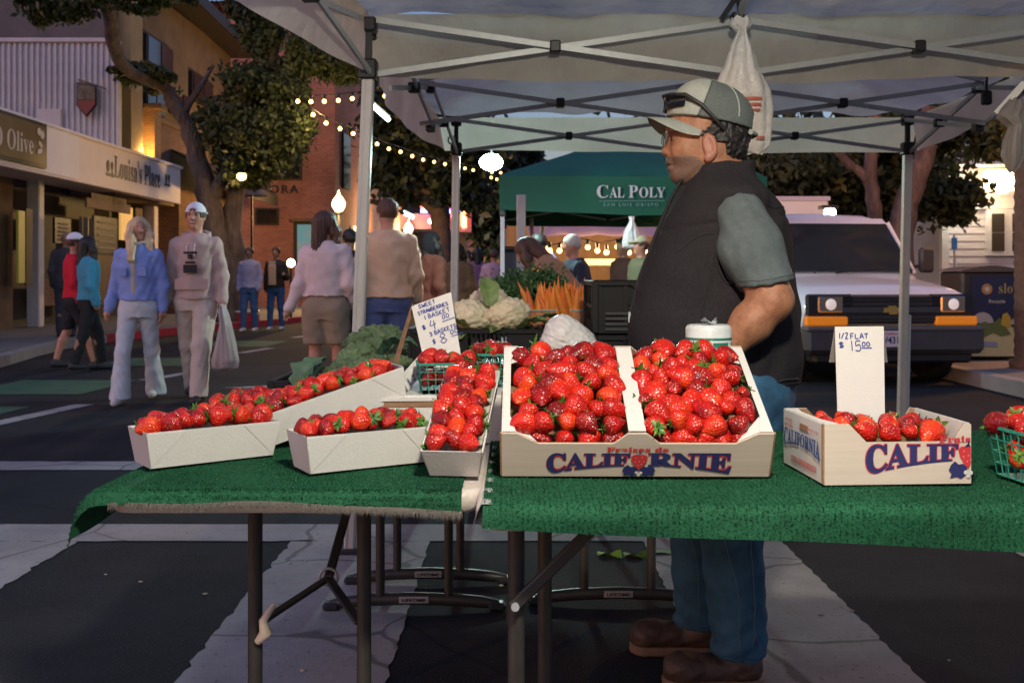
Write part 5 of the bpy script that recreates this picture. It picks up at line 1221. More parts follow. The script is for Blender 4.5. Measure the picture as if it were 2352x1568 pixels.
# ================================================================== TRAYS AND FLATS
M_CARD = mat('white_card', (.60, .59, .55), .6, noise=(5, .4), col2=(.53, .52, .48), bump=(160, .08))
M_CARDIN = mat('card_inside', (.55, .50, .42), .7, noise=(6, .5))
M_KRAFT = mat('corrugated_kraft', (.30, .17, .085), .8, noise=(14, .7), col2=(.22, .12, .06), stretch=(1, 1, 4))
M_JUICE = mat('juice_stain', (.40, .10, .09), .6)
def tray(name, lab, loc, yaw, L_, W_, H_, tilt=0.0, roll=0.0, flare=.012):
    rot = Euler((roll, -tilt, yaw), 'XYZ')
    t = thing(name, lab, 'tray', loc, rot)
    t0 = .0022
    def wall(a, b, A, B_, inn, nm):      # quad a b (bottom) -> A B (top) with thickness
        mb = MB(); inn = Vector(inn) * t0
        vs = [Vector(a), Vector(b), Vector(B_), Vector(A)]; mb.add(vs + [p + inn for p in vs], [(0, 1, 2, 3), (7, 6, 5, 4), (0, 4, 5, 1), (3, 2, 6, 7), (0, 3, 7, 4), (1, 5, 6, 2)]); return mb.build(nm, M_CARD, t, fix=True)
    f = flare; b = [(0, 0, 0), (L_, 0, 0), (L_, W_, 0), (0, W_, 0)]; T = [(-f, -f, H_), (L_ + f, -f, H_), (L_ + f, W_ + f, H_), (-f, W_ + f, H_)]
    wall(b[0], b[1], T[0], T[1], (0, 1, 0), 'front_panel'); wall(b[2], b[3], T[2], T[3], (0, -1, 0), 'back_panel')
    wall(b[3], b[0], T[3], T[0], (1, 0, 0), 'end_panel'); wall(b[1], b[2], T[1], T[2], (-1, 0, 0), 'end_panel')
    mb = MB(); mb.box((L_ / 2, W_ / 2, .003), (L_ - .006, W_ - .006, .003)); mb.build('base', M_CARDIN, t)
    for s in (0, 1):        # glued triangular corner folds
        x0 = .0 if s == 0 else L_; sg = 1 if s == 0 else -1
        mb = MB(); e = .0012
        mb.prism([(x0 + sg * .002, -.0002, .002), (x0 + sg * (H_ * .95), -f * .96 - .0002, H_ * .96), (x0 - sg * f * .94, -f * .96 - .0002, H_ * .96)], (0, -e, 0)); mb.build('corner_fold', M_CARD, t, fix=True)
    return t
GB = 'strawberries in the open trays'
t_ = tray('fruit_tray', 'white card tray of strawberries at the left end of the turf', (-.748, 2.058, Z_T + .012), R(37), .27, .105, .076)
fill(wm(t_), .0, .27, .0, .105, .080, .0335, 1.0, 'strawberry COL from the left in the leftmost white tray', GB, heap=.014)
t_ = tray('fruit_tray', 'white card tray of strawberries in front, second from the left', (-.407, 2.005, Z_T + .012), R(31), .272, .10, .077)
fill(wm(t_), .0, .272, .0, .10, .081, .0335, 1.0, 'strawberry COL from the left in the second tray from the left', GB, heap=.014)
t_ = tray('fruit_tray', 'narrow white tray of strawberries tilted up at the middle of the stall', (-.066, 1.99, Z_T + .010), R(84), .30, .10, .066, tilt=R(24))
fill(wm(t_), -.004, .30, .000, .100, .070, .0345, 1.10, 'strawberry COL from the low end of the narrow tilted middle tray', GB, heap=.014, jit=.15, tipdir=(-.4, 0, .25))
t_ = tray('fruit_tray', 'low white tray of strawberries lying behind the leftmost tray', (-.735, 2.42, Z_T + .012), R(12), .33, .12, .070)
fill(wm(t_), .0, .33, .0, .12, .080, .035, 1.05, 'strawberry COL from the left in the low tray behind the leftmost tray', GB, heap=.018)
t_ = tray('fruit_tray', 'white tray of strawberries leaning up on the closed boxes', (-.555, 2.315, Z_T + .016), R(22), .335, .11, .076, tilt=R(17))
fill(wm(t_), .03, .32, .0, .11, .078, .038, 1.0, 'strawberry COL from the low end of the tray leaning on closed boxes', GB, heap=.012)
berry(P(862, 860, 2.47), (-.5, -.5, -.45), 1.42, 'largest strawberry at the raised end of the leaning tray', GB); berry(P(886, 851, 2.50), (.2, -.6, .3), 1.15, 'strawberry showing its green leaves at the raised tray end', GB)

# closed flats of white card under the leaning tray
for k, (x, y, z, w, d, h, yaw, lab) in enumerate(((-.235, 2.62, Z_T + .001, .30, .40, .105, 4, 'closed white card box under the leaning tray'), (-.33, 2.84, Z_T + .001, .26, .16, .10, -3, 'small closed white box in front of the broccoli'))):
    t = thing('card_box', lab, 'box', (x, y, z), (0, 0, R(yaw)))
    q = MB(); q.box((0, 0, h / 2), (w, d, h), bev=.003); q.build('body', M_CARD, t)
    q = MB(); q.box((-w * .02, -.01, h + .004), (w * 1.02, d * .98, .006)); q.build('lid', M_CARD, t)
    q = MB(); q.box((.03, -d / 2 - .0015, h * .93), (w * .8, .002, .012)); q.build('torn_edge', M_KRAFT, t)
    if k == 0:
        q = MB(); q.box((.085, -d / 2 - .002, h * .45), (.055, .002, .06)); q.build('blue_label', mat('blue_label', (.02, .06, .30), .5), t)
        q = MB(); q.box((.085, -d / 2 - .003, h * .78), (.058, .002, .008)); q.build('red_label_edge', mat('red_label', (.5, .03, .03), .5), t)

def flat_box(name, lab, loc, rot, W_, D_, H_, half=False, mw=None):
    """open fruit flat with dipped front windows, white rims and kraft inside"""
    t = thing(name, lab, 'box', loc, rot); th = .005; lo = H_ * (.70 if half else .77); s0 = .03; s1 = .072
    if half: prof = [(0, 0), (W_, 0), (W_, H_ * .98), (W_ - .012, H_), (W_ - .035, lo), (s1 + .01, lo), (s0 + .018, H_), (0, H_)]
    else:
        c = W_ / 2; prof = [(0, 0), (W_, 0), (W_, H_), (W_ - s0, H_), (W_ - s1, lo), (c + .045, lo), (c + .018, H_), (c - .018, H_), (c - .045, lo), (s1, lo), (s0, H_), (0, H_)]
    mb = MB(); mb.prism([(x, 0, z) for x, z in prof], (0, th * .6, 0)); mb.build('front_panel', mw, t, fix=True)
    mb = MB(); mb.prism([(x, th * .62, z - .0008) for x, z in prof], (0, th * .6, 0)); mb.build('front_lining', M_KRAFT, t, fix=True)
    mb = MB(); mb.prism([(x, D_, z) for x, z in prof], (0, -th * .5, 0)); mb.build('back_panel', mw, t, fix=True)
    mb = MB(); mb.prism([(x, D_ - th * .52, z - .0008) for x, z in prof], (0, -th * .7, 0)); mb.build('back_lining', M_KRAFT, t, fix=True)
    for s in (0, 1):
        x = th / 2 if s == 0 else W_ - th / 2; sg = 1 if s == 0 else -1
        mb = MB(); mb.box((x, D_ / 2, H_ / 2), (th, D_ - th * 2.6, H_ - .001)); mb.build('side_panel', M_CARD, t)
        if half and s == 1: continue
        mb = MB(); mb.prism([(x, th * 1.3, H_ - .001), (x + sg * s0 * .85, th * 1.3, H_ - .001), (x + sg * s0 * .45, .06, H_ - .001), (x + sg * s0 * .45, D_ - .06, H_ - .001), (x + sg * s0 * .85, D_ - th * 1.3, H_ - .001), (x, D_ - th * 1.3, H_ - .001)], (0, 0, .0022)); mb.build('side_rim', M_CARD, t, fix=True)
        mb = MB(); mb.box((x - sg * .0045, D_ * .45, H_ - .022), (.003, .045, .012)); mb.build('hand_slot', M_KRAFT, t)
        mb = MB(); mb.bar((x - sg * .004, .004, .001), (x - sg * .004, .004, H_), .004, .006); mb.build('corrugated_edge', M_KRAFT, t)
    if not half:
        mb = MB(); mb.box((W_ / 2, D_ / 2, H_ + .0005), (.034, D_ - .016, .0025)); mb.build('centre_rim', M_CARD, t)
        for s in (-1, 1): mb = MB(); mb.box((W_ / 2 + s * .015, D_ / 2, H_ / 2), (.003, D_ - .018, H_ - .004)); mb.build('divider', M_KRAFT, t)
        for s in (0, 1):     # white corner gussets
            x = 0 if s == 0 else W_; sg = 1 if s == 0 else -1
            for yy, sy in ((th * 1.3, 1), (D_ - th * 1.3, -1)):
                mb = MB(); mb.prism([(x + sg * (th + .001), yy, H_ - .0035), (x + sg * s1 * .95, yy, lo), (x + sg * (th + .001), yy + sy * .07, H_ - .0035)], (0, 0, .0015)); mb.build('corner_gusset', M_CARD, t, fix=True)
    mb = MB(); mb.box((W_ / 2, D_ / 2, .003), (W_ - .012, D_ - .012, .004)); mb.build('base', M_KRAFT, t)
    return t
M_WOODP = mat('printed_wood_card', (.58, .51, .41), .6, noise=(7, .6), col2=(.48, .415, .33), stretch=(.35, 1, 9), bump=(160, .06))
M_NAVY = mat('navy_print', (.022, .026, .11), .55); M_REDP = mat('red_print', (.52, .03, .035), .55); M_LBLUE = mat('blue_print', (.03, .07, .25), .55)
def lframe(t, o, x, y):
    M = wm(t); R3 = M.to_3x3(); return (M @ Vector(o), R3 @ Vector(x), R3 @ Vector(y))
def arch(off, frac, k=.40):
    def w(x, y):
        g = off + x * frac
        return x, .5 - (.5 - y) * (1 - k + k * (2 * g) ** 2)
    return w
def emblem(t, cx, cz, s, clip=None):
    """printed strawberry over blue leaves"""
    fr_ = lframe(t, (cx, -.0016, cz), (1, 0, 0), (0, 0, 1)); o, xd, zd = fr_; nd = xd.cross(zd).normalized()
    def put(pts, m, nm, lift):
        mb = MB(); vs = [o + xd * (a * s) + zd * (b * s) + nd * lift for a, b in pts if True]; mb.add(vs, [tuple(range(len(vs)))]); mb.build(nm, m, t, True)
    cl = (lambda P_: [(min(a, clip), b) for a, b in P_]) if clip is not None else (lambda P_: P_)
    heart = [(.0, -.55), (.20, -.32), (.40, .02), (.46, .30), (.34, .46), (.12, .48), (0, .42), (-.12, .48), (-.34, .46), (-.46, .30), (-.40, .02), (-.20, -.32)]
    put(cl(heart), M_REDP, 'printed_berry', .0006)
    put(cl([(-.2, .44), (0, .60), (.2, .44), (.05, .50), (.06, .70), (-.02, .70), (-.02, .50)]), M_NAVY, 'printed_stalk', .0009)
    for sg in (-1, 1):
        if clip is not None and sg > 0: continue
        leaf = [(sg * .05, -.50), (sg * .25, -.32), (sg * .45, -.36), (sg * .62, -.20), (sg * .82, -.38), (sg * .92, -.62), (sg * .78, -.78), (sg * .86, -.98), (sg * .55, -.90), (sg * .35, -1.0), (sg * .12, -.84)]
        put(leaf if sg > 0 else leaf[::-1], M_NAVY, 'printed_leaf', .0007)
    for a, b in ((-.12, -.72), (.12, -.74), (0, -.88)):
        if clip is not None and a > clip: continue
        put([(a + .10 * math.cos(k * PI / 4), b + .10 * math.sin(k * PI / 4)) for k in range(8)], M_CARD, 'printed_flower', .0011)
    for a, b in ((-.2, .25), (.15, .3), (0, .05), (-.22, 0), (.24, .02), (-.05, -.22), (.12, -.16)):
        if clip is not None and a > clip: continue
        put([(a - .03, b), (a, b - .04), (a + .03, b), (a, b + .04)], M_CARD, 'printed_seed', .0012)
WF, DF, HF = .530, .330, .103
bf = flat_box('strawberry_flat', 'double strawberry flat with Fraises de Californie on its beige front', (-.020, 1.985, Z_T + .012), (R(27), 0, R(-.6)), WF, DF, HF, mw=M_WOODP)
TW = .365; zc = .0315; cx = WF * .5 + .006
def ft(s, xa, xb, m, bold, lift, k=.40, hh=.053):
    off = ((xa + xb) / 2) / TW; fr = (xb - xa) / TW
    lettering('front_lettering', bold_serif(s), (xb - xa), hh, lframe(bf, (cx + (xa + xb) / 2, -.0005, zc), (1, 0, 0), (0, 0, 1)), m, bf, bold, arch(off, fr, k), .96, lift)
for s, xa, xb in (('CALIF', -.1825, -.018), ('RNIE', .018, .1825)):
    ft(s, xa - .0012, xb + .0012, M_REDP, .045, .0003, hh=.0485); ft(s, xa, xb, M_NAVY, .024, .0007)
emblem(bf, cx + .0, zc + .006, .036)
lettering('front_lettering', bold_serif('Fraises de'), .122, .0118, lframe(bf, (cx - .004, -.0005, .0665), (1, 0, 0), (0, 0, 1)), M_REDP, bf, .03, spacing=1.05, lift=.001)
MBF = wm(bf)
GF = 'strawberries in the double flat'
fill(MBF, .030, WF / 2 - .020, .022, DF - .010, HF - .010, .0445, 1.22, 'strawberry in ROW row from the front, left half of the double flat', GF, heap=.014, jit=.22, tipdir=(0, -.25, .05), zj=.006)
fill(MBF, WF / 2 + .022, WF - .030, .022, DF - .010, HF - .010, .0435, 1.18, 'strawberry in ROW row from the front, right half of the double flat', GF, heap=.014, jit=.24, tipdir=(0, -.25, .05), zj=.006)
for xa, n_, lb_ in ((.072, 4, 'left'), (WF / 2 + .055, 5, 'right')):      # front row, low against the window lip
    for k in range(n_): berry(MBF @ Vector((xa + (.150 if lb_ == 'left' else .160) * k / (n_ - 1) + rb.uniform(-.004, .004), .033, HF * .64)), MBF.to_3x3() @ Vector((rb.uniform(-1, 1), -.5, rb.uniform(-.4, .3))).normalized(), rb.uniform(1.1, 1.35), 'strawberry low against the front lip, %s half of the double flat' % lb_, GF)
pr = thing('card_box', 'closed card box propping up the back of the double flat', 'box', (.24, 2.30, Z_T + .008)); q = MB(); q.box((0, 0, .060), (.46, .16, .12), bev=.003); q.build('body', M_CARD, pr); q = MB(); q.box((0, 0, .122), (.462, .162, .003)); q.build('lid', M_CARD, pr)
WH, DH, HH = .288, .232, .116
hf_ = flat_box('strawberry_half_flat', 'cut half flat of strawberries with CALIF on front and CALIFORNIA on its side', (.596, 1.898, Z_T + .012), (0, 0, R(3.5)), WH, DH, HH, True, M_WOODP)
def hft(s, xa, xb, m, bold, lift, hh=.062):
    off = ((xa + xb) / 2 - .285) / .42; fr = (xb - xa) / .42
    lettering('front_lettering', bold_serif(s), xb - xa, hh, lframe(hf_, ((xa + xb) / 2, -.0005, .046), (1, 0, 0), (0, 0, 1)), m, hf_, bold, arch(off, fr, .46), .96, lift)
hft('CALIF', .078, .264, M_REDP, .045, .0003, .065); hft('CALIF', .080, .262, M_NAVY, .024, .0007)
emblem(hf_, .281, .052, .042, clip=.12)
lettering('front_lettering', bold_serif('Frais'), .062, .0125, lframe(hf_, (.255, -.0005, .0855), (1, 0, 0), (0, 0, 1)), M_REDP, hf_, .02, lift=.001)
SF = lambda y, z: lframe(hf_, (-.0024, y, z), (0, -1, 0), (0, 0, 1))
M_KIDS = M_CARD
mb = MB(); mb.box((-.0008, DH / 2, HH / 2), (.0012, DH - .004, HH - .002)); mb.build('side_print', M_CARD, hf_)
lettering('side_lettering', bold_serif('CALIFORNIA'), .205, .040, SF(DH / 2, .060), M_LBLUE, hf_, .02, arch(0, 1, .35))
lettering('side_lettering', bold_serif('STRAWBERRIES'), .14, .0115, SF(DH * .45, .022), M_REDP, hf_, .01)
lettering('side_lettering', 'PRODUCT OF USA', .055, .006, SF(.05, .094), M_REDP, hf_, .01); lettering('side_lettering', 'GROWERS', .045, .006, SF(.19, .098), M_REDP, hf_, .01); lettering('side_lettering', 'BERRY FARMS', .05, .006, SF(.19, .086), M_REDP, hf_, .01)
fill(wm(hf_), .03, WH - .012, .03, DH - .02, HH - .030, .046, 1.12, 'strawberry in ROW row from the front of the cut half flat', 'strawberries in the half flat', heap=.010, jit=.25)

# ------------------------------------------------------------------ green lattice pint baskets
M_LATT = mat('green_basket_plastic', (.03, .26, .19), .35, trans=.15)
def pint(lab, loc, yaw, w=.105, h=.075, tilt=0.):
    t = thing('pint_basket', lab, 'basket', loc, (tilt, 0, yaw)); b = w * .40; T = w * .5
    mb = MB(); mb.bar((-T, -T, h), (T, -T, h), .004, .006); mb.bar((T, -T, h), (T, T, h), .004, .006); mb.bar((T, T, h), (-T, T, h), .004, .006); mb.bar((-T, T, h), (-T, -T, h), .004, .006); mb.build('rim', M_LATT, t)
    for k in range(4):
        M = Matrix.Rotation(k * PI / 2, 4, 'Z'); mb = MB()
        for i in range(6):
            f = -1 + 2 * i / 5; mb.bar(M @ Vector((f * b, -b, 0)), M @ Vector((f * T, -T, h)), .0022, .0022)
        for j in range(4):
            g = j / 4; e = b + (T - b) * g; mb.bar(M @ Vector((-e, -e, h * g)), M @ Vector((e, -e, h * g)), .0022, .0022)
        o = mb.build('lattice_side', M_LATT, t); o['kind'] = 'stuff'
    mb = MB(); mb.box((0, 0, 0), (2 * b, 2 * b, .002)); mb.build('base', M_LATT, t)
    return t
GP = 'strawberries in the green pint baskets'
def pintfill(t, lab, h=.075, w=.105, n2=True, size=1.05):
    M = wm(t); fill(M, -w * .42, w * .42, -w * .42, w * .42, h * .45, .048, size, lab, GP, jit=.15)
    fill(M, -w * .44, w * .44, -w * .44, w * .44, h + .004, .040, size, lab, GP, heap=.014, jit=.2)
p1 = pint('green pint basket of strawberries beside the sweet strawberries card', (-.185, 2.50, Z_T + .118), R(8)); pintfill(p1, 'strawberry in the pint basket by the sweet strawberries card')
berry(P(1060, 845, 2.46), (-.3, -.6, -.5), 1.1, 'strawberry on the shoulder of the first pint basket', GP); berry(P(1075, 822, 2.52), (-.8, -.3, -.1), 1.1, 'strawberry at the top of the first pint basket', GP)
p2 = pint('green pint basket of strawberries left behind the double flat', (-.055, 2.64, Z_T + .130), R(-5)); pintfill(p2, 'strawberry in the pint basket behind the double flat')
q = MB(); q.box((0, 0, 0), (.30, .34, .118), bev=.003); o = q.build('card_box', M_CARD, None, loc=(-.115, 2.60, Z_T + .060)); tag(o, 'closed card box carrying the two pint baskets', 'box')
p3 = pint('green pint basket of strawberries cut by the right edge of the picture', (1.03, 1.955, Z_T + .014), R(6), .125, .095); pintfill(p3, 'strawberry in the pint basket at the right edge', .095, .125, size=1.15)
q = MB(); q.grid(lambda a, b: (.975 + .12 * a, 2.005 + .02 * math.sin(b * 3), Z_T + .09 + .075 * b * (.4 + .6 * a)), 4, 4); o = q.build('paper_liner', M_CARD, None); tag(o, 'white paper standing up behind the right edge pint basket', 'paper')

# ------------------------------------------------------------------ price cards
M_PEN = mat('blue_marker', (.012, .025, .22), .5)
def quad_card(name, c, m, parent, th=.0025):
    """card from four world corners (bl, br, tr, tl)"""
    c = [Vector(p) for p in c]; n = (c[1] - c[0]).cross(c[3] - c[0]).normalized(); mb = MB(); mb.prism(c, -n * th); return mb.build(name, m, parent, True, fix=True)
sg = thing('price_card', 'white card reading sweet strawberries one basket four dollars above the pint basket', 'price card', P(1010, 850, 2.66))
bl, br, tr, tl = P(981, 858, 2.62), P(1061, 832, 2.62), P(1036, 672, 2.70), P(945, 704, 2.70)
quad_card('front_panel', (bl, br, tr, tl), M_CARD, sg)
quad_card('back_panel', (P(975, 722, 2.80), P(1049, 728, 2.80), P(1035, 673, 2.705), P(950, 703, 2.705)), M_CARD, sg)
quad_card('side_strut', (P(903, 832, 2.76), P(912, 832, 2.74), P(948, 704, 2.71), P(943, 704, 2.72)), M_KRAFT, sg, .004)
xd = (tr - tl).normalized(); nn = xd.cross((tl - bl)).normalized(); yd = nn.cross(xd).normalized(); W_ = (tr - tl).length; H_ = (tl - bl).length
mb = MB(); fr_ = (tl, xd, yd)
for s, x, y, cw, ch_ in (('SWEET', .16, -.085, .068, .065), ('STRAWBERRIES', .10, -.195, .052, .062), ('1 BASKET', .22, -.305, .072, .072), ('$', .10, -.47, .085, .085), ('4', .30, -.50, .14, .15), ('00', .62, -.40, .075, .07), ('_', .60, -.44, .32, .02), ('3 BASKETS', .22, -.61, .062, .065), ('$', .24, -.76, .075, .08), ('8', .42, -.80, .16, .17), ('00', .70, -.70, .08, .075), ('_', .70, -.735, .28, .02)):
    hand(mb, s, fr_, x * W_, y * W_ * 1.45, cw * W_, ch_ * W_ * 1.45, .0022)
o = mb.build('handwriting', M_PEN, sg, True); o['kind'] = 'stuff'
s2 = thing('price_card', 'white card reading half flat fifteen dollars standing in the half flat', 'price card', P(1978, 965, 2.14))
bl, br, tr, tl = P(1925, 985, 2.13), P(2033, 985, 2.13), P(2030, 750, 2.16), P(1918, 751, 2.16)
quad_card('front_panel', (bl, br, tr, tl), M_CARD, s2)
quad_card('back_panel', (P(1905, 832, 2.24), P(2039, 832, 2.24), P(2030, 751, 2.165), P(1918, 752, 2.165)), M_CARD, s2)
xd = (tr - tl).normalized(); nn = xd.cross(tl - bl).normalized(); yd = nn.cross(xd); W_ = (tr - tl).length; mb = MB(); fr_ = (tl, xd, yd)
for s, x, y, cw, ch_ in (('1/2', .07, -.24, .065, .12), ('FLAT', .30, -.24, .075, .10), ('$', .06, -.43, .10, .12), ('15', .30, -.49, .13, .20), ('.', .475, -.36, .05, .10), ('00', .53, -.40, .07, .09), ('_', .52, -.435, .20, .02)):
    hand(mb, s, fr_, x * W_, y * W_, cw * W_, ch_ * W_, .0021)
o = mb.build('handwriting', M_PEN, s2, True); o['kind'] = 'stuff'
s3 = thing('price_card', 'small tilted price card with blue writing leaning on the closed boxes', 'price card', P(945, 880, 2.58))
bl, br, tr, tl = P(938, 897, 2.54), P(924, 872, 2.54), P(966, 812, 2.60), P(982, 842, 2.60)
quad_card('front_panel', (br, bl, tl, tr), M_CARD, s3)
xd = (bl - br).normalized(); nn = xd.cross(tr - br).normalized(); yd = nn.cross(xd); mb = MB()
for k, (s, y) in enumerate((('3 BASKETS', .010), ('$4.00', .030), ('1 BASKET', .046), ('STRAWBERRY', .064))): hand(mb, s, (br, xd, yd), .003, y, .0026, .007, .0012)
o = mb.build('handwriting', M_PEN, s3, True); o['kind'] = 'stuff'
quad_card('back_panel', (P(905, 880, 2.60), P(930, 905, 2.60), P(982, 842, 2.605), P(966, 812, 2.605)), M_CARD, s3)
# ------------------------------------------------------------------ roll of produce bags
rl = thing('bag_roll', 'roll of produce bags with dark green printed bands behind the double flat', 'bag roll', (.478, 2.42, Z_T + .02)); RR = .0555
q = MB(); q.lathe([(.018, .272), (.045, .273), (.052, .270), (RR, .262), (RR * 1.005, .2), (RR * .995, .1), (RR, .004), (RR * .9, 0)], 32); q.build('roll', mat('translucent_film', (.60, .64, .62), .3, noise=(12, .5), col2=(.52, .56, .54), stretch=(1, 1, 12), sss=.2), rl)
for z0, z1 in ((.236, .242), (.219, .231), (.209, .214), (.198, .203)):
    q = MB(); q.lathe([(RR * 1.007, z0), (RR * 1.007, z1)], 32); q.build('printed_band', mat('green_band', (.02, .16, .11), .4), rl)
for a in (2.0, 3.6, 4.6, 5.6):
    q = MB(); q.box((RR * 1.01 * math.cos(a), RR * 1.01 * math.sin(a), .225), (.002, .012, .011), rot=(0, 0, a)); q.build('printed_mark', mat('pale_mark', (.5, .58, .54), .5), rl)
q = MB(); q.grid(lambda a, b: (.006 + .026 * (a - .5) * (.5 + b) + .006 * math.sin(b * 5), .012 * math.sin(a * 7 + b * 3), .270 + .020 * b * (.6 + .4 * math.sin(a * 8))), 14, 6); q.build('torn_tuft', mat('clear_film', (.6, .65, .65), .2, transl=.5), rl)
# ================================================================== VEGETABLES AND CRATES
M_CRATE = mat('black_crate_plastic', (.0055, .006, .007), .6, noise=(20, .5), col2=(.0035, .0035, .004), spec=.3)
def crate(lab, x0, x1, y0, y1, z0, z1, slots=True):
    t = thing('produce_crate', lab, 'crate', ((x0 + x1) / 2, (y0 + y1) / 2, z0)); W_ = x1 - x0; H_ = z1 - z0; th = .008
    for s, y in ((0, y0), (1, y1)):
        q = MB(); q.box(((x0 + x1) / 2, y, z1 - .010), (W_ + .012, .018, .020), bev=.003); q.build('rim', M_CRATE, t, True)
        q = MB(); q.box(((x0 + x1) / 2, y, z0 + .015), (W_, .012, .03), bev=.002); q.build('bottom_rail', M_CRATE, t, True)
        q = MB(); q.box((x0 + W_ * .22, y + .002, z0 + H_ * .5), (W_ * .40, th * .6, H_ * .86), bev=.001); q.build('panel', M_CRATE, t, True)
        q = MB(); q.box((x0 + W_ * .86, y + .002, z0 + H_ * .5), (W_ * .24, th * .6, H_ * .86), bev=.001); q.build('panel', M_CRATE, t, True)
        for k in range(9):
            q = MB(); q.box((x0 + W_ * (.44 + .035 * k), y, z0 + H_ * .52), (.006, th, H_ * .8)); q.build('slat', M_CRATE, t, True)
        q = MB(); q.box((x0 + W_ * .58, y, z0 + H_ * .48), (W_ * .32, th * 1.2, .012)); q.build('slat', M_CRATE, t, True)
        for k in range(3): q = MB(); q.box((x0 + W_ * (.03 + .2 * k), y - .003 * (1 - 2 * s), z0 + H_ * .5), (.012, .008, H_ * .9)); q.build('rib', M_CRATE, t, True)
    for s, x in ((0, x0), (1, x1)):
        q = MB(); q.box((x, (y0 + y1) / 2, z1 - .010), (.018, y1 - y0 - .02, .020), bev=.003); q.build('rim', M_CRATE, t, True)
        q = MB(); q.box((x, (y0 + y1) / 2, z0 + .02), (.012, y1 - y0 - .02, .04)); q.build('bottom_rail', M_CRATE, t, True)
        for k in range(8):
            q = MB(); q.box((x, y0 + (y1 - y0) * (.08 + .12 * k), z0 + H_ * .5), (th, .014, H_ * .86)); q.build('slat', M_CRATE, t, True)
        q = MB(); q.box((x, (y0 + y1) / 2, z0 + H_ * .5), (th * 1.2, y1 - y0 - .02, .014)); q.build('slat', M_CRATE, t, True)
        for yy in (y0, y1): q = MB(); q.box((x, yy, z0 + H_ / 2), (.024, .022, H_ - .004), bev=.003); q.build('corner_post', M_CRATE, t, True)
    q = MB(); q.box(((x0 + x1) / 2, (y0 + y1) / 2, z0 + .004), (W_ - .02, y1 - y0 - .02, .006)); q.build('base', M_CRATE, t, True)
    return t
crate('black produce crate full of cauliflower behind the price card', -.39, .11, 3.76, 4.16, Z_T + .004, .948)
crate('black produce crate at the bottom of the stack beside the vendor', .285, .74, 3.42, 3.80, Z_T + .01, .945)
crate('black produce crate on top of the stack beside the vendor', .285, .74, 3.42, 3.80, .950, 1.132)
tc_ = [o for o in COL.objects if o.get('label', '').startswith('black produce crate on top of the stack')][0]
for xa, xb in ((.40, .52), (.53, .66)):
    for za, zb in ((1.05, 1.125), (1.125, 1.05)): q = MB(); q.bar((xa, 3.409, za), (xb, 3.409, zb), .006, .010); q.build('cross_rib', M_CRATE, tc_, True)
for k in range(4): q = MB(); q.box((.47, 3.409, .965 + .018 * k), (.30, .008, .008)); q.build('slot_rib', mat('grey_crate_rib', (.03, .032, .035), .4), tc_, True)
crate('black produce crate under the broccoli', -.73, -.33, 3.02, 3.48, Z_T + .004, .83)
crate('black produce crate behind the carrots under the leafy greens', .0, .30, 4.35, 4.75, Z_T + .004, .93)
crate('black produce crate set under the carrot baskets', .10, .275, 4.02, 4.20, Z_T + .01, .93)
def bumpy(name, m, k, r, cells, amp, flat=.72, n=44, mm=30, fine=0.0):
    rr = random.Random(k); off = Vector((rr.uniform(0, 50), rr.uniform(0, 50), rr.uniform(0, 50))); mb = MB(); vs = []
    for i in range(mm + 1):
        th = PI * i / mm
        for j in range(n):
            a = 2 * PI * j / n; d = Vector((math.sin(th) * math.cos(a), math.sin(th) * math.sin(a), -math.cos(th)))
            v = mnoise.voronoi(d * cells + off)[0]; e = 1 + amp * (.9 - v[0] * 1.6) + .5 * amp * mnoise.noise(d * 2.2 + off)
            if fine: e += fine * (.7 - mnoise.voronoi(d * cells * 3.1 + off)[0][0])
            if d.z < 0: e *= 1 + .25 * d.z
            vs.append((d.x * e * r, d.y * e * r, d.z * e * r * flat))
    mb.add(vs, [(i * n + j, i * n + (j + 1) % n, (i + 1) * n + (j + 1) % n, (i + 1) * n + j) for i in range(mm) for j in range(n)], 0, True)
    return mb.mesh(name, m)
M_CAUL = mat('cauliflower_curd', (.74, .67, .49), .8, noise=(30, .7), col2=(.60, .51, .33), sss=.1, bump=(220, .5, .004))
M_CLEAF = mat('cauliflower_leaf', (.16, .26, .07), .5, noise=(20, .6), col2=(.30, .38, .16), transl=.2)
CA = [bumpy('curd', M_CAUL, 40 + k, .083, 4.6, .17, .80, 64, 44) for k in range(3)]
def leafmesh(k, L_, W_, m, curl=.5):
    rr = random.Random(k); ph = rr.uniform(0, 6)
    def fn(a, b):
        s = b * 2 - 1; w = W_ * (math.sin(PI * min(a * .92 + .08, 1)) ** .7) * (1 + .12 * math.sin(a * 17 + ph))
        return (a * L_, s * w * .5, L_ * curl * (a - 1.1 * a * a) + abs(s) * w * .22 + .006 * math.sin(a * 21 + s * 5 + ph))
    mb = MB(); mb.grid(fn, 12, 8); return mb.mesh('leaf', m)
CL = [leafmesh(k, .15, .09, M_CLEAF, .5) for k in range(3)]
for k, (u, v, d, s, yaw, lab) in enumerate(((1083, 728, 3.86, 1.0, .3, 'pale cauliflower at the front left of its crate'), (1166, 727, 3.86, 1.06, 1.7, 'largest cauliflower at the front right of its crate'), (1122, 698, 4.02, 1.0, 2.5, 'cauliflower at the back of the crate behind two others'), (1030, 735, 3.95, .9, 4, 'cauliflower half hidden behind the sweet strawberries card'))):
    c = P(u, v, d); t = thing('cauliflower', lab, 'cauliflower', c - Vector((0, 0, .05)), (0, 0, yaw))
    link('curd', CA[k % 3], t, loc=(0, 0, .05), scale=(s, s, s), rot=(.25, .1, yaw))
    for j, a in enumerate((.4, 2.6, 4.1, 5.4)): link('leaf', CL[j % 3], t, loc=(.03 * math.cos(a), .03 * math.sin(a), -.03), rot=(0, -.05 - .2 * (j % 2), a), scale=(s * .8,) * 3)
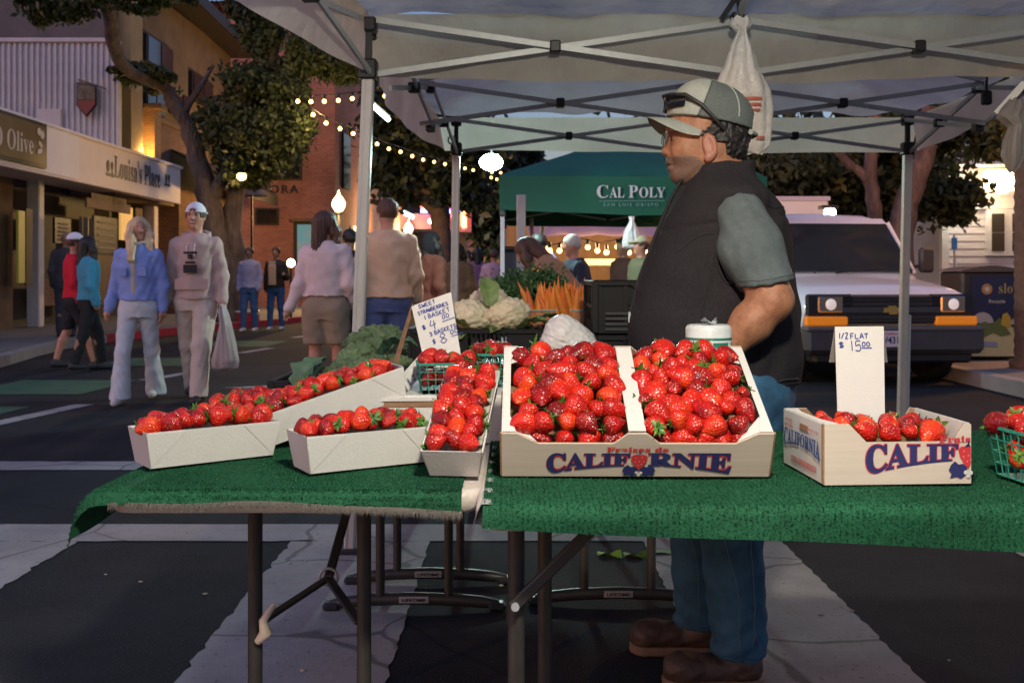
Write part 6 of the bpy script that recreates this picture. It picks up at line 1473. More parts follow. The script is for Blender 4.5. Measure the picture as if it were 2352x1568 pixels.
for k, (u, v, d, rz, rx, lab) in enumerate(((1125, 703, 3.80, 1.9, -1.0, 'upright green leaf between the two front cauliflowers'), (1190, 752, 3.76, -.2, -.1, 'long pale green leaf lying over the crate rim'), (1225, 742, 3.86, .1, -.1, 'bright green leaf at the right end of the cauliflower crate'), (1078, 752, 3.77, 3.3, -.1, 'small leaf under the left cauliflower'))):
    o = link('loose_leaf', CL[k % 3], None, loc=P(u, v, d), rot=(0, rx, rz), scale=(.9, .9, .9)); tag(o, lab, 'leaf')
M_BROC = mat('broccoli_floret', (.14, .20, .095), .8, noise=(60, .8), col2=(.075, .12, .06), bump=(420, .9, .004), rnd=(.015, .2))
M_BSTEM = mat('broccoli_stem', (.20, .30, .10), .6, noise=(20, .5))
BR = [bumpy('floret', M_BROC, 60 + k, .046, 4.2, .30, .66, 44, 30, .10) for k in range(4)]
bst = MB(); bst.tube([(0, 0, 0), (.004, 0, -.05), (.0, 0, -.10)], [.026, .016, .018], 10); bstm = bst.mesh('stem', M_BSTEM)
rg = random.Random(77)
GBR = 'broccoli heads piled in the crate'
for k, (u, v, d, s) in enumerate(((742, 884, 2.98, .9), (772, 872, 3.0, .95), (800, 858, 3.02, 1.0), (832, 846, 3.04, 1.0), (862, 838, 3.06, .9), (772, 905, 2.95, .9), (812, 888, 2.97, 1.0), (848, 868, 3.0, .9), (800, 828, 3.16, 1.1), (832, 812, 3.2, 1.1), (866, 800, 3.22, 1.05), (900, 812, 3.2, 1.0), (826, 788, 3.34, 1.15), (858, 772, 3.38, 1.15), (888, 770, 3.4, 1.1), (905, 795, 3.36, 1.0), (785, 850, 3.1, 1.0), (915, 838, 3.14, 1.0), (880, 862, 3.06, .9))):
    c = P(u, v, d); t = thing('broccoli', ('head of broccoli at the low front of the heap left of the price card' if v > 855 else 'head of broccoli half way up the heap left of the price card' if v > 800 else 'head of broccoli at the top of the heap left of the price card'), 'broccoli', c, (rg.uniform(-.6, .4), rg.uniform(-.7, .3), rg.uniform(0, 6)), GBR)
    link('floret', BR[k % 4], t, scale=(s,) * 3); link('stem', bstm, t, scale=(s,) * 3)
M_KALE = mat('broccoli_leaf', (.09, .17, .10), .55, noise=(25, .6), col2=(.05, .11, .065), transl=.2)
KL = [leafmesh(20 + k, .13, .10, M_KALE, .7) for k in range(2)]
for k, (u, v, d, rot, lab) in enumerate(((690, 905, 2.92, (.3, -1.0, .5), 'crinkled blue green leaf at the left foot of the broccoli heap'), (716, 900, 2.94, (-.3, -.9, 1.2), 'smaller crinkled leaf beside the blue green leaf'), (875, 822, 3.1, (0, -.4, -.3), 'long pale broccoli leaf across the heap'))):
    o = link('loose_leaf', KL[k % 2], None, loc=P(u, v, d), rot=rot); tag(o, lab, 'leaf')
hb = thing('herb_bunch', 'bushy dark green leafy herbs behind the cauliflower', 'herbs', P(1215, 730, 4.5))
crown('foliage', [(P(1190, 680, 4.45), (.115, .11, .095), 2), (P(1240, 666, 4.5), (.115, .11, .085), 2), (P(1275, 688, 4.5), (.07, .08, .07), 1), (P(1168, 700, 4.4), (.07, .08, .08), 1)], 9000, .024, mat('herb_green', (.075, .17, .06), .6, noise=(40, .7), col2=(.04, .10, .035), transl=.2), hb, 31, .6)
mb = MB()
for k in range(10): mb.tube([P(1215 + k * 2, 725, 4.5), P(1180 + k * 10, 690, 4.48)], .003, 5)
mb.build('stems', M_BSTEM, hb, True)
# carrots standing tip up in clear baskets
M_CARROT = mat('carrot_skin', (.80, .24, .035), .5, noise=(60, .6), col2=(.66, .17, .025), stretch=(1, 1, 8), bump=(120, .3, .003), rnd=(.012, .15))
cm_ = []
for k in range(3):
    mb = MB(); mb.lathe([(.002, 0), (.016, .003), (.020, .012), (.0195, .06), (.0165, .10), (.012, .14), (.005, .165), (.0004, .175 + .01 * k)], 10); cm_.append(mb.mesh('carrot', M_CARROT))
M_CLEARB = mat('clear_basket', (.5, .45, .36), .15, alpha=.14)
rc = random.Random(9)
for b_, (u0, u1, d, lab, lb2) in enumerate(((1222, 1284, 4.1, 'clear basket of carrots standing tips up, next to the cauliflower', 'carrot standing in the basket next to the cauliflower'), (1296, 1350, 4.1, 'clear basket of carrots standing tips up, next to the black crates', 'carrot standing in the basket next to the black crates'))):
    c = P((u0 + u1) / 2, 742, d); w = (u1 - u0) * d / FPX; z0 = .9345
    t = thing('carrot_basket', lab, 'basket', (c.x, c.y, z0))
    for sx, sy, sw, sd in ((0, -.5, 1, 0), (0, .5, 1, 0), (-.5, 0, 0, 1), (.5, 0, 0, 1)):
        q = MB(); q.box((sx * w, sy * .10, .037), (w if sw else .0015, .0015 if sw else .10, .07)); q.build('clear_side', M_CLEARB, t)
    q = MB(); q.box((0, -.051, .073), (w + .006, .004, .006)); q.box((0, .051, .073), (w + .006, .004, .006)); q.build('rim', mat('clear_rim', (.35, .4, .33), .3), t)
    for k in range(30):
        fx = rc.uniform(-.42, .42); fy = rc.uniform(-.42, .42); s = rc.uniform(.72, .98)
        o = link('carrot', cm_[k % 3], None, loc=(c.x + fx * w, c.y + fy * .09, z0 + .004 + rc.uniform(0, .01)), rot=(rc.uniform(-.12, .16) - fy * .3, fx * .6 + rc.uniform(-.26, .26), rc.uniform(0, 6)), scale=(s * 1.0, s * 1.0, s * 1.08)); tag(o, lb2, 'carrot', 'carrots in the clear baskets')
yb = thing('squash_crate', 'dark crate heaped with yellow squash beyond the herbs', 'crate', P(1258, 690, 6.0))
q = MB(); q.box(P(1258, 652, 6.0), (.13, .3, .10), bev=.01); q.build('body', M_BROWN, yb, True)
ys = MB(); ys.ball((0, 0, 0), (.034, .022, .020), 12, 8); ysm = ys.mesh('squash', mat('squash_yellow', (.75, .42, .02), .4))
for k, (u, v) in enumerate(((1218, 627), (1228, 624), (1238, 626), (1246, 630), (1226, 631))):
    o = link('squash', ysm, None, loc=P(u, v, 5.6 + .06 * (k % 2)), rot=(0, .2 * k, .7 * k)); tag(o, 'bright yellow squash heaped beside the dark crate', 'squash', 'yellow squash')
q = MB(); q.box(P(1232, 690, 5.62), (.16, .22, .28), bev=.01); o = q.build('squash_box', M_BROWN, None); tag(o, 'brown box carrying the yellow squash', 'box')
for k, (u, v, lab) in enumerate(((1400, 1278, 'curled green leaf scrap dropped by the back table foot'), (1460, 1280, 'broad pale green leaf scrap on the road behind the vendor'), (1525, 1272, 'long green stalk scrap beside the vendor\'s legs'))):
    p = G(u, v); mb = MB(); mb.grid(lambda a, b: (p.x - .05 + .10 * a, p.y - .02 + .05 * b, .010 + .012 * math.sin(a * 5 + b * 3) * (1 if k != 2 else .3)), 8, 4); o = mb.build('leaf_scrap', mat('leaf_scrap_green', (.20, .34, .05), .5), None); tag(o, lab, 'leaf')
rs_ = random.Random(3)
for k in range(14):
    p = Vector((rs_.uniform(-1.6, 1.7), rs_.uniform(2.85, 4.0), .006)); mb = MB(); s = rs_.uniform(.003, .007); mb.ball(p, (s * 1.6, s, s * .6), 6, 4); o = mb.build('litter_scrap', mat('pale_litter', (.42, .36, .25), .8), None); tag(o, 'tiny pale scrap lying on the road under the tables', 'litter', 'scraps on the road')

# ================================================================== PLASTIC BAGS
M_BAG = mat('white_bag_film', (.90, .89, .86), .3, noise=(4, .5), col2=(.80, .79, .76), bump=(18, .7, .03), transl=.18)
def hanging_bag(name, lab, prof, d, thick, m, seed, n=28, yoff=0.):
    """prof: list of (u_left, u_right, v) down the bag"""
    t = thing(name, lab, 'bag', P((prof[0][0] + prof[0][1]) / 2, prof[0][2], d)); K = len(prof) - 1
    def fn(a, b):
        f = b * K; k = min(int(f), K - 1); q = f - k; q = q * q * (3 - 2 * q) * .5 + q * .5
        ul = prof[k][0] + (prof[k + 1][0] - prof[k][0]) * q; ur = prof[k][1] + (prof[k + 1][1] - prof[k][1]) * q; v = prof[k][2] + (prof[k + 1][2] - prof[k][2]) * q
        c = P((ul + ur) / 2, v, d); hw = (ur - ul) / 2 * d / FPX; th = 2 * PI * a
        fold = 1 + .09 * math.sin(7 * th + seed + 3 * b) + .07 * math.sin(11 * th - 2 * b + seed)
        tk = thick * math.sin(PI * min(.12 + b * .86, .98)) ** .6
        return Vector((c.x + hw * math.cos(th) * (1 + .04 * math.sin(9 * th + 5 * b)), c.y + tk * math.sin(th) * fold, c.z + .006 * math.sin(th * 5 + b * 9)))
    mb = MB(); mb.grid(fn, n * 2, 30); mb.build('film', m, t, True); return t
b1 = hanging_bag('plastic_bag', 'white plastic bag with red print hanging from the tent truss behind the vendor', [(1682, 1722, 42), (1676, 1728, 58), (1693, 1712, 72), (1690, 1714, 82), (1676, 1728, 110), (1660, 1744, 160), (1640, 1768, 205), (1632, 1774, 245), (1645, 1772, 290), (1668, 1768, 335), (1690, 1752, 352)], 4.02, .055, M_BAG, 1.)
q = MB(); q.tube([P(1692, 0, 4.06), P(1697, 30, 4.05), P(1700, 70, 4.02)], .004, 6); q.build('hook', M_JOINT, b1, True)
M_RPR = mat('faded_red_print', (.60, .16, .10), .5, transl=.3)
for u0, u1, v0, v1 in ((1712, 1752, 222, 229), (1715, 1750, 236, 242), (1718, 1748, 249, 254), (1738, 1758, 312, 318)):
    a = P(u0, v1, 3.955); b = P(u1, v0, 3.955); q = MB(); q.grid(lambda s, t: (a.x + (b.x - a.x) * s, 3.962 - .006 * math.sin(s * 3), a.z + (b.z - a.z) * t), 6, 1); q.build('red_print', M_RPR, b1, True)
b2_ = hanging_bag('plastic_bag', 'knotted white plastic bags hanging from the tent at the right edge', [(2322, 2346, 228), (2300, 2360, 250), (2290, 2352, 268), (2318, 2348, 290), (2306, 2352, 320), (2300, 2356, 360), (2312, 2340, 385), (2318, 2328, 395)], 4.3, .04, mat('grey_bag_film', (.48, .46, .44), .4, noise=(5, .5), transl=.4, bump=(20, .5, .02)), 4.)
q = MB(); q.bar(P(2290, 262, 4.36), P(2356, 190, 4.30), .02, .03); q.build('frame_bar', M_ALU, b2_, True)
b3_ = hanging_bag('plastic_bag', 'grey white bag hanging under the green tent', [(1444, 1458, 498), (1446, 1456, 508), (1434, 1466, 530), (1429, 1474, 555), (1430, 1474, 568), (1440, 1468, 571)], 11.0, .06, M_BAG, 7.)
def crumple(p):
    c = P(1302, 790, 3.36); d = sd_ell(p, c, (.090, .075, .085)); d = smin(d, sd_ell(p, c + Vector((.035, -.01, -.05)), (.07, .06, .06)), .05); d = smin(d, sd_ell(p, c + Vector((-.03, 0, .045)), (.035, .04, .045)), .05)
    r = np.sin(p[:, 0] * 70 + 30 * np.sin(p[:, 2] * 14)) * np.sin(p[:, 2] * 45 + 6 * np.sin(p[:, 0] * 40 + p[:, 1] * 30))
    return d + .0022 * r + wob(p, 22, .006, 2.) + .004 * np.abs(np.sin(p[:, 0] * 32 + p[:, 2] * 18 + 3 * np.sin(p[:, 2] * 21)))
c = P(1302, 790, 3.36); o = sdf_mesh('plastic_bag', crumple, np.array(c) - .14, np.array(c) + .14, .0065, M_BAG, None); tag(o, 'crumpled white plastic bag of produce on the black cloth below the carrots', 'bag')
# ================================================================== VENDOR
M_SKIN = mat('warm_skin', (.37, .168, .088), .6, noise=(34, 1.0), col2=(.25, .105, .055), sss=.10, bump=(150, .35, .003))
M_HAIR = mat('black_hair', (.010, .008, .008), .5, bump=(90, .9, .01), stretch=(1, 1, .5))
M_VEST = mat('charcoal_knit', (.029, .026, .030), .95, noise=(120, .5), col2=(.016, .0145, .017), bump=(320, .6, .004), spec=.2)
M_VESTIN = mat('black_lining', (.009, .009, .011), .8)
M_TEE = mat('grey_green_tee', (.095, .118, .122), .95, noise=(50, .7), col2=(.07, .09, .094), bump=(180, .25, .003))
M_JEAN = mat('dark_blue_denim', (.030, .115, .205), .85, noise=(14, .8), col2=(.012, .055, .11), bump=(300, .4, .003))
M_BOOT = mat('worn_brown_leather', (.075, .042, .026), .55, noise=(18, .8), col2=(.04, .022, .014), bump=(60, .4, .006))
M_SOLE = mat('boot_sole', (.20, .12, .075), .7, noise=(10, .6))
YV = 2.88
vd = thing('person', 'vendor in charcoal vest, grey tee, mesh cap and glasses standing in profile behind the table', 'person', (.62, YV, 0))
def prof_body(p, zs, cx, rx, ry, cy=YV):
    z = p[:, 2]; c = np.interp(z, zs, cx); a = np.interp(z, zs, rx); b = np.interp(z, zs, ry)
    qx = (p[:, 0] - c) / a; qy = (p[:, 1] - cy) / b
    r = (np.abs(qx) ** 2.3 + np.abs(qy) ** 2.3) ** (1 / 2.3)
    d = (r - 1) * np.minimum(a, b)
    return np.maximum(d, np.maximum(zs[0] - z, z - zs[-1]))
ZS = np.array([.84, .90, .97, 1.04, 1.10, 1.17, 1.24, 1.30, 1.35, 1.39, 1.42, 1.45])
CXs = np.array([.590, .586, .583, .583, .585, .590, .598, .604, .606, .606, .604, .604])
RXs = np.array([.236, .245, .247, .242, .231, .213, .194, .172, .150, .128, .105, .080])
RYs = np.array([.205, .212, .216, .214, .210, .206, .205, .206, .203, .180, .135, .085])
def arm_path(sy):
    y = lambda a: YV + sy * a
    return dict(sh=(.622, y(.190), 1.310), mid=(.634, y(.236), 1.220), el=(.678, y(.285), 1.085), wr=(.565, y(.262), .955), ha=(.520, y(.225), .915))
def vend_body(p):
    # head in profile, looking towards -x
    d = sd_ell(p, (.568, YV, 1.592), (.106, .078, .108))
    d = smin(d, sd_ell(p, (.520, YV, 1.530), (.068, .066, .080)), .04)
    d = smin(d, sd_cone(p, (.545, YV, 1.490), (.492, YV, 1.446), .056, .032), .035)
    for s in (-1, 1):
        d = smin(d, sd_cone(p, (.585, YV + s * .048, 1.505), (.505, YV + s * .020, 1.450), .024, .024), .03)
        d = smin(d, sd_ell(p, (.487, YV + s * .036, 1.503), (.028, .026, .030)), .025)
    d = smin(d, sd_ell(p, (.484, YV, 1.441), (.021, .026, .019)), .02)                  # chin
    d = smin(d, sd_ell(p, (.462, YV, 1.566), (.016, .050, .012)), .02)                  # brow
    d = smin(d, sd_cone(p, (.459, YV, 1.547), (.4445, YV, 1.508), .0085, .0125), .012)    # nose
    for s in (-1, 1): d = smin(d, sd_ell(p, (.4555, YV + s * .014, 1.499), (.012, .0085, .0085)), .008)
    d = smin(d, sd_ell(p, (.462, YV, 1.483), (.012, .024, .012)), .012)
    d = smin(d, sd_ell(p, (.4575, YV, 1.4745), (.0115, .022, .0068)), .006)             # lips
    d = smin(d, sd_ell(p, (.461, YV, 1.4570), (.0115, .020, .0072)), .006)
    d = np.maximum(d, -sd_ell(p, (.448, YV, 1.4655), (.014, .020, .0032)))
    for s in (-1, 1):
        d = -smin(-d, sd_ell(p, (.450, YV + s * .034, 1.541), (.016, .020, .011)), .008)
        d = smin(d, sd_ell(p, (.4685, YV + s * .032, 1.540), (.0125, .0125, .0125)), .003)
    # neck, trunk, arms
    d = smin(d, sd_cone(p, (.592, YV, 1.49), (.618, YV, 1.36), .066, .078), .035)
    d = smin(d, prof_body(p, ZS, CXs, RXs - .022, RYs - .022), .03)
    for sy in (-1, 1):
        A = arm_path(sy)
        d = smin(d, sd_cone(p, A['sh'], A['mid'], .048, .060), .03); d = smin(d, sd_cone(p, A['mid'], A['el'], .064, .055), .02)
        d = smin(d, sd_cone(p, A['el'], tuple(.55 * np.array(A['el']) + .45 * np.array(A['wr'])), .050, .052), .02)
        d = smin(d, sd_cone(p, tuple(.55 * np.array(A['el']) + .45 * np.array(A['wr'])), A['wr'], .052, .034), .02)
        d = smin(d, sd_cone(p, A['wr'], A['ha'], .034, .036), .02)
        for k in range(4):
            b = np.array(A['ha']) + np.array((-.004 + .012 * k, sy * (.016 - .004 * k), -.006 - .003 * k)); e = b + np.array((-.030 + .010 * k, -sy * .018, -.052)); d = smin(d, sd_cone(p, b, e, .0105, .0085), .006)
        b = np.array(A['ha']) + np.array((-.022, -sy * .01, .01)); d = smin(d, sd_cone(p, b, b + np.array((-.038, -sy * .015, -.022)), .012, .009), .008)
    # hips and legs, inside the jeans
    d = smin(d, sd_ell(p, (.63, YV, .80), (.15, .16, .13)), .05)
    for K in LEGS: d = smin(d, sd_cone(p, K['hip'], K['kn'], .095, .062), .03); d = smin(d, sd_cone(p, K['kn'], K['an'], .062, .042), .02)
    return d
LEGS = [dict(hip=(.640, 2.775, .80), kn=(.610, 2.785, .46), an=(.640, 2.80, .10), to=(.470, 2.79, .045), he=(.655, 2.80, .05)),
        dict(hip=(.640, 2.985, .80), kn=(.560, 3.01, .46), an=(.575, 3.04, .10), to=(.410, 3.05, .045), he=(.590, 3.05, .05))]
sdf_mesh('body', vend_body, (.30, 2.50, .02), (.92, 3.26, 1.74), .0068, M_SKIN, vd, world_space=True)
for s in (-1, 1):       # ears
    def ear(p, s=s):
        M = Euler((0, R(-14), s * R(16))).to_matrix(); c = (.556, YV + s * .083, 1.514)
        d = sd_ell(p, c, (.021, .0085, .037), M); d = smin(d, sd_ell(p, (c[0] - .004, c[1], c[2] - .034), (.013, .008, .013)), .01)
        return np.maximum(d, -sd_ell(p, (c[0] - .003, c[1] + s * .009, c[2] + .004), (.014, .0055, .029), M))
    c = np.array((.556, YV + s * .083, 1.514)); sdf_mesh('ear', ear, c - .06, c + .06, .0032, mat('ear_skin', (.33, .13, .085), .5, sss=.2), vd, world_space=True)
def hairf(p):
    d = sd_ell(p, (.590, YV, 1.545), (.098, .0875, .105)) + wob(p, 110, .0016, 1.) + wob(p, 45, .0022, 3.)
    cut = np.maximum(.520 - p[:, 0], -9)                       # nothing in front of the temples
    low = (1.452 + .75 * np.maximum(0, .640 - p[:, 0]) * (p[:, 0] < .64)) - p[:, 2]
    low = np.where(p[:, 0] < .60, (1.525 - p[:, 2]), low)
    d = np.maximum(d, np.maximum(cut, low))
    for s in (-1, 1): d = smin(d, sd_ell(p, (.526, YV + s * .0665, 1.548), (.012, .007, .026)), .012)
    return d
sdf_mesh('hair', hairf, (.47, 2.76, 1.42), (.72, 3.0, 1.66), .0048, M_HAIR, vd, world_space=True)
for s in (-1, 1):
    q = MB(); q.tube([(.4530, YV + s * .014, 1.567), (.450, YV + s * .032, 1.573), (.462, YV + s * .053, 1.567)], [.003, .005, .002], 6); q.build('eyebrow', M_HAIR, vd, True)
    q = MB(); q.ball((.4575, YV + s * .032, 1.540), (.0035, .0055, .0055), 10, 8); q.build('eye', M_BLACK, vd, True)
def stub(p):
    d = smin(sd_cone(p, (.545, YV, 1.486), (.492, YV, 1.444), .0575, .0335), sd_ell(p, (.483, YV, 1.440), (.0225, .027, .0205)), .03)
    return d
M_STUB = mat('stubble_skin', (.21, .112, .075), .65, noise=(300, .9), col2=(.09, .055, .042))
def stubf(p):
    d = vend_body(p) - .0011; reg = sd_ell(p, (.500, YV, 1.456), (.072, .085, .050)); return np.maximum(d, reg)
sdf_mesh('stubble', stubf, (.42, 2.78, 1.39), (.60, 2.98, 1.53), .0042, M_STUB, vd, world_space=True)
# cap
ct = R(11.0)
def cap_frame(p):
    q = p - np.array((.578, YV, 1.598)); x = q[:, 0] * math.cos(ct) - q[:, 2] * math.sin(ct); z = q[:, 0] * math.sin(ct) + q[:, 2] * math.cos(ct); return x, q[:, 1], z
def cap_shell(p, infl=0.):
    x, y, z = cap_frame(p); q = np.stack([x, y, z], 1)
    d = sd_ell(q, (0, 0, -.004), (.124 + infl, .098 + infl, .112 + infl)); d = smin(d, sd_ell(q, (-.045, 0, .015), (.078 + infl, .085 + infl, .090 + infl)), .03)
    return np.maximum(d, -.012 - z), x, y, z
def cap_mesh(p):
    d, x, y, z = cap_shell(p); hole = sd_ell(np.stack([x, y, z], 1), (.118, 0, .004), (.04, .045, .034)); return np.maximum(np.maximum(d, -.052 + .25 * z - x), -hole)
def cap_front(p):
    d, x, y, z = cap_shell(p, .0012); return np.maximum(d, x - (-.0535 + .25 * z))
M_CAPM = mat('grey_cap_mesh', (.14, .165, .16), .85, noise=(300, .9), col2=(.08, .10, .096), bump=(420, .8, .004)); M_CAPF = mat('pale_cap_canvas', (.36, .39, .355), .9, noise=(40, .4), bump=(300, .2, .002))
cap = thing('cap', 'pale fronted grey mesh trucker cap worn by the vendor', 'cap', (.578, YV, 1.60))
sdf_mesh('mesh_panel', cap_mesh, (.44, 2.76, 1.52), (.73, 3.0, 1.74), .0042, M_CAPM, cap, world_space=True)
sdf_mesh('front_panel', cap_front, (.44, 2.76, 1.52), (.73, 3.0, 1.74), .0042, M_CAPF, cap, world_space=True)
def brim(a, b):
    ang = R(-78 + 156 * a); r0 = .088; r1 = .088 + (.082 * max(0, math.cos(ang)) ** .55)
    lx = -(r0 + (r1 - r0) * b) * math.cos(ang) - .018; ly = (r0 + (r1 - r0) * b * .35) * math.sin(ang) * 1.0
    lz = -.002 - .046 * (ly / .09) ** 2 - .002 * b
    return Vector((.578 + lx * math.cos(ct) + lz * math.sin(ct), YV + ly, 1.598 - lx * math.sin(ct) * .35 + lz * math.cos(ct)))
q = MB(); q.grid(brim, 24, 8); q.grid(lambda a, b: brim(1 - a, b) + Vector((0, 0, -.0035)), 24, 8); q.grid(lambda a, b: brim(a, 1) + Vector((0, 0, -.0035 * b)), 24, 1); q.build('brim', M_CAPF, cap, True)
q = MB(); q.ball((.590, YV, 1.7075), (.008, .008, .004)); q.build('button', M_CAPF, cap, True)
for aa in (-62, 0, 62):
    pts = []
    for k in range(9):
        th = R(8 + 9.5 * k); lx = .1252 * math.sin(th) * math.cos(R(aa)) ; ly = .0992 * math.sin(th) * math.sin(R(aa)); lz = .1125 * math.cos(th) - .004
        pts.append((.578 + lx * math.cos(ct) + lz * math.sin(ct), YV + ly, 1.598 - lx * math.sin(ct) + lz * math.cos(ct)))
    q = MB(); q.tube(pts[:7 if aa == 0 else 9], .0022, 6); q.build('seam', mat('cap_seam', (.30, .34, .325), .8), cap, True)
q = MB(); q.tube([(.678, YV - .052, 1.556), (.700, YV - .02, 1.553), (.700, YV + .02, 1.553), (.678, YV + .052, 1.556)], .007, 8); q.build('strap', M_CAPF, cap, True)
# sunglasses pushed up on the cap
sg_ = thing('sunglasses', 'black wraparound sunglasses resting on the vendor\'s cap', 'sunglasses', (.47, YV, 1.65))
for s in (-1, 1):
    q = MB(); q.grid(lambda a, b: (.437 + .045 * a * a + .004 * math.sin(b * 3), YV + s * (.008 + .085 * a), 1.667 - .042 * b * (1 - .35 * a) - .012 * a), 10, 6); q.build('lens', mat('sunglass_lens', (.006, .006, .008), .1), sg_, True)
    q = MB(); q.tube([(.437, YV + s * .004, 1.668), (.450, YV + s * .05, 1.664), (.485, YV + s * .094, 1.655), (.530, YV + s * .103, 1.625), (.560, YV + s * .104, 1.593), (.585, YV + s * .101, 1.566), (.592, YV + s * .097, 1.556)], [.004, .0045, .006, .006, .005, .0048, .004], 8); q.build('temple', M_BLACK, sg_, True)
eg = thing('eyeglasses', 'thin black framed eyeglasses worn by the vendor', 'eyeglasses', (.44, YV, 1.545))
for s in (-1, 1):
    pts = [(.4405 + .10 * abs(.035 + .024 * math.cos(a) - .01) ** 1.4, YV + s * (.035 + .024 * math.cos(a)), 1.5435 + .0175 * math.sin(a)) for a in [k * PI / 8 for k in range(17)]]
    q = MB(); q.tube(pts, .0014, 6); q.build('rim', M_BLACK, eg, True)
    q = MB(); q.add(pts[:-1], [tuple(range(16))]); q.build('lens', mat('spectacle_lens', (.30, .45, .55), .05, alpha=.28), eg, True)  # bluish reflection of the glass is painted in as lens colour
    q = MB(); q.tube([(.443, YV + s * .060, 1.552), (.470, YV + s * .0765, 1.556), (.520, YV + s * .084, 1.558), (.566, YV + s * .086, 1.552)], .0015, 6); q.build('temple', M_BLACK, eg, True)
q = MB(); q.tube([(.440, YV - .011, 1.546), (.4375, YV, 1.549), (.440, YV + .011, 1.546)], .0014, 6); q.build('bridge', M_BLACK, eg, True)
# clothes
def tee(p):
    d = prof_body(p, ZS, CXs, RXs - .008, RYs - .008) + .01
    for sy in (-1, 1):
        A = arm_path(sy); end = np.array((.668, YV + sy * .275, 1.128)); ax = (end - np.array(A['mid'])); ax /= np.linalg.norm(ax)
        s_ = smin(sd_cone(p, A['sh'], A['mid'], .066, .082), sd_cone(p, A['mid'], tuple(end), .080, .070), .03)
        hem = (p - end) @ np.array((.18, 0, -1.0)) / 1.02
        s_ = np.maximum(s_, hem - .0); d = smin(d, s_, .02)
    fold = .004 * np.sin(p[:, 2] * 60 + 14 * np.sin(p[:, 0] * 11) + p[:, 0] * 40)
    return d + fold * .35 + wob(p, 24, .0016, 1.3)
sdf_mesh('tee_shirt', tee, (.32, 2.48, .86), (.90, 3.28, 1.50), .0072, M_TEE, vd, world_space=True)
def vest(p):
    d = prof_body(p, ZS, CXs, RXs, RYs); d = smin(d, sd_ell(p, (.68, YV, 1.25), (.10, .15, .12)), .06)
    for sy in (-1, 1):
        ah = sd_ell(p, (.632, YV + sy * .262, 1.225), (.086, .112, .150)); d = -smin(-d, ah, .010)
        d = smin(d, sd_ell(p, (.618, YV + sy * .140, 1.365), (.080, .080, .034)), .03)
    d = -smin(-d, sd_cone(p, (.585, YV, 1.50), (.600, YV, 1.36), .084, .066), .01)
    r = np.hypot((p[:, 0] - .607) / 1.02, (p[:, 1] - YV)); top = 1.470 + .06 * (p[:, 0] - .607)
    col = np.maximum(np.abs(r - .089 - .10 * (1.44 - p[:, 2]) * (p[:, 2] < 1.44)) - .007, np.maximum(1.36 - p[:, 2], p[:, 2] - top)); gap = sd_box(p, (.50, YV, 1.42), (.06, .014, .12)); col = np.maximum(col, -gap)
    d = smin(d, col, .012)
    d += .0022 * np.sin(p[:, 2] * 34 + 9 * np.sin(p[:, 0] * 9 + p[:, 1] * 6)) + wob(p, 17, .0022, 2.2)
    seam = np.abs(p[:, 2] - (1.285 + .12 * (p[:, 0] - .5))) ; d += .004 * np.exp(-(seam / .008) ** 2)
    seam2 = np.abs(p[:, 0] - (.655 + .05 * (p[:, 2] - 1.0))); d += .004 * np.exp(-(seam2 / .008) ** 2) * (p[:, 2] < 1.1)
    return d
sdf_mesh('vest', vest, (.30, 2.56, .82), (.92, 3.20, 1.50), .0060, M_VEST, vd, world_space=True)
q = MB(); q.tube([(.500, YV - .030, 1.450), (.455, YV - .03, 1.37), (.410, YV - .025, 1.26), (.372, YV - .02, 1.15), (.343, YV - .02, 1.04), (.338, YV - .02, .93), (.35, YV - .02, .86)], .005, 8); q.build('zip', M_VESTIN, vd, True)
q = MB(); q.box((.336, YV - .03, 1.03), (.006, .008, .03)); q.build('zip_pull', M_ALU, vd, True)
def jeans(p):
    d = sd_ell(p, (.645, YV, .80), (.170, .175, .15))
    for K in LEGS:
        l = smin(sd_cone(p, K['hip'], K['kn'], .128, .088), sd_cone(p, K['kn'], (K['an'][0], K['an'][1], .115), .088, .078), .03); d = smin(d, l, .04)
    z = p[:, 2]
    d += .0042 * np.sin(z * 95 + 9 * np.sin(p[:, 0] * 14) + p[:, 0] * 30) * np.clip((.30 - z) * 6, .1, 1.2) + wob(p, 22, .002, .7)
    return np.maximum(d, np.maximum(.085 - z, z - .92))
sdf_mesh('jeans', jeans, (.38, 2.60, .06), (.88, 3.20, .95), .0072, M_JEAN, vd, world_space=True)
for K in LEGS:
    def boot(p, K=K):
        d = sd_cone(p, K['he'], K['to'], .046, .044); d = smin(d, sd_ell(p, (K['to'][0] + .01, K['to'][1], .052), (.052, .045, .044)), .02)
        d = smin(d, sd_cone(p, (K['an'][0] + .005, K['an'][1], .07), (K['an'][0] + .005, K['an'][1], .16), .050, .052), .03); return np.maximum(d, .022 - p[:, 2]) + wob(p, 60, .0015, 1.)
    def sole(p, K=K):
        q = np.minimum(sd_cone(p * np.array((1, 1, 0)), (K['he'][0], K['he'][1], 0), (K['to'][0], K['to'][1], 0), .052, .050), 9); return np.maximum(q, np.abs(p[:, 2] - .014) - .0135)
    lo = np.array((K['to'][0] - .08, K['to'][1] - .09, -.01)); hi = np.array((K['he'][0] + .09, K['he'][1] + .09, .20))
    b = sdf_mesh('boot', boot, lo, hi, .0055, M_BOOT, vd, world_space=True); sdf_mesh('sole', sole, lo, hi, .0055, M_SOLE, b, world_space=True)
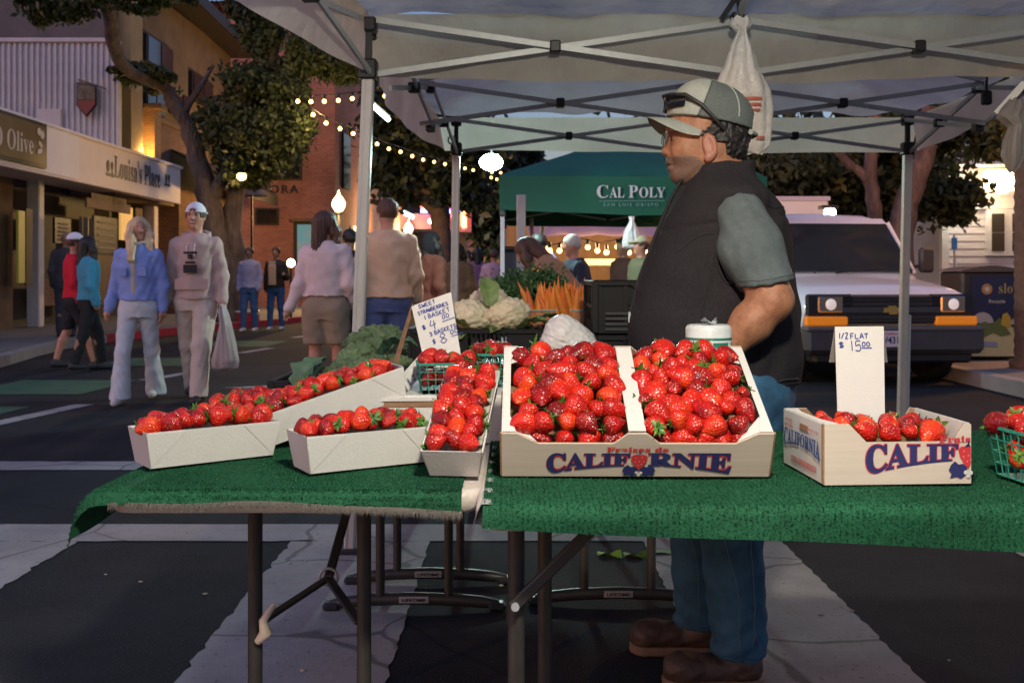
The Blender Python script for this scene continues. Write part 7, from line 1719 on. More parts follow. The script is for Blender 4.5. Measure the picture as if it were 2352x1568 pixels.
# stitched seams laid on the cloth surfaces
def on_cloth(fn, pts, off):
    v = np.array(pts, float)
    for _ in range(8):
        f0 = fn(v); g = np.stack([fn(v + np.eye(3)[i] * .002) - f0 for i in range(3)], 1) / .002
        v = v - g * (np.clip((f0 - off) / np.maximum((g * g).sum(1), .2), -.03, .03))[:, None]
    return [Vector(k) for k in v]
def curve_pts(ctrl, n=8):
    out = []; c = [Vector(k) for k in ctrl]; N_ = len(c) - 1
    for i in range(N_):
        p0, p1, p2, p3 = c[max(i - 1, 0)], c[i], c[i + 1], c[min(i + 2, N_)]
        for k in range(n):
            t = k / n; out.append(.5 * ((2 * p1) + (p2 - p0) * t + (2 * p0 - 5 * p1 + 4 * p2 - p3) * t * t + (3 * p1 - p0 - 3 * p2 + p3) * t ** 3))
    return out + [c[-1]]
def seam(name, fn, ctrl, r, m, off=.0008):
    q = MB(); q.tube(on_cloth(fn, [tuple(k) for k in curve_pts(ctrl)], off), r, 6); return q.build(name, m, vd, True)
M_SEAM = mat('vest_seam', (.016, .014, .015), .9); M_TSEAM = mat('tee_seam', (.07, .088, .09), .9); M_JSEAM = mat('denim_stitch', (.10, .16, .22), .8)
yN = YV - .22
seam('chest_seam', vest, [(.40, yN, 1.235), (.47, yN, 1.255), (.54, yN, 1.262)], .0022, M_SEAM)
seam('side_seam', vest, [(.665, yN, 1.06), (.672, yN, .98), (.668, yN, .90)], .0022, M_SEAM)
seam('panel_seam', vest, [(.545, yN, 1.26), (.53, yN, 1.15), (.50, yN, 1.02), (.49, yN, .92)], .0020, M_SEAM)
seam('pocket_zip', vest, [(.455, yN, 1.03), (.475, yN, .97), (.49, yN, .91)], .0035, M_VESTIN)
seam('shoulder_seam', vest, [(.625, YV - .08, 1.46), (.622, YV - .13, 1.42), (.622, YV - .19, 1.40)], .0020, M_SEAM)
seam('yoke_seam', vest, [(.70, YV - .19, 1.34), (.73, YV - .12, 1.33), (.745, YV - .02, 1.33)], .0020, M_SEAM)
seam('hem_piping', vest, [(.42, yN, .862), (.52, yN, .862), (.62, yN, .862), (.72, yN, .862), (.80, YV - .12, .862)], .0035, M_SEAM)
pts_ = []
for k in range(25):          # armhole binding
    a = 2 * PI * k / 24; pts_.append((.632 + .086 * math.cos(a) * .98, YV - .20, 1.225 + .150 * math.sin(a) * .93))
q = MB(); q.tube(on_cloth(vest, [p for p in pts_ if p[2] > 1.11], .0015), .0036, 6); q.build('armhole_binding', M_SEAM, vd, True)
pts_ = []
for k in range(21):
    a = R(95 + 230 * k / 20); pts_.append((.668 + .085 * math.sin(a) * -1, YV - .275 + .085 * math.cos(a), 1.146 + .18 * .085 * -math.sin(a)))
q = MB(); q.tube(on_cloth(tee, pts_, .0006), .0014, 6); q.build('sleeve_stitch', M_TSEAM, vd, True)
for K in LEGS:
    y = K['an'][1] - .09
    for dx in (-.030, .034): seam('leg_stitch', jeans, [(K['hip'][0] + dx, y, .66), (K['kn'][0] + dx, y, .46), (K['an'][0] + dx * .8, y, .28), (K['an'][0] + dx * .7, y, .13)], .0013, M_JSEAM, .0004)
    pts_ = [(K['an'][0] + .08 * math.cos(R(a)), K['an'][1] + .08 * math.sin(R(a)), .098) for a in range(170, 371, 12)]
    q = MB(); q.tube(on_cloth(jeans, pts_, .0008), .0030, 6); q.build('hem', mat('denim_hem', (.02, .07, .125), .9), vd, True)
    # boot welt and pull strap
    q = MB(); q.tube([(K['an'][0] + .052, K['an'][1], .10), (K['an'][0] + .056, K['an'][1], .15)], .006, 6); q.build('pull_strap', M_SOLE, vd, True)

# ================================================================== PEOPLE IN THE STREET
SK1 = mat('fair_skin', (.62, .30, .20), .5, noise=(20, .4), sss=.08); SK2 = mat('tan_skin', (.36, .19, .12), .5, noise=(20, .4)); SK3 = mat('brown_skin', (.22, .12, .08), .5)
def cloth(name, c, f=.84, n=9): return mat(name, c, .9, noise=(n, .6), col2=tuple(x * f for x in c), bump=(40, .15, .006))
def rotz(a): return Matrix.Rotation(a, 3, 'Z')
def person(lab, pos, yaw, H=1.75, skin=SK1, top=None, bot=None, shoe=None, hair=None, hat=None, stride=0., arms=None, bend=0., h=.013, headyaw=0., build=1.0, face=False, toplen=.90, zfloor=0.):
    """top=(mat, fit, sleeve) bot=(mat, length, width, flare) hair=(mat, length) hat=(mat, kind); local frame: y forward"""
    s = H / 1.75; t = thing('person', lab, 'person', (pos[0], pos[1], zfloor), (0, 0, yaw))
    hip = .92 * s
    cb, sb = math.cos(bend), math.sin(bend)
    def up(p):       # bent upper body back to upright
        if not bend: return p
        q = p - np.array((0, 0, hip)); return np.stack([q[:, 0], q[:, 1] * cb - q[:, 2] * sb, q[:, 1] * sb + q[:, 2] * cb], 1) + np.array((0, 0, hip))
    hy = headyaw; ch, sh = math.cos(-hy), math.sin(-hy)
    def hd(p):       # head frame
        q = up(p) / s; return np.stack([q[:, 0] * ch - q[:, 1] * sh, q[:, 0] * sh + q[:, 1] * ch, q[:, 2]], 1)
    TZ = np.array([.84, .92, 1.02, 1.15, 1.28, 1.38, 1.44, 1.48]); TX = np.array([.158, .160, .145, .148, .160, .158, .110, .066]) * build; TY = np.array([.112, .118, .102, .106, .116, .106, .085, .065]) * build
    def torso(q, inf, z0=.84, z1=1.48, flare=0.):
        z = q[:, 2]; a = np.interp(z, TZ, TX) + inf + flare * np.clip(1.05 - z, 0, 1); b = np.interp(z, TZ, TY) + inf + flare * np.clip(1.05 - z, 0, 1)
        r = np.hypot(q[:, 0] / a, q[:, 1] / b); return np.maximum((r - 1) * np.minimum(a, b), np.maximum(z0 - z, z - z1))
    A = arms or ((-.02, .02), (-.02, .02))
    def arm(sd):
        e, w = A[0 if sd < 0 else 1]
        S_ = np.array((sd * .166 * build, 0, 1.385)); E_ = S_ + np.array((sd * .055, e if not isinstance(e, tuple) else e[1], -.275)); 
        if isinstance(e, tuple): E_ = S_ + np.array((sd * e[0], e[1], e[2]))
        W_ = E_ + (np.array((sd * w[0], w[1], w[2])) if isinstance(w, tuple) else np.array((-sd * .01, .05 + w, -.24)))
        return S_, E_, W_
    def legj(sd):
        fy = stride * sd; return np.array((sd * .088, 0, .88)), np.array((sd * .096, fy * .55 + .03, .48)), np.array((sd * .098, fy, .085 + (.03 if fy < -.1 else 0)))
    def body(p):
        q = hd(p); c = (0, .012, 1.635)
        d = sd_ell(q, c, (.073, .092, .100)); d = smin(d, sd_cone(q, (0, .03, 1.59), (0, .062, 1.545), .055, .030), .03); d = smin(d, sd_cone(q, (0, .098, 1.64), (0, .112, 1.612), .009, .013), .015)
        for e in (-1, 1): d = smin(d, sd_ell(q, (e * .074, .0, 1.625), (.010, .020, .030)), .008); d = -smin(-d, sd_ell(q, (e * .030, .098, 1.645), (.017, .014, .010)), .01)
        q = up(p) / s
        d = smin(d, sd_cone(q, (0, -.005, 1.57), (0, -.005, 1.45), .052, .058), .03); d = smin(d, torso(q, -.012), .02)
        for sd in (-1, 1):
            S_, E_, W_ = arm(sd); d = smin(d, sd_cone(q, S_, E_, .046, .038), .02); d = smin(d, sd_cone(q, E_, W_, .038, .026), .02)
            f = (W_ - E_); f /= np.linalg.norm(f); fw = np.array((0, 1., 0)); side = np.cross(f, np.array((sd * 1., 0, 0))); side /= max(np.linalg.norm(side), 1e-6)
            pm = W_ + f * .05; d = smin(d, sd_cone(q, W_, pm, .027, .033), .015)
            for k in range(4 if h < .0125 else 0):
                b = pm + f * .02 + side * (.027 - .018 * k); d = smin(d, sd_cone(q, b, b + f * (.055 - .008 * abs(k - 1.3)) + np.array((-sd * .016, 0, 0)), .0095, .008), .006)
            b = W_ + f * .025 + side * .03; d = smin(d, sd_cone(q, b, b + f * .045 + side * .022, .011, .009), .008)
        q = p / s
        for sd in (-1, 1):
            hp, kn, an = legj(sd); d = smin(d, sd_cone(q, hp, kn, .080 * build, .052), .03); cf = kn * .7 + an * .3 + np.array((0, -.015, 0)); d = smin(d, sd_cone(q, kn, cf, .052, .052), .02); d = smin(d, sd_cone(q, cf, an, .052, .034), .02)
            d = smin(d, sd_cone(q, an + np.array((0, -.02, -.05)), an + np.array((0, .13, -.055)), .032, .026), .02)
        return d * s
    R_ = .95 * s if bend else .62
    lo = np.array((-.48, -.55 if not bend else -.6, -.01)) * s; hi = np.array((.48, .55 if not bend else 1.1, 1.80)) * s
    sdf_mesh('body', body, lo, hi, h, skin, t)
    if top:
        m, fit, slv = top[:3]
        def topf(p):
            q = up(p) / s; d = torso(q, fit, toplen, 1.485, .02); d = smin(d, sd_ell(q, (0, -.01, 1.45), (.075, .07, .03)), .03)
            for sd in (-1, 1):
                S_, E_, W_ = arm(sd); d = smin(d, sd_cone(q, S_, E_, .053 + fit * .55, .045 + fit * .6), .03)
                if slv > .5: d = smin(d, sd_cone(q, E_, E_ + (W_ - E_) * .98, .044 + fit * .6, .033 + fit * .55), .03)
            d += wob(q, 15, .0035, len(lab) * .3) + .006 * (np.abs(np.sin(q[:, 2] * 19 + 5 * np.sin(q[:, 0] * 8 + q[:, 1] * 6 + 1))) - .6) * np.clip(np.abs(q[:, 0]) * 7 - .2 + np.clip(1.12 - q[:, 2], 0, .2) * 4, .15, 1); d = np.maximum(d, (q[:, 2] - 1.52))
            return d * s
        o = sdf_mesh('top', topf, lo, hi, h, m, t); t['_top'] = o.name
    if bot:
        m, z0, wd, fl = bot
        def botf(p):
            q = p / s; z = q[:, 2]; d = np.maximum(torso(q, .012, .80, 1.02), z - 1.0); d = smin(d, sd_ell(q, (0, -.01, .88), (.165 * build, .125 * build, .10)), .03)
            for sd in (-1, 1):
                hp, kn, an = legj(sd); l = smin(sd_cone(q, hp, kn, .095 * build + wd, .066 + wd), sd_cone(q, kn, an + np.array((0, 0, -.04)), .064 + wd, .050 + wd + fl), .03); d = smin(d, l, .03)
            d += wob(q, 17, .003, 1. + len(lab)) + .0035 * (np.abs(np.sin(z * 20 + 6 * np.sin(q[:, 0] * 10 + q[:, 1] * 8))) - .6) * np.where(z < .75, 1, .35)
            return np.maximum(d, z0 - z) * s
        sdf_mesh('trousers' if z0 < .3 else 'shorts', botf, lo, hi, h, m, t)
    if shoe:
        for sd in (-1, 1):
            an = legj(sd)[2]
            def shf(p):
                q = p / s; d = smin(sd_cone(q, an + np.array((0, -.03, -.042)), an + np.array((0, .13, -.052)), .043, .036), sd_cone(q, an + np.array((0, -.01, -.03)), an, .044, .042), .03); return np.maximum(d, (an[2] - .088) - q[:, 2]) * s
            c = np.array((an[0], an[1] + .05, .06)) * s; sdf_mesh('shoe', shf, c - .22, c + .22, max(h * .8, .009), shoe, t)
    if hair:
        m, ln = hair
        def hf(p):
            q = hd(p); d = sd_ell(q, (0, -.004, 1.652), (.086, .104, .104)); face = np.maximum(q[:, 2] - 1.685, .050 - q[:, 1]); cut = sd_ell(q, (0, .105, 1.60), (.072, .085, .085)); d = np.maximum(d, -cut)
            if ln <= 0: d = np.maximum(d, np.maximum(1.585 - q[:, 2], (1.62 - q[:, 2]) * (q[:, 1] > .0) - 9 * (q[:, 1] <= 0)))
            else:
                d = smin(d, sd_cone(q, (0, -.055, 1.64), (0, -.085, 1.60 - ln), .075, .060), .03)
                for e in (-1, 1): d = smin(d, sd_cone(q, (e * .064, .0, 1.66), (e * .080, .045, 1.56), .040, .044), .03); d = smin(d, sd_cone(q, (e * .080, .045, 1.56), (e * .092, .115 if ln > .24 else .05, 1.62 - ln), .050, .034), .03)
                d = np.maximum(d, -sd_ell(q, (0, .13, 1.60), (.060, .10, .115)))
            an_ = np.arctan2(q[:, 0], q[:, 1] + .02); d += .0035 * np.sin(an_ * 24 + 2 * np.sin(q[:, 2] * 9)) + wob(q, 22, .002, 2.)
            return d * s
        sdf_mesh('hair', hf, lo, hi, h * .8, m, t)
    if hat:
        m, kind = hat
        def ht(p):
            q = hd(p); z0 = 1.668
            d = sd_ell(q, (0, .0, 1.662), (.090, .108, .105)); d = np.maximum(d, z0 - q[:, 2])
            if kind in ('cap', 'back'):
                sg = 1 if kind == 'cap' else -1; b = np.maximum(sd_ell(q, (0, sg * .10, 1.674), (.075, .095, .014)), -9); d = smin(d, b, .006)
            if kind == 'back': d = np.maximum(d, -sd_ell(q, (0, .108, 1.685), (.04, .03, .020)))
            if kind == 'hood': d = smin(d, sd_ell(q, (0, -.03, 1.60), (.10, .115, .15)), .03); d = np.maximum(d, -sd_ell(q, (0, .12, 1.61), (.07, .08, .09)))
            return d * s
        sdf_mesh('hat' if kind != 'hood' else 'hood', ht, lo, hi, h * .7, m, t)
    if face:
        Mh = Matrix.Rotation(hy, 3, 'Z')
        def hp_(x, y, z): return Mh @ Vector((x, y, z)) * s
        for e in (-1, 1):
            q = MB(); q.ball(hp_(e * .030, .0925, 1.645), (.010 * s, .006 * s, .005 * s), M=Mh); q.build('eye', M_BLACK, t); q = MB(); q.ball(hp_(e * .031, .099, 1.664), (.016 * s, .005 * s, .003 * s), M=Mh); q.build('eyebrow', mat('brown_brow', (.08, .05, .03), .8), t)
        q = MB(); q.ball(hp_(0, .094, 1.580), (.024 * s, .010 * s, .0065 * s), M=Mh); q.build('mouth', mat('smile_teeth', (.65, .58, .55), .4), t); q = MB(); q.ball(hp_(0, .0925, 1.5785), (.029 * s, .008 * s, .011 * s), M=Mh); q.build('lips', mat('lip_pink', (.34, .12, .10), .5), t)
    if '_top' in t: del t['_top']
    return t
def at_ground(u, d): return (P(u, CV, d).x, d)
BL = (.44, .33, .17); M_BLOND = mat('blond_hair', (.80, .58, .34), .6, noise=(18, .8), col2=(.54, .36, .19), stretch=(1, 1, .25)); M_BRHAIR = mat('brown_hair', (.12, .06, .035), .6, noise=(18, .8), col2=(.06, .03, .018), stretch=(1, 1, .25)); M_DKHAIR = mat('dark_hair', (.018, .013, .012), .55); M_WHHAIR = mat('white_hair', (.55, .50, .42), .7)
W1 = person('blonde woman in blue denim jacket and pale flared jeans walking hand in hand', at_ground(318, 9.05), PI, 1.68, SK1, (cloth('denim_jacket', (.24, .33, .70)), .028, 1), (cloth('pale_jeans', (.56, .60, .64)), .05, .002, .045), mat('white_shoe', (.6, .56, .52), .6), (M_BLOND, .27), stride=.20, arms=((-.03, (.0, .02, -.24)), (-.02, (.05, .05, -.23))), headyaw=R(34), h=.0105, toplen=.96)
q = MB(); q.grid(lambda a, b: (-.022 + .044 * a, .139 + .006 * math.sin(a * 3.1) - .016 * b, 1.33 - .36 * b), 6, 6); q.build('cream_top', cloth('cream_knit', (.46, .42, .34)), W1)
q = MB(); q.grid(lambda a, b: (-.09 + .18 * a, .07 + .055 * math.sin(a * PI), 1.415 + .025 * b + .05 * abs(a - .5)), 12, 3); q.build('collar', cloth('shearling', (.52, .44, .40)), W1)
for sx in (-1, 1): q = MB(); q.box((sx * .085, .155, 1.18), (.07, .012, .08), bev=.004); q.build('jacket_pocket', cloth('denim_jacket', (.24, .33, .70)), W1)
W2 = person('smiling man in pale printed hoodie, cream trousers and backward white cap', at_ground(450, 9.2), PI, 1.81, SK1, (cloth('pale_hoodie', (.52, .37, .33)), .030, 1), (cloth('cream_trousers', (.56, .475, .41)), .06, .016, .012), mat('black_sneaker', (.03, .03, .03), .6), (M_BRHAIR, 0), (mat('white_cap', (.74, .70, .76), .8), 'back'), stride=-.24, arms=((-.02, (.03, .06, -.23)), (-.02, (.045, .03, -.24))), h=.0105, face=True, toplen=.90)
M_PRT = mat('black_shirt_print', (.02, .02, .022), .8)
for z0, z1, w in ((1.345, 1.365, .125), (1.17, 1.245, .125), (1.255, 1.275, .09), (1.30, 1.34, .045)):
    q = MB(); q.grid(lambda a, b: (-w / 2 + w * a, .168 + .006 * math.sin(a * 3.1) - .02 * (z0 - 1.17), z0 + (z1 - z0) * b), 8, 3); q.build('chest_print', M_PRT, W2)
q = MB(); q.grid(lambda a, b: (-.15 + .30 * a, .175 - .03 * abs(2 * a - 1), 1.02 + .13 * b * (1 - .3 * abs(2 * a - 1))), 14, 4); q.build('pouch_pocket', cloth('pale_hoodie', (.52, .37, .33)), W2)
def hoodf(p): return np.maximum(np.abs(np.hypot(p[:, 0] / 1.15, p[:, 1] + .02) - .095) - .02, np.abs(p[:, 2] - 1.51 - .25 * (-p[:, 1] - .02)) - .035) + wob(p, 30, .004, 1.)
sdf_mesh('hood', hoodf, (-.2, -.2, 1.42), (.2, .2, 1.62), .010, cloth('pale_hoodie', (.52, .37, .33)), W2)
for sx in (-1, 1): q = MB(); q.tube([(sx * .03, .115, 1.47), (sx * .035, .155, 1.40), (sx * .033, .165, 1.33)], .0035, 6); q.build('drawstring', M_WHITE, W2)
bg2 = hanging_bag('plastic_bag', 'bulging white plastic bag carried by the smiling man', [(506, 516, 700), (503, 522, 714), (506, 530, 745), (497, 541, 790), (486, 549, 830), (488, 546, 845), (495, 535, 850)], 8.95, .10, mat('pinkish_bag_film', (.60, .53, .54), .4, noise=(5, .5), transl=.35, bump=(18, .5, .02)), 2.)
person('person in red jacket and white cap walking away along the kerb', at_ground(172, 12.15), R(-62), 1.66, SK1, (cloth('red_jacket', (.60, .012, .035)), .03, 1), (cloth('black_shorts', (.018, .018, .02)), .52, .02, .0), mat('black_shoe', (.03, .028, .03), .6), (M_BRHAIR, 0), (mat('white_cap', (.74, .70, .76)), 'cap'), stride=.22, h=.014, toplen=.92)
person('dark haired woman in teal jacket walking beside the red jacket', at_ground(203, 12.0), R(-55), 1.62, SK2, (cloth('teal_jacket', (.06, .30, .44)), .03, 1), (cloth('black_leggings', (.014, .014, .016)), .10, .004, .0), mat('black_shoe', (.03, .028, .03)), (M_DKHAIR, .22), stride=-.20, h=.014, toplen=.92)
person('grey clad man standing in the shadow of the shop front', at_ground(152, 16.5), R(20), 1.74, SK2, (cloth('grey_shirt', (.06, .055, .06)), .03, 1), (cloth('grey_trousers', (.05, .05, .06)), .08, .01, 0), mat('black_shoe', (.03, .028, .03)), None, h=.018, zfloor=.13)
person('bearded man in periwinkle sweater and jeans standing by the red kerb', at_ground(573, 20.4), R(172), 1.73, SK3, (cloth('periwinkle_sweater', (.34, .34, .50)), .03, 1), (cloth('blue_jeans', (.05, .12, .26)), .08, .008, 0), mat('white_shoe', (.6, .56, .52)), (M_DKHAIR, 0), stride=.08, h=.017)
W7 = person('man in dark jacket and sunglasses holding a paper bag in the street', at_ground(634, 20.9), R(175), 1.74, SK2, (cloth('dark_jacket', (.028, .022, .022)), .03, 1), (cloth('blue_jeans', (.05, .12, .26)), .08, .004, 0), mat('white_shoe', (.6, .56, .52)), (M_DKHAIR, 0), stride=.10, arms=((-.02, (.0, .17, .05)), (-.02, .0)), h=.017)
pb = thing('paper_bag', 'tan paper bag held against the dark jacket', 'bag', P(627, 640, 20.6)); q = MB(); q.box(P(625, 632, 20.65), (.15, .10, .42), bev=.015); q.build('body', mat('kraft_paper', (.50, .33, .20), .8), pb, True); q = MB(); q.box(P(625, 604, 20.65), (.13, .07, .10)); q.build('folded_top', mat('kraft_paper', (.50, .33, .20), .8), pb, True)
person('woman in white cropped sweater and khaki shorts seen from behind', at_ground(748, 8.5), R(-8), 1.70, SK1, (cloth('white_sweater', (.76, .62, .60)), .034, 1), (cloth('khaki_shorts', (.32, .25, .17)), .58, .035, .0), mat('white_shoe', (.6, .56, .52)), (M_BRHAIR, .24), stride=.05, arms=((-.03, (.10, -.01, -.22)), (-.02, (.02, .12, -.2))), headyaw=R(-35), h=.011, toplen=1.0)
person('brown haired man in cream sweatshirt seen from behind beside the tent pole', at_ground(890, 8.7), R(8), 1.82, SK1, (cloth('cream_sweatshirt', (.76, .52, .33)), .042, 1), (cloth('mid_blue_jeans', (.09, .13, .28)), .05, .012, 0), mat('white_shoe', (.6, .56, .52)), (M_BRHAIR, 0), arms=((-.02, .0), (.01, (.02, .10, -.20))), headyaw=R(25), h=.011, build=1.05, toplen=.92)
person('dark hooded person in rust brown jacket walking past the tent', at_ground(992, 11.3), R(-60), 1.63, SK2, (cloth('rust_jacket', (.17, .05, .028)), .05, 1), (cloth('dark_trousers', (.03, .025, .025)), .06, .01, 0), mat('black_shoe', (.03, .028, .03)), (M_DKHAIR, .25), (mat('black_beanie', (.014, .013, .016), .9), 'hood'), h=.014, build=1.12)
person('man in black cap behind the woman in white', at_ground(803, 12.5), R(30), 1.72, SK2, (cloth('black_top', (.018, .017, .02)), .03, 1), (cloth('dark_trousers', (.03, .025, .025)), .06, .01, 0), mat('black_shoe', (.03, .028, .03)), (M_DKHAIR, 0), (M_BLACK, 'cap'), h=.016)
person('person in tan coat half hidden by the rear tent post', at_ground(1052, 13.5), R(-20), 1.58, SK2, (cloth('tan_coat', (.17, .10, .05)), .05, 1), (cloth('dark_trousers', (.03, .025, .025)), .06, .01, 0), mat('black_shoe', (.03, .028, .03)), (M_DKHAIR, .2), h=.016, toplen=.75)
person('dark haired person in plum jacket in the distant crowd', at_ground(1096, 18.5), R(10), 1.66, SK2, (cloth('plum_jacket', (.22, .12, .22)), .04, 1), (cloth('plum_trousers', (.10, .06, .10)), .06, .01, 0), mat('black_shoe', (.03, .028, .03)), (M_DKHAIR, .15), h=.02)
person('person in pink coat in the distant crowd beside the tent post', at_ground(1134, 18.0), R(-10), 1.62, SK1, (cloth('pink_coat', (.5, .32, .42)), .05, 1), (cloth('dark_trousers', (.03, .025, .025)), .06, .01, 0), mat('black_shoe', (.03, .028, .03)), (M_BRHAIR, 0), h=.02, toplen=.8)
person('person in lavender coat further off between the neon signs and the crowd', at_ground(1075, 22), R(15), 1.70, SK2, (cloth('lavender_coat', (.22, .16, .25)), .05, 1), (cloth('dark_trousers', (.03, .025, .025)), .06, .01, 0), mat('black_shoe', (.03, .028, .03)), (M_DKHAIR, 0), h=.022)
person('man in lavender shirt behind the stooping shopper', at_ground(1287, 10.2), R(75), 1.62, SK2, (cloth('lavender_shirt', (.36, .32, .52)), .04, 1), (cloth('dark_trousers', (.03, .025, .025)), .06, .01, 0), mat('black_shoe', (.03, .028, .03)), (M_DKHAIR, 0), h=.015, bend=.35, build=1.1)
person('shopper with long brown hair in tan jacket stooping over the vegetables', at_ground(1330, 8.6), R(78), 1.66, SK1, (cloth('tan_jacket', (.40, .22, .11)), .05, 1), (cloth('dark_trousers', (.03, .025, .025)), .06, .01, 0), mat('black_shoe', (.03, .028, .03)), (M_BRHAIR, .25), bend=.75, h=.013)
person('white haired shopper in navy jacket behind the carrots', at_ground(1336, 9.6), R(100), 1.55, SK1, (cloth('navy_jacket', (.022, .03, .05)), .04, 1), (cloth('dark_trousers', (.03, .025, .025)), .06, .01, 0), mat('black_shoe', (.03, .028, .03)), (M_WHHAIR, 0), h=.015, bend=.15)
person('dark haired shopper under the pink awning left of the vendor', at_ground(1432, 12.0), R(120), 1.60, SK2, (cloth('dark_brown_top', (.07, .035, .025)), .04, 1), (cloth('dark_trousers', (.03, .025, .025)), .06, .01, 0), mat('black_shoe', (.03, .028, .03)), (M_DKHAIR, 0), h=.018)
person('shopper in olive top and pale cap just left of the vendor', at_ground(1472, 11.0), R(110), 1.58, SK1, (cloth('olive_top', (.17, .17, .09)), .04, 1), (cloth('dark_trousers', (.03, .025, .025)), .06, .01, 0), mat('black_shoe', (.03, .028, .03)), (M_BRHAIR, 0), (mat('pale_yellow_cap', (.5, .46, .28), .8), 'cap'), h=.018)
# crate of red things on the kerb behind the walkers
rc_ = thing('cool_box', 'low red box standing on the ground behind the walking couple', 'box', G(560, 752)); c = G(560, 752); q = MB(); q.box(c + Vector((0, .2, .16)), (.5, .35, .30), bev=.02); q.build('body', mat('red_plastic', (.35, .02, .025), .5), rc_, True); q = MB(); q.box(c + Vector((0, .2, .34)), (.52, .37, .06), bev=.02); q.build('lid', mat('pale_lid', (.45, .42, .45), .5), rc_, True)
# ================================================================== VAN AND OTHER VEHICLES
M_VAN = mat('white_van_paint', (.78, .75, .75), .28, coat=.5, noise=(1.5, .3), col2=(.72, .69, .69)); M_VTRIM = mat('grey_bumper_plastic', (.058, .055, .058), .55, noise=(8, .5)); M_TYRE = mat('tyre_rubber', (.012, .012, .012), .85); M_AMBER = mat('amber_lens', (.75, .20, .015), .25, emit=((1, .3, .02), .10)); M_CHROME = mat('headlamp_reflector', (.6, .6, .58), .15, metal=.9); M_VGLASS = mat('windscreen_glass', (.028, .033, .038), .06, spec=.7)
vn = thing('van', 'white passenger van parked at the kerb with black grille and amber indicators', 'van', (3.98, 12.5, 0), (0, 0, R(5.5)))
HWv = .94        # local: x across, y backwards from the front bumper, origin at front centre on the ground
VO = Vector((3.93, 10.25, 0)); vn.location = VO; WM[vn.name] = Matrix.Translation(VO) @ Euler((0, 0, R(5.5))).to_matrix().to_4x4()
def ring(y, pts): return [Vector((x, y, z)) for x, z in pts]
def loft(name, secs, m, parent, cap0=True, cap1=True):
    n = len(secs[0]); mb = MB(); vs = [p for s in secs for p in s]
    mb.add(vs, [(i * n + k, i * n + (k + 1) % n, (i + 1) * n + (k + 1) % n, (i + 1) * n + k) for i in range(len(secs) - 1) for k in range(n)], 0, True)
    if cap0: mb.add(secs[0], [tuple(range(n))[::-1]])
    if cap1: mb.add(secs[-1], [tuple(range(n))])
    o = mb.build(name, m, parent, fix=True)
    return o
def sect(y, z0, zs, zt, w, wt, r=.10):       # body section: sill z0, shoulder zs, top zt
    pts = [(-w + .06, z0), (-w, z0 + .10), (-w, zs - .04), (-w + .03, zs + .03), (-wt, zt - r), (-wt + r * .4, zt - r * .3), (-wt + r * 1.2, zt), (0, zt + .02), (wt - r * 1.2, zt), (wt - r * .4, zt - r * .3), (wt, zt - r), (w - .03, zs + .03), (w, zs - .04), (w, z0 + .10), (w - .06, z0)]
    return ring(y, pts)
w = HWv
body = loft('body', [sect(1.31, .38, 1.10, 1.16, w, w - .06, .04), sect(1.36, .38, 1.12, 1.23, w, w - .07, .05), sect(1.75, .38, 1.15, 1.81, w, w - .15), sect(2.05, .38, 1.15, 1.885, w, w - .17, .14), sect(2.6, .38, 1.15, 1.92, w, w - .18, .16), sect(5.2, .38, 1.15, 1.93, w, w - .18, .16), sect(5.35, .42, 1.15, 1.88, w - .03, w - .2, .14)], M_VAN, vn)
def hs(y, z0, zt, w_): return ring(y, [(-w_ + .05, z0), (-w_, z0 + .08), (-w_, zt - .14), (-w_ + .05, zt - .05), (-w_ + .18, zt - .015), (0, zt + .01), (w_ - .18, zt - .015), (w_ - .05, zt - .05), (w_, zt - .14), (w_, z0 + .08), (w_ - .05, z0)])
loft('bonnet', [hs(.10, .80, .93, w - .06), hs(.16, .50, .99, w - .02), hs(.45, .45, 1.05, w), hs(.9, .42, 1.11, w), hs(1.34, .40, 1.155, w)], M_VAN, vn)
def vq(name, pts, m, th=.012, parent=None):      # thin panel through local points
    pts = [Vector(p) for p in pts]; n = (pts[1] - pts[0]).cross(pts[2] - pts[0]).normalized(); q = MB(); q.prism(pts, n * th); return q.build(name, m, parent or vn, fix=True)
wsb, wst = 1.285, 1.70
vq('windscreen', [(-.86, wsb, 1.19), (.86, wsb, 1.19), (.735, wst, 1.755), (-.735, wst, 1.755)], M_VGLASS, .022)
for sx in (-1, 1): vq('pillar', [(sx * .875, wsb - .01, 1.17), (sx * .93, wsb + .05, 1.17), (sx * .80, wst + .06, 1.79), (sx * .74, wst, 1.77)], M_VAN, .02 * sx)
vq('roof_edge', [(-.76, wst - .01, 1.75), (.76, wst - .01, 1.75), (.74, wst + .10, 1.825), (-.74, wst + .10, 1.825)], M_VAN, .012)
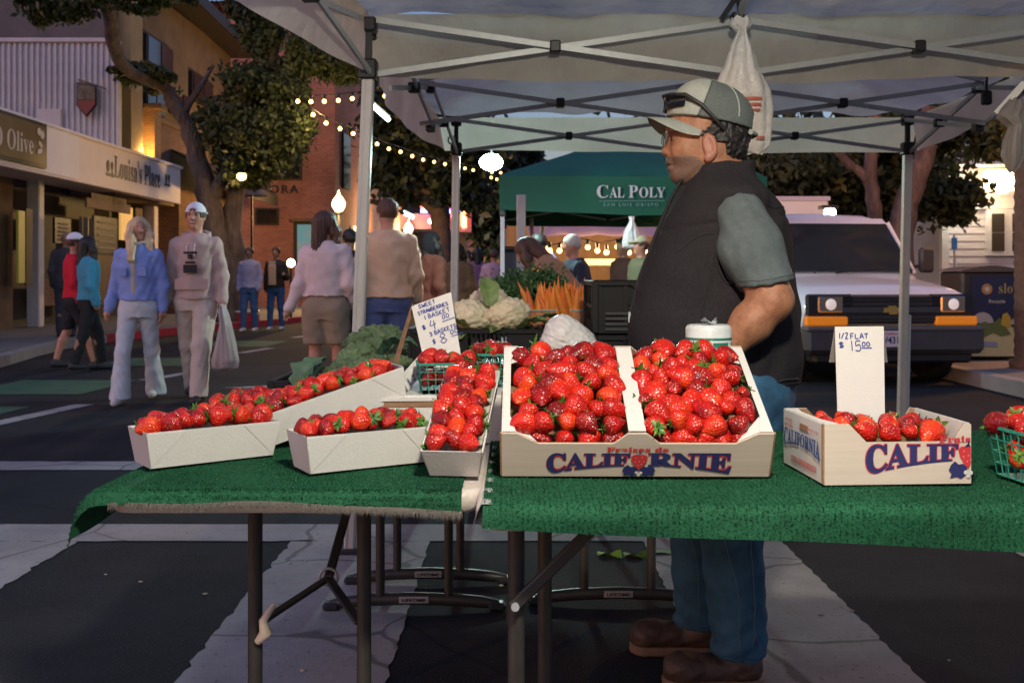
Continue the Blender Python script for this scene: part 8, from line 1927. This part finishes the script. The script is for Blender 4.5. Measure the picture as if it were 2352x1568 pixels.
for sx in (-1, 1):
    vq('side_window', [(sx * .937, 1.55, 1.20), (sx * .937, 2.35, 1.20), (sx * .815, 2.35, 1.72), (sx * .80, 1.95, 1.72)], M_VGLASS, .014 * sx)
    vq('side_window', [(sx * .937, 2.50, 1.20), (sx * .937, 3.6, 1.20), (sx * .815, 3.6, 1.72), (sx * .815, 2.5, 1.72)], M_VGLASS, .014 * sx)
    d_ = vq('door_line', [(sx * .945, 1.42, .55), (sx * .945, 1.43, .55), (sx * .945, 1.43, 1.15), (sx * .945, 1.42, 1.15)], M_VTRIM, .003 * sx)
    q = MB(); q.box((sx * .955, 2.30, 1.04), (.02, .16, .04), bev=.008); q.build('door_handle', M_VTRIM, vn)
    mr = MB(); mr.box((sx * 1.15, 1.50, 1.33), (.17, .11, .30), bev=.03); mo = mr.build('mirror', M_VTRIM, vn); q = MB(); q.bar((sx * .92, 1.50, 1.24), (sx * 1.08, 1.50, 1.26), .05, .04); q.build('mirror_arm', M_VTRIM, mo)
    q = MB(); q.box((sx * 1.15, 1.447, 1.33), (.12, .006, .24)); q.build('mirror_back', mat('mirror_brown', (.09, .06, .04), .5), mo)
q = MB(); q.box((0, .085, .80), (1.74, .06, .30), bev=.02); gr = q.build('grille', M_VTRIM, vn)
for z in (.70, .745, .835, .88, .915):
    q = MB(); q.box((0, .050, z), (1.06, .02, .018)); q.build('grille_slat', M_BLACK, gr)
q = MB(); q.box((0, .045, .79), (1.06, .022, .06), bev=.005); q.build('grille_bar', mat('grey_bar', (.05, .05, .052), .45), gr)
M_GOLD = mat('gold_badge', (.55, .36, .10), .35, metal=.6)
q = MB(); q.prism([(-.10, .030, .765), (-.035, .030, .765), (-.035, .030, .745), (.050, .030, .745), (.050, .030, .765), (.115, .030, .765), (.085, .030, .815), (.045, .030, .815), (.035, .030, .835), (-.050, .030, .835), (-.040, .030, .815), (-.085, .030, .815)], (0, -.012, 0)); q.build('bowtie_badge', M_GOLD, gr, fix=True)
for sx in (-1, 1):
    q = MB(); q.box((sx * .66, .07, .845), (.50, .06, .22), bev=.02); hl = q.build('headlamp_housing', M_BLACK, vn)
    q = MB(); q.box((sx * .66, .035, .850), (.27, .03, .165), bev=.02); q.build('headlamp_reflector', M_CHROME, hl); q = MB(); q.ball((sx * .66, .028, .850), (.065, .02, .065)); q.build('headlamp_bulb', mat('headlamp_glass', (.7, .62, .58), .1, emit=((1, .8, .7), .15)), hl)
    q = MB(); q.box((sx * .70, .055, .678), (.45, .07, .095), bev=.015); q.build('indicator', M_AMBER, vn)
q = MB(); q.box((0, .03, .475), (1.92, .22, .27), bev=.05); q.build('bumper', M_VTRIM, vn); q = MB(); q.box((0, .02, .60), (1.90, .20, .05), bev=.015); q.build('bumper_top', mat('grey_step', (.10, .09, .085), .6), vn); q = MB(); q.box((0, .12, .30), (1.7, .25, .12), bev=.03); q.build('air_dam', M_BLACK, vn)
pl = MB(); pl.box((-.05, -.09, .50), (.36, .012, .165), bev=.004); po = pl.build('licence_plate', mat('plate_white', (.62, .56, .60), .5), vn)
fr_ = lframe(vn, (-.05, -.098, .49), (1, 0, 0), (0, 0, 1)); lettering('plate_lettering', '7V43160', .30, .075, fr_, M_NAVY, po, .02, lift=.001); fr_ = lframe(vn, (-.05, -.098, .555), (1, 0, 0), (0, 0, 1)); lettering('plate_lettering', 'California', .18, .026, fr_, M_REDP, po, .01, lift=.001)
for sx in (-1, 1): q = MB(); q.tube([(sx * .12 - .2, 1.245, 1.175), (sx * .25 - .1, 1.262, 1.205), (sx * .30 + .28, 1.30, 1.24)], .010, 6); q.build('wiper', M_BLACK, vn)
for sx in (-1, 1):
    for y in (.78, 4.2):
        M = Matrix.Rotation(R(90), 3, 'Y'); q = MB(); q.lathe([(.20, -.11), (.33, -.12), (.365, -.09), (.37, 0), (.365, .09), (.33, .12), (.20, .11)], 28, c=(sx * .80, y, .37), M=M); wh = q.build('wheel', M_TYRE, vn)
        q = MB(); q.lathe([(.0, .08), (.10, .09), (.18, .07), (.205, .10)], 24, c=(sx * .80, y, .37), M=M if sx > 0 else Matrix.Rotation(R(-90), 3, 'Y')); q.build('rim', mat('steel_rim', (.3, .3, .3), .4, metal=.7), wh)
    q = MB()
    q.grid(lambda a, b: (sx * (.945 + .012 * b), .78 + (.40 + .03 * b) * math.cos(PI * a), .40 + (.40 + .03 * b) * math.sin(PI * a)), 20, 2); q.build('wheel_arch', M_VTRIM, vn)
    q = MB(); q.grid(lambda a, b: (sx * .943, .78 + .40 * b * math.cos(PI * a), .36 + .44 * b * math.sin(PI * a)), 20, 4); q.build('wheel_well', M_BLACK, vn)
lettering('bonnet_marking', '560', .12, .035, lframe(vn, (.62, .30, 1.065), (1, 0, 0), (0, 1, .15)), M_CPL, vn, .02, lift=.004)
# trailer behind
tr = thing('box_trailer', 'white box trailer parked behind the van', 'trailer', (P(1838, 0, 16.5).x, 17.5, 0)); cx_ = P(1838, 0, 16.5).x
q = MB(); q.box((cx_, 18.0, 1.45), (.95, 3.0, 2.0), bev=.03); q.build('body', M_VAN, tr, True); q = MB(); q.box((cx_, 18.0, 2.42), (.99, 3.04, .07)); q.build('roof_trim', mat('lavender_gutter', (.5, .47, .6)), tr, True)
for s in (-1, 1): M = Matrix.Rotation(R(90), 3, 'Y'); q = MB(); q.lathe([(.1, -.1), (.33, -.1), (.34, 0), (.33, .1), (.1, .1)], 20, c=(cx_ + s * .42, 18, .34), M=M); q.build('wheel', M_TYRE, tr, True)
# blue car beyond the recycling bin
M_BLUEC = mat('blue_car_paint', (.02, .09, .30), .3, coat=.5)
cr_ = thing('parked_car', 'blue parked car half hidden behind the recycling bin', 'car', (8.7, 15.2, .0)); CX_, CY_ = 8.9, 15.4
def cs(x, z0, zt, wd): return [Vector((CX_ + x, CY_ + y, z)) for y, z in ((-wd, z0), (-wd, zt - .12), (-wd + .10, zt), (wd - .10, zt), (wd, zt - .12), (wd, z0))]
loft('body', [cs(-2.1, .3, .62, .75), cs(-1.9, .25, .82, .85), cs(-.9, .25, .95, .88), cs(1.4, .25, .98, .88), cs(2.0, .3, .9, .82)], M_BLUEC, cr_).matrix_parent_inverse = wm(cr_).inverted()
loft('cabin', [cs(-1.0, .9, 1.0, .78), cs(-.35, .9, 1.40, .66), cs(.9, .9, 1.42, .66), cs(1.6, .9, 1.0, .76)], M_VGLASS, cr_).matrix_parent_inverse = wm(cr_).inverted()
loft('roof', [cs(-.4, 1.38, 1.43, .62), cs(.9, 1.39, 1.45, .62)], M_BLUEC, cr_).matrix_parent_inverse = wm(cr_).inverted()
for x in (-1.3, 1.3):
    M = Matrix.Rotation(R(90), 3, 'X'); q = MB(); q.lathe([(.1, -.1), (.31, -.1), (.32, 0), (.31, .1), (.1, .1)], 20, c=(CX_ + x, CY_ - .8, .32), M=M); q.build('wheel', M_TYRE, cr_, True)
# ------------------------------------------------------------------ recycling station
rbx = thing('recycling_bin', 'dark recycling station with navy landscape poster reading slo Recycle', 'bin', (5.67, 11.9, .14)); cxb = P(2283, 0, 11.75).x; wB = .70
q = MB(); q.box((cxb, 12.12, .68), (wB, .62, 1.04), bev=.03); q.build('body', mat('bin_brown', (.045, .034, .028), .5, noise=(5, .5)), rbx, True)
q = MB(); q.grid(lambda a, b: (cxb - wB / 2 - .02 + (wB + .04) * a, 11.78 + .7 * b, 1.205 + .06 * math.sin(PI * a)), 14, 4); q.grid(lambda a, b: (cxb - wB / 2 - .02 + (wB + .04) * a, 11.78, 1.19 + (.015 + .06 * math.sin(PI * a)) * b), 14, 1); q.build('lid', mat('bin_lid', (.10, .07, .05), .5), rbx, True)
def bp(u, v): return Vector((P(u, v, 11.79).x, 11.80, P(u, v, 11.79).z))
def poster(name, pts, m, k):
    q = MB(); q.add([bp(u, v) + Vector((0, -.004 * k, 0)) for u, v in pts], [tuple(range(len(pts)))]); q.build(name, m, rbx, True, fix=True)
poster('poster', [(2232, 818), (2336, 818), (2336, 634), (2232, 634)], mat('poster_navy', (.02, .022, .055), .5), 1)
circ = lambda u, v, r, n=20, a0=0, a1=360: [(u + r * math.cos(R(a0 + (a1 - a0) * k / n)), v - r * math.sin(R(a0 + (a1 - a0) * k / n))) for k in range(n + (a1 - a0 < 360))]
poster('poster_ground', [(2232, 818), (2336, 818), (2336, 755), (2310, 745), (2285, 752), (2255, 748), (2232, 756)], mat('poster_cream', (.55, .46, .20), .6), 2)
poster('poster_moon', circ(2257, 742, 25, 20, 0, 180), mat('poster_moon', (.45, .38, .30), .6), 3); poster('poster_moon', circ(2334, 745, 15, 14, 90, 180) + [(2334, 745)], mat('poster_moon', (.45, .38, .30), .6), 3)
poster('poster_hill', [(2234, 765), (2245, 745), (2262, 738), (2278, 745), (2296, 728), (2310, 750), (2322, 768), (2300, 772), (2280, 764), (2260, 775), (2246, 768)], mat('poster_green', (.12, .15, .03), .6), 4)
poster('poster_rock', [(2298, 745), (2302, 722), (2312, 717), (2320, 728), (2322, 748), (2312, 752)], mat('poster_yellow', (.55, .34, .03), .6), 5)
poster('poster_water', [(2234, 782), (2260, 784), (2290, 786), (2290, 796), (2262, 795), (2234, 800)], mat('poster_lake', (.26, .28, .36), .6), 5)
poster('poster_sun', circ(2267, 664, 12.5), mat('poster_orange', (.40, .20, .08), .6), 3); poster('poster_sun', circ(2267, 664, 5.5), mat('poster_pale', (.6, .48, .35), .6), 4)
lettering('poster_lettering', bold_serif('slo'), bp(2326, 0).x - bp(2294, 0).x, .12, (bp(2310, 662) + Vector((0, -.012, 0)), (1, 0, 0), (0, 0, 1)), mat('poster_gold', (.36, .27, .10), .6), rbx, lift=.001)
lettering('poster_lettering', 'Recycle', bp(2309, 0).x - bp(2272, 0).x, .055, (bp(2290, 693) + Vector((0, -.012, 0)), (1, 0, 0), (0, 0, 1)), mat('poster_pale', (.6, .48, .35)), rbx, .01, lift=.001)

# tidy up the curves the lettering was cut from
bpy.data.batch_remove(ORPHANS)
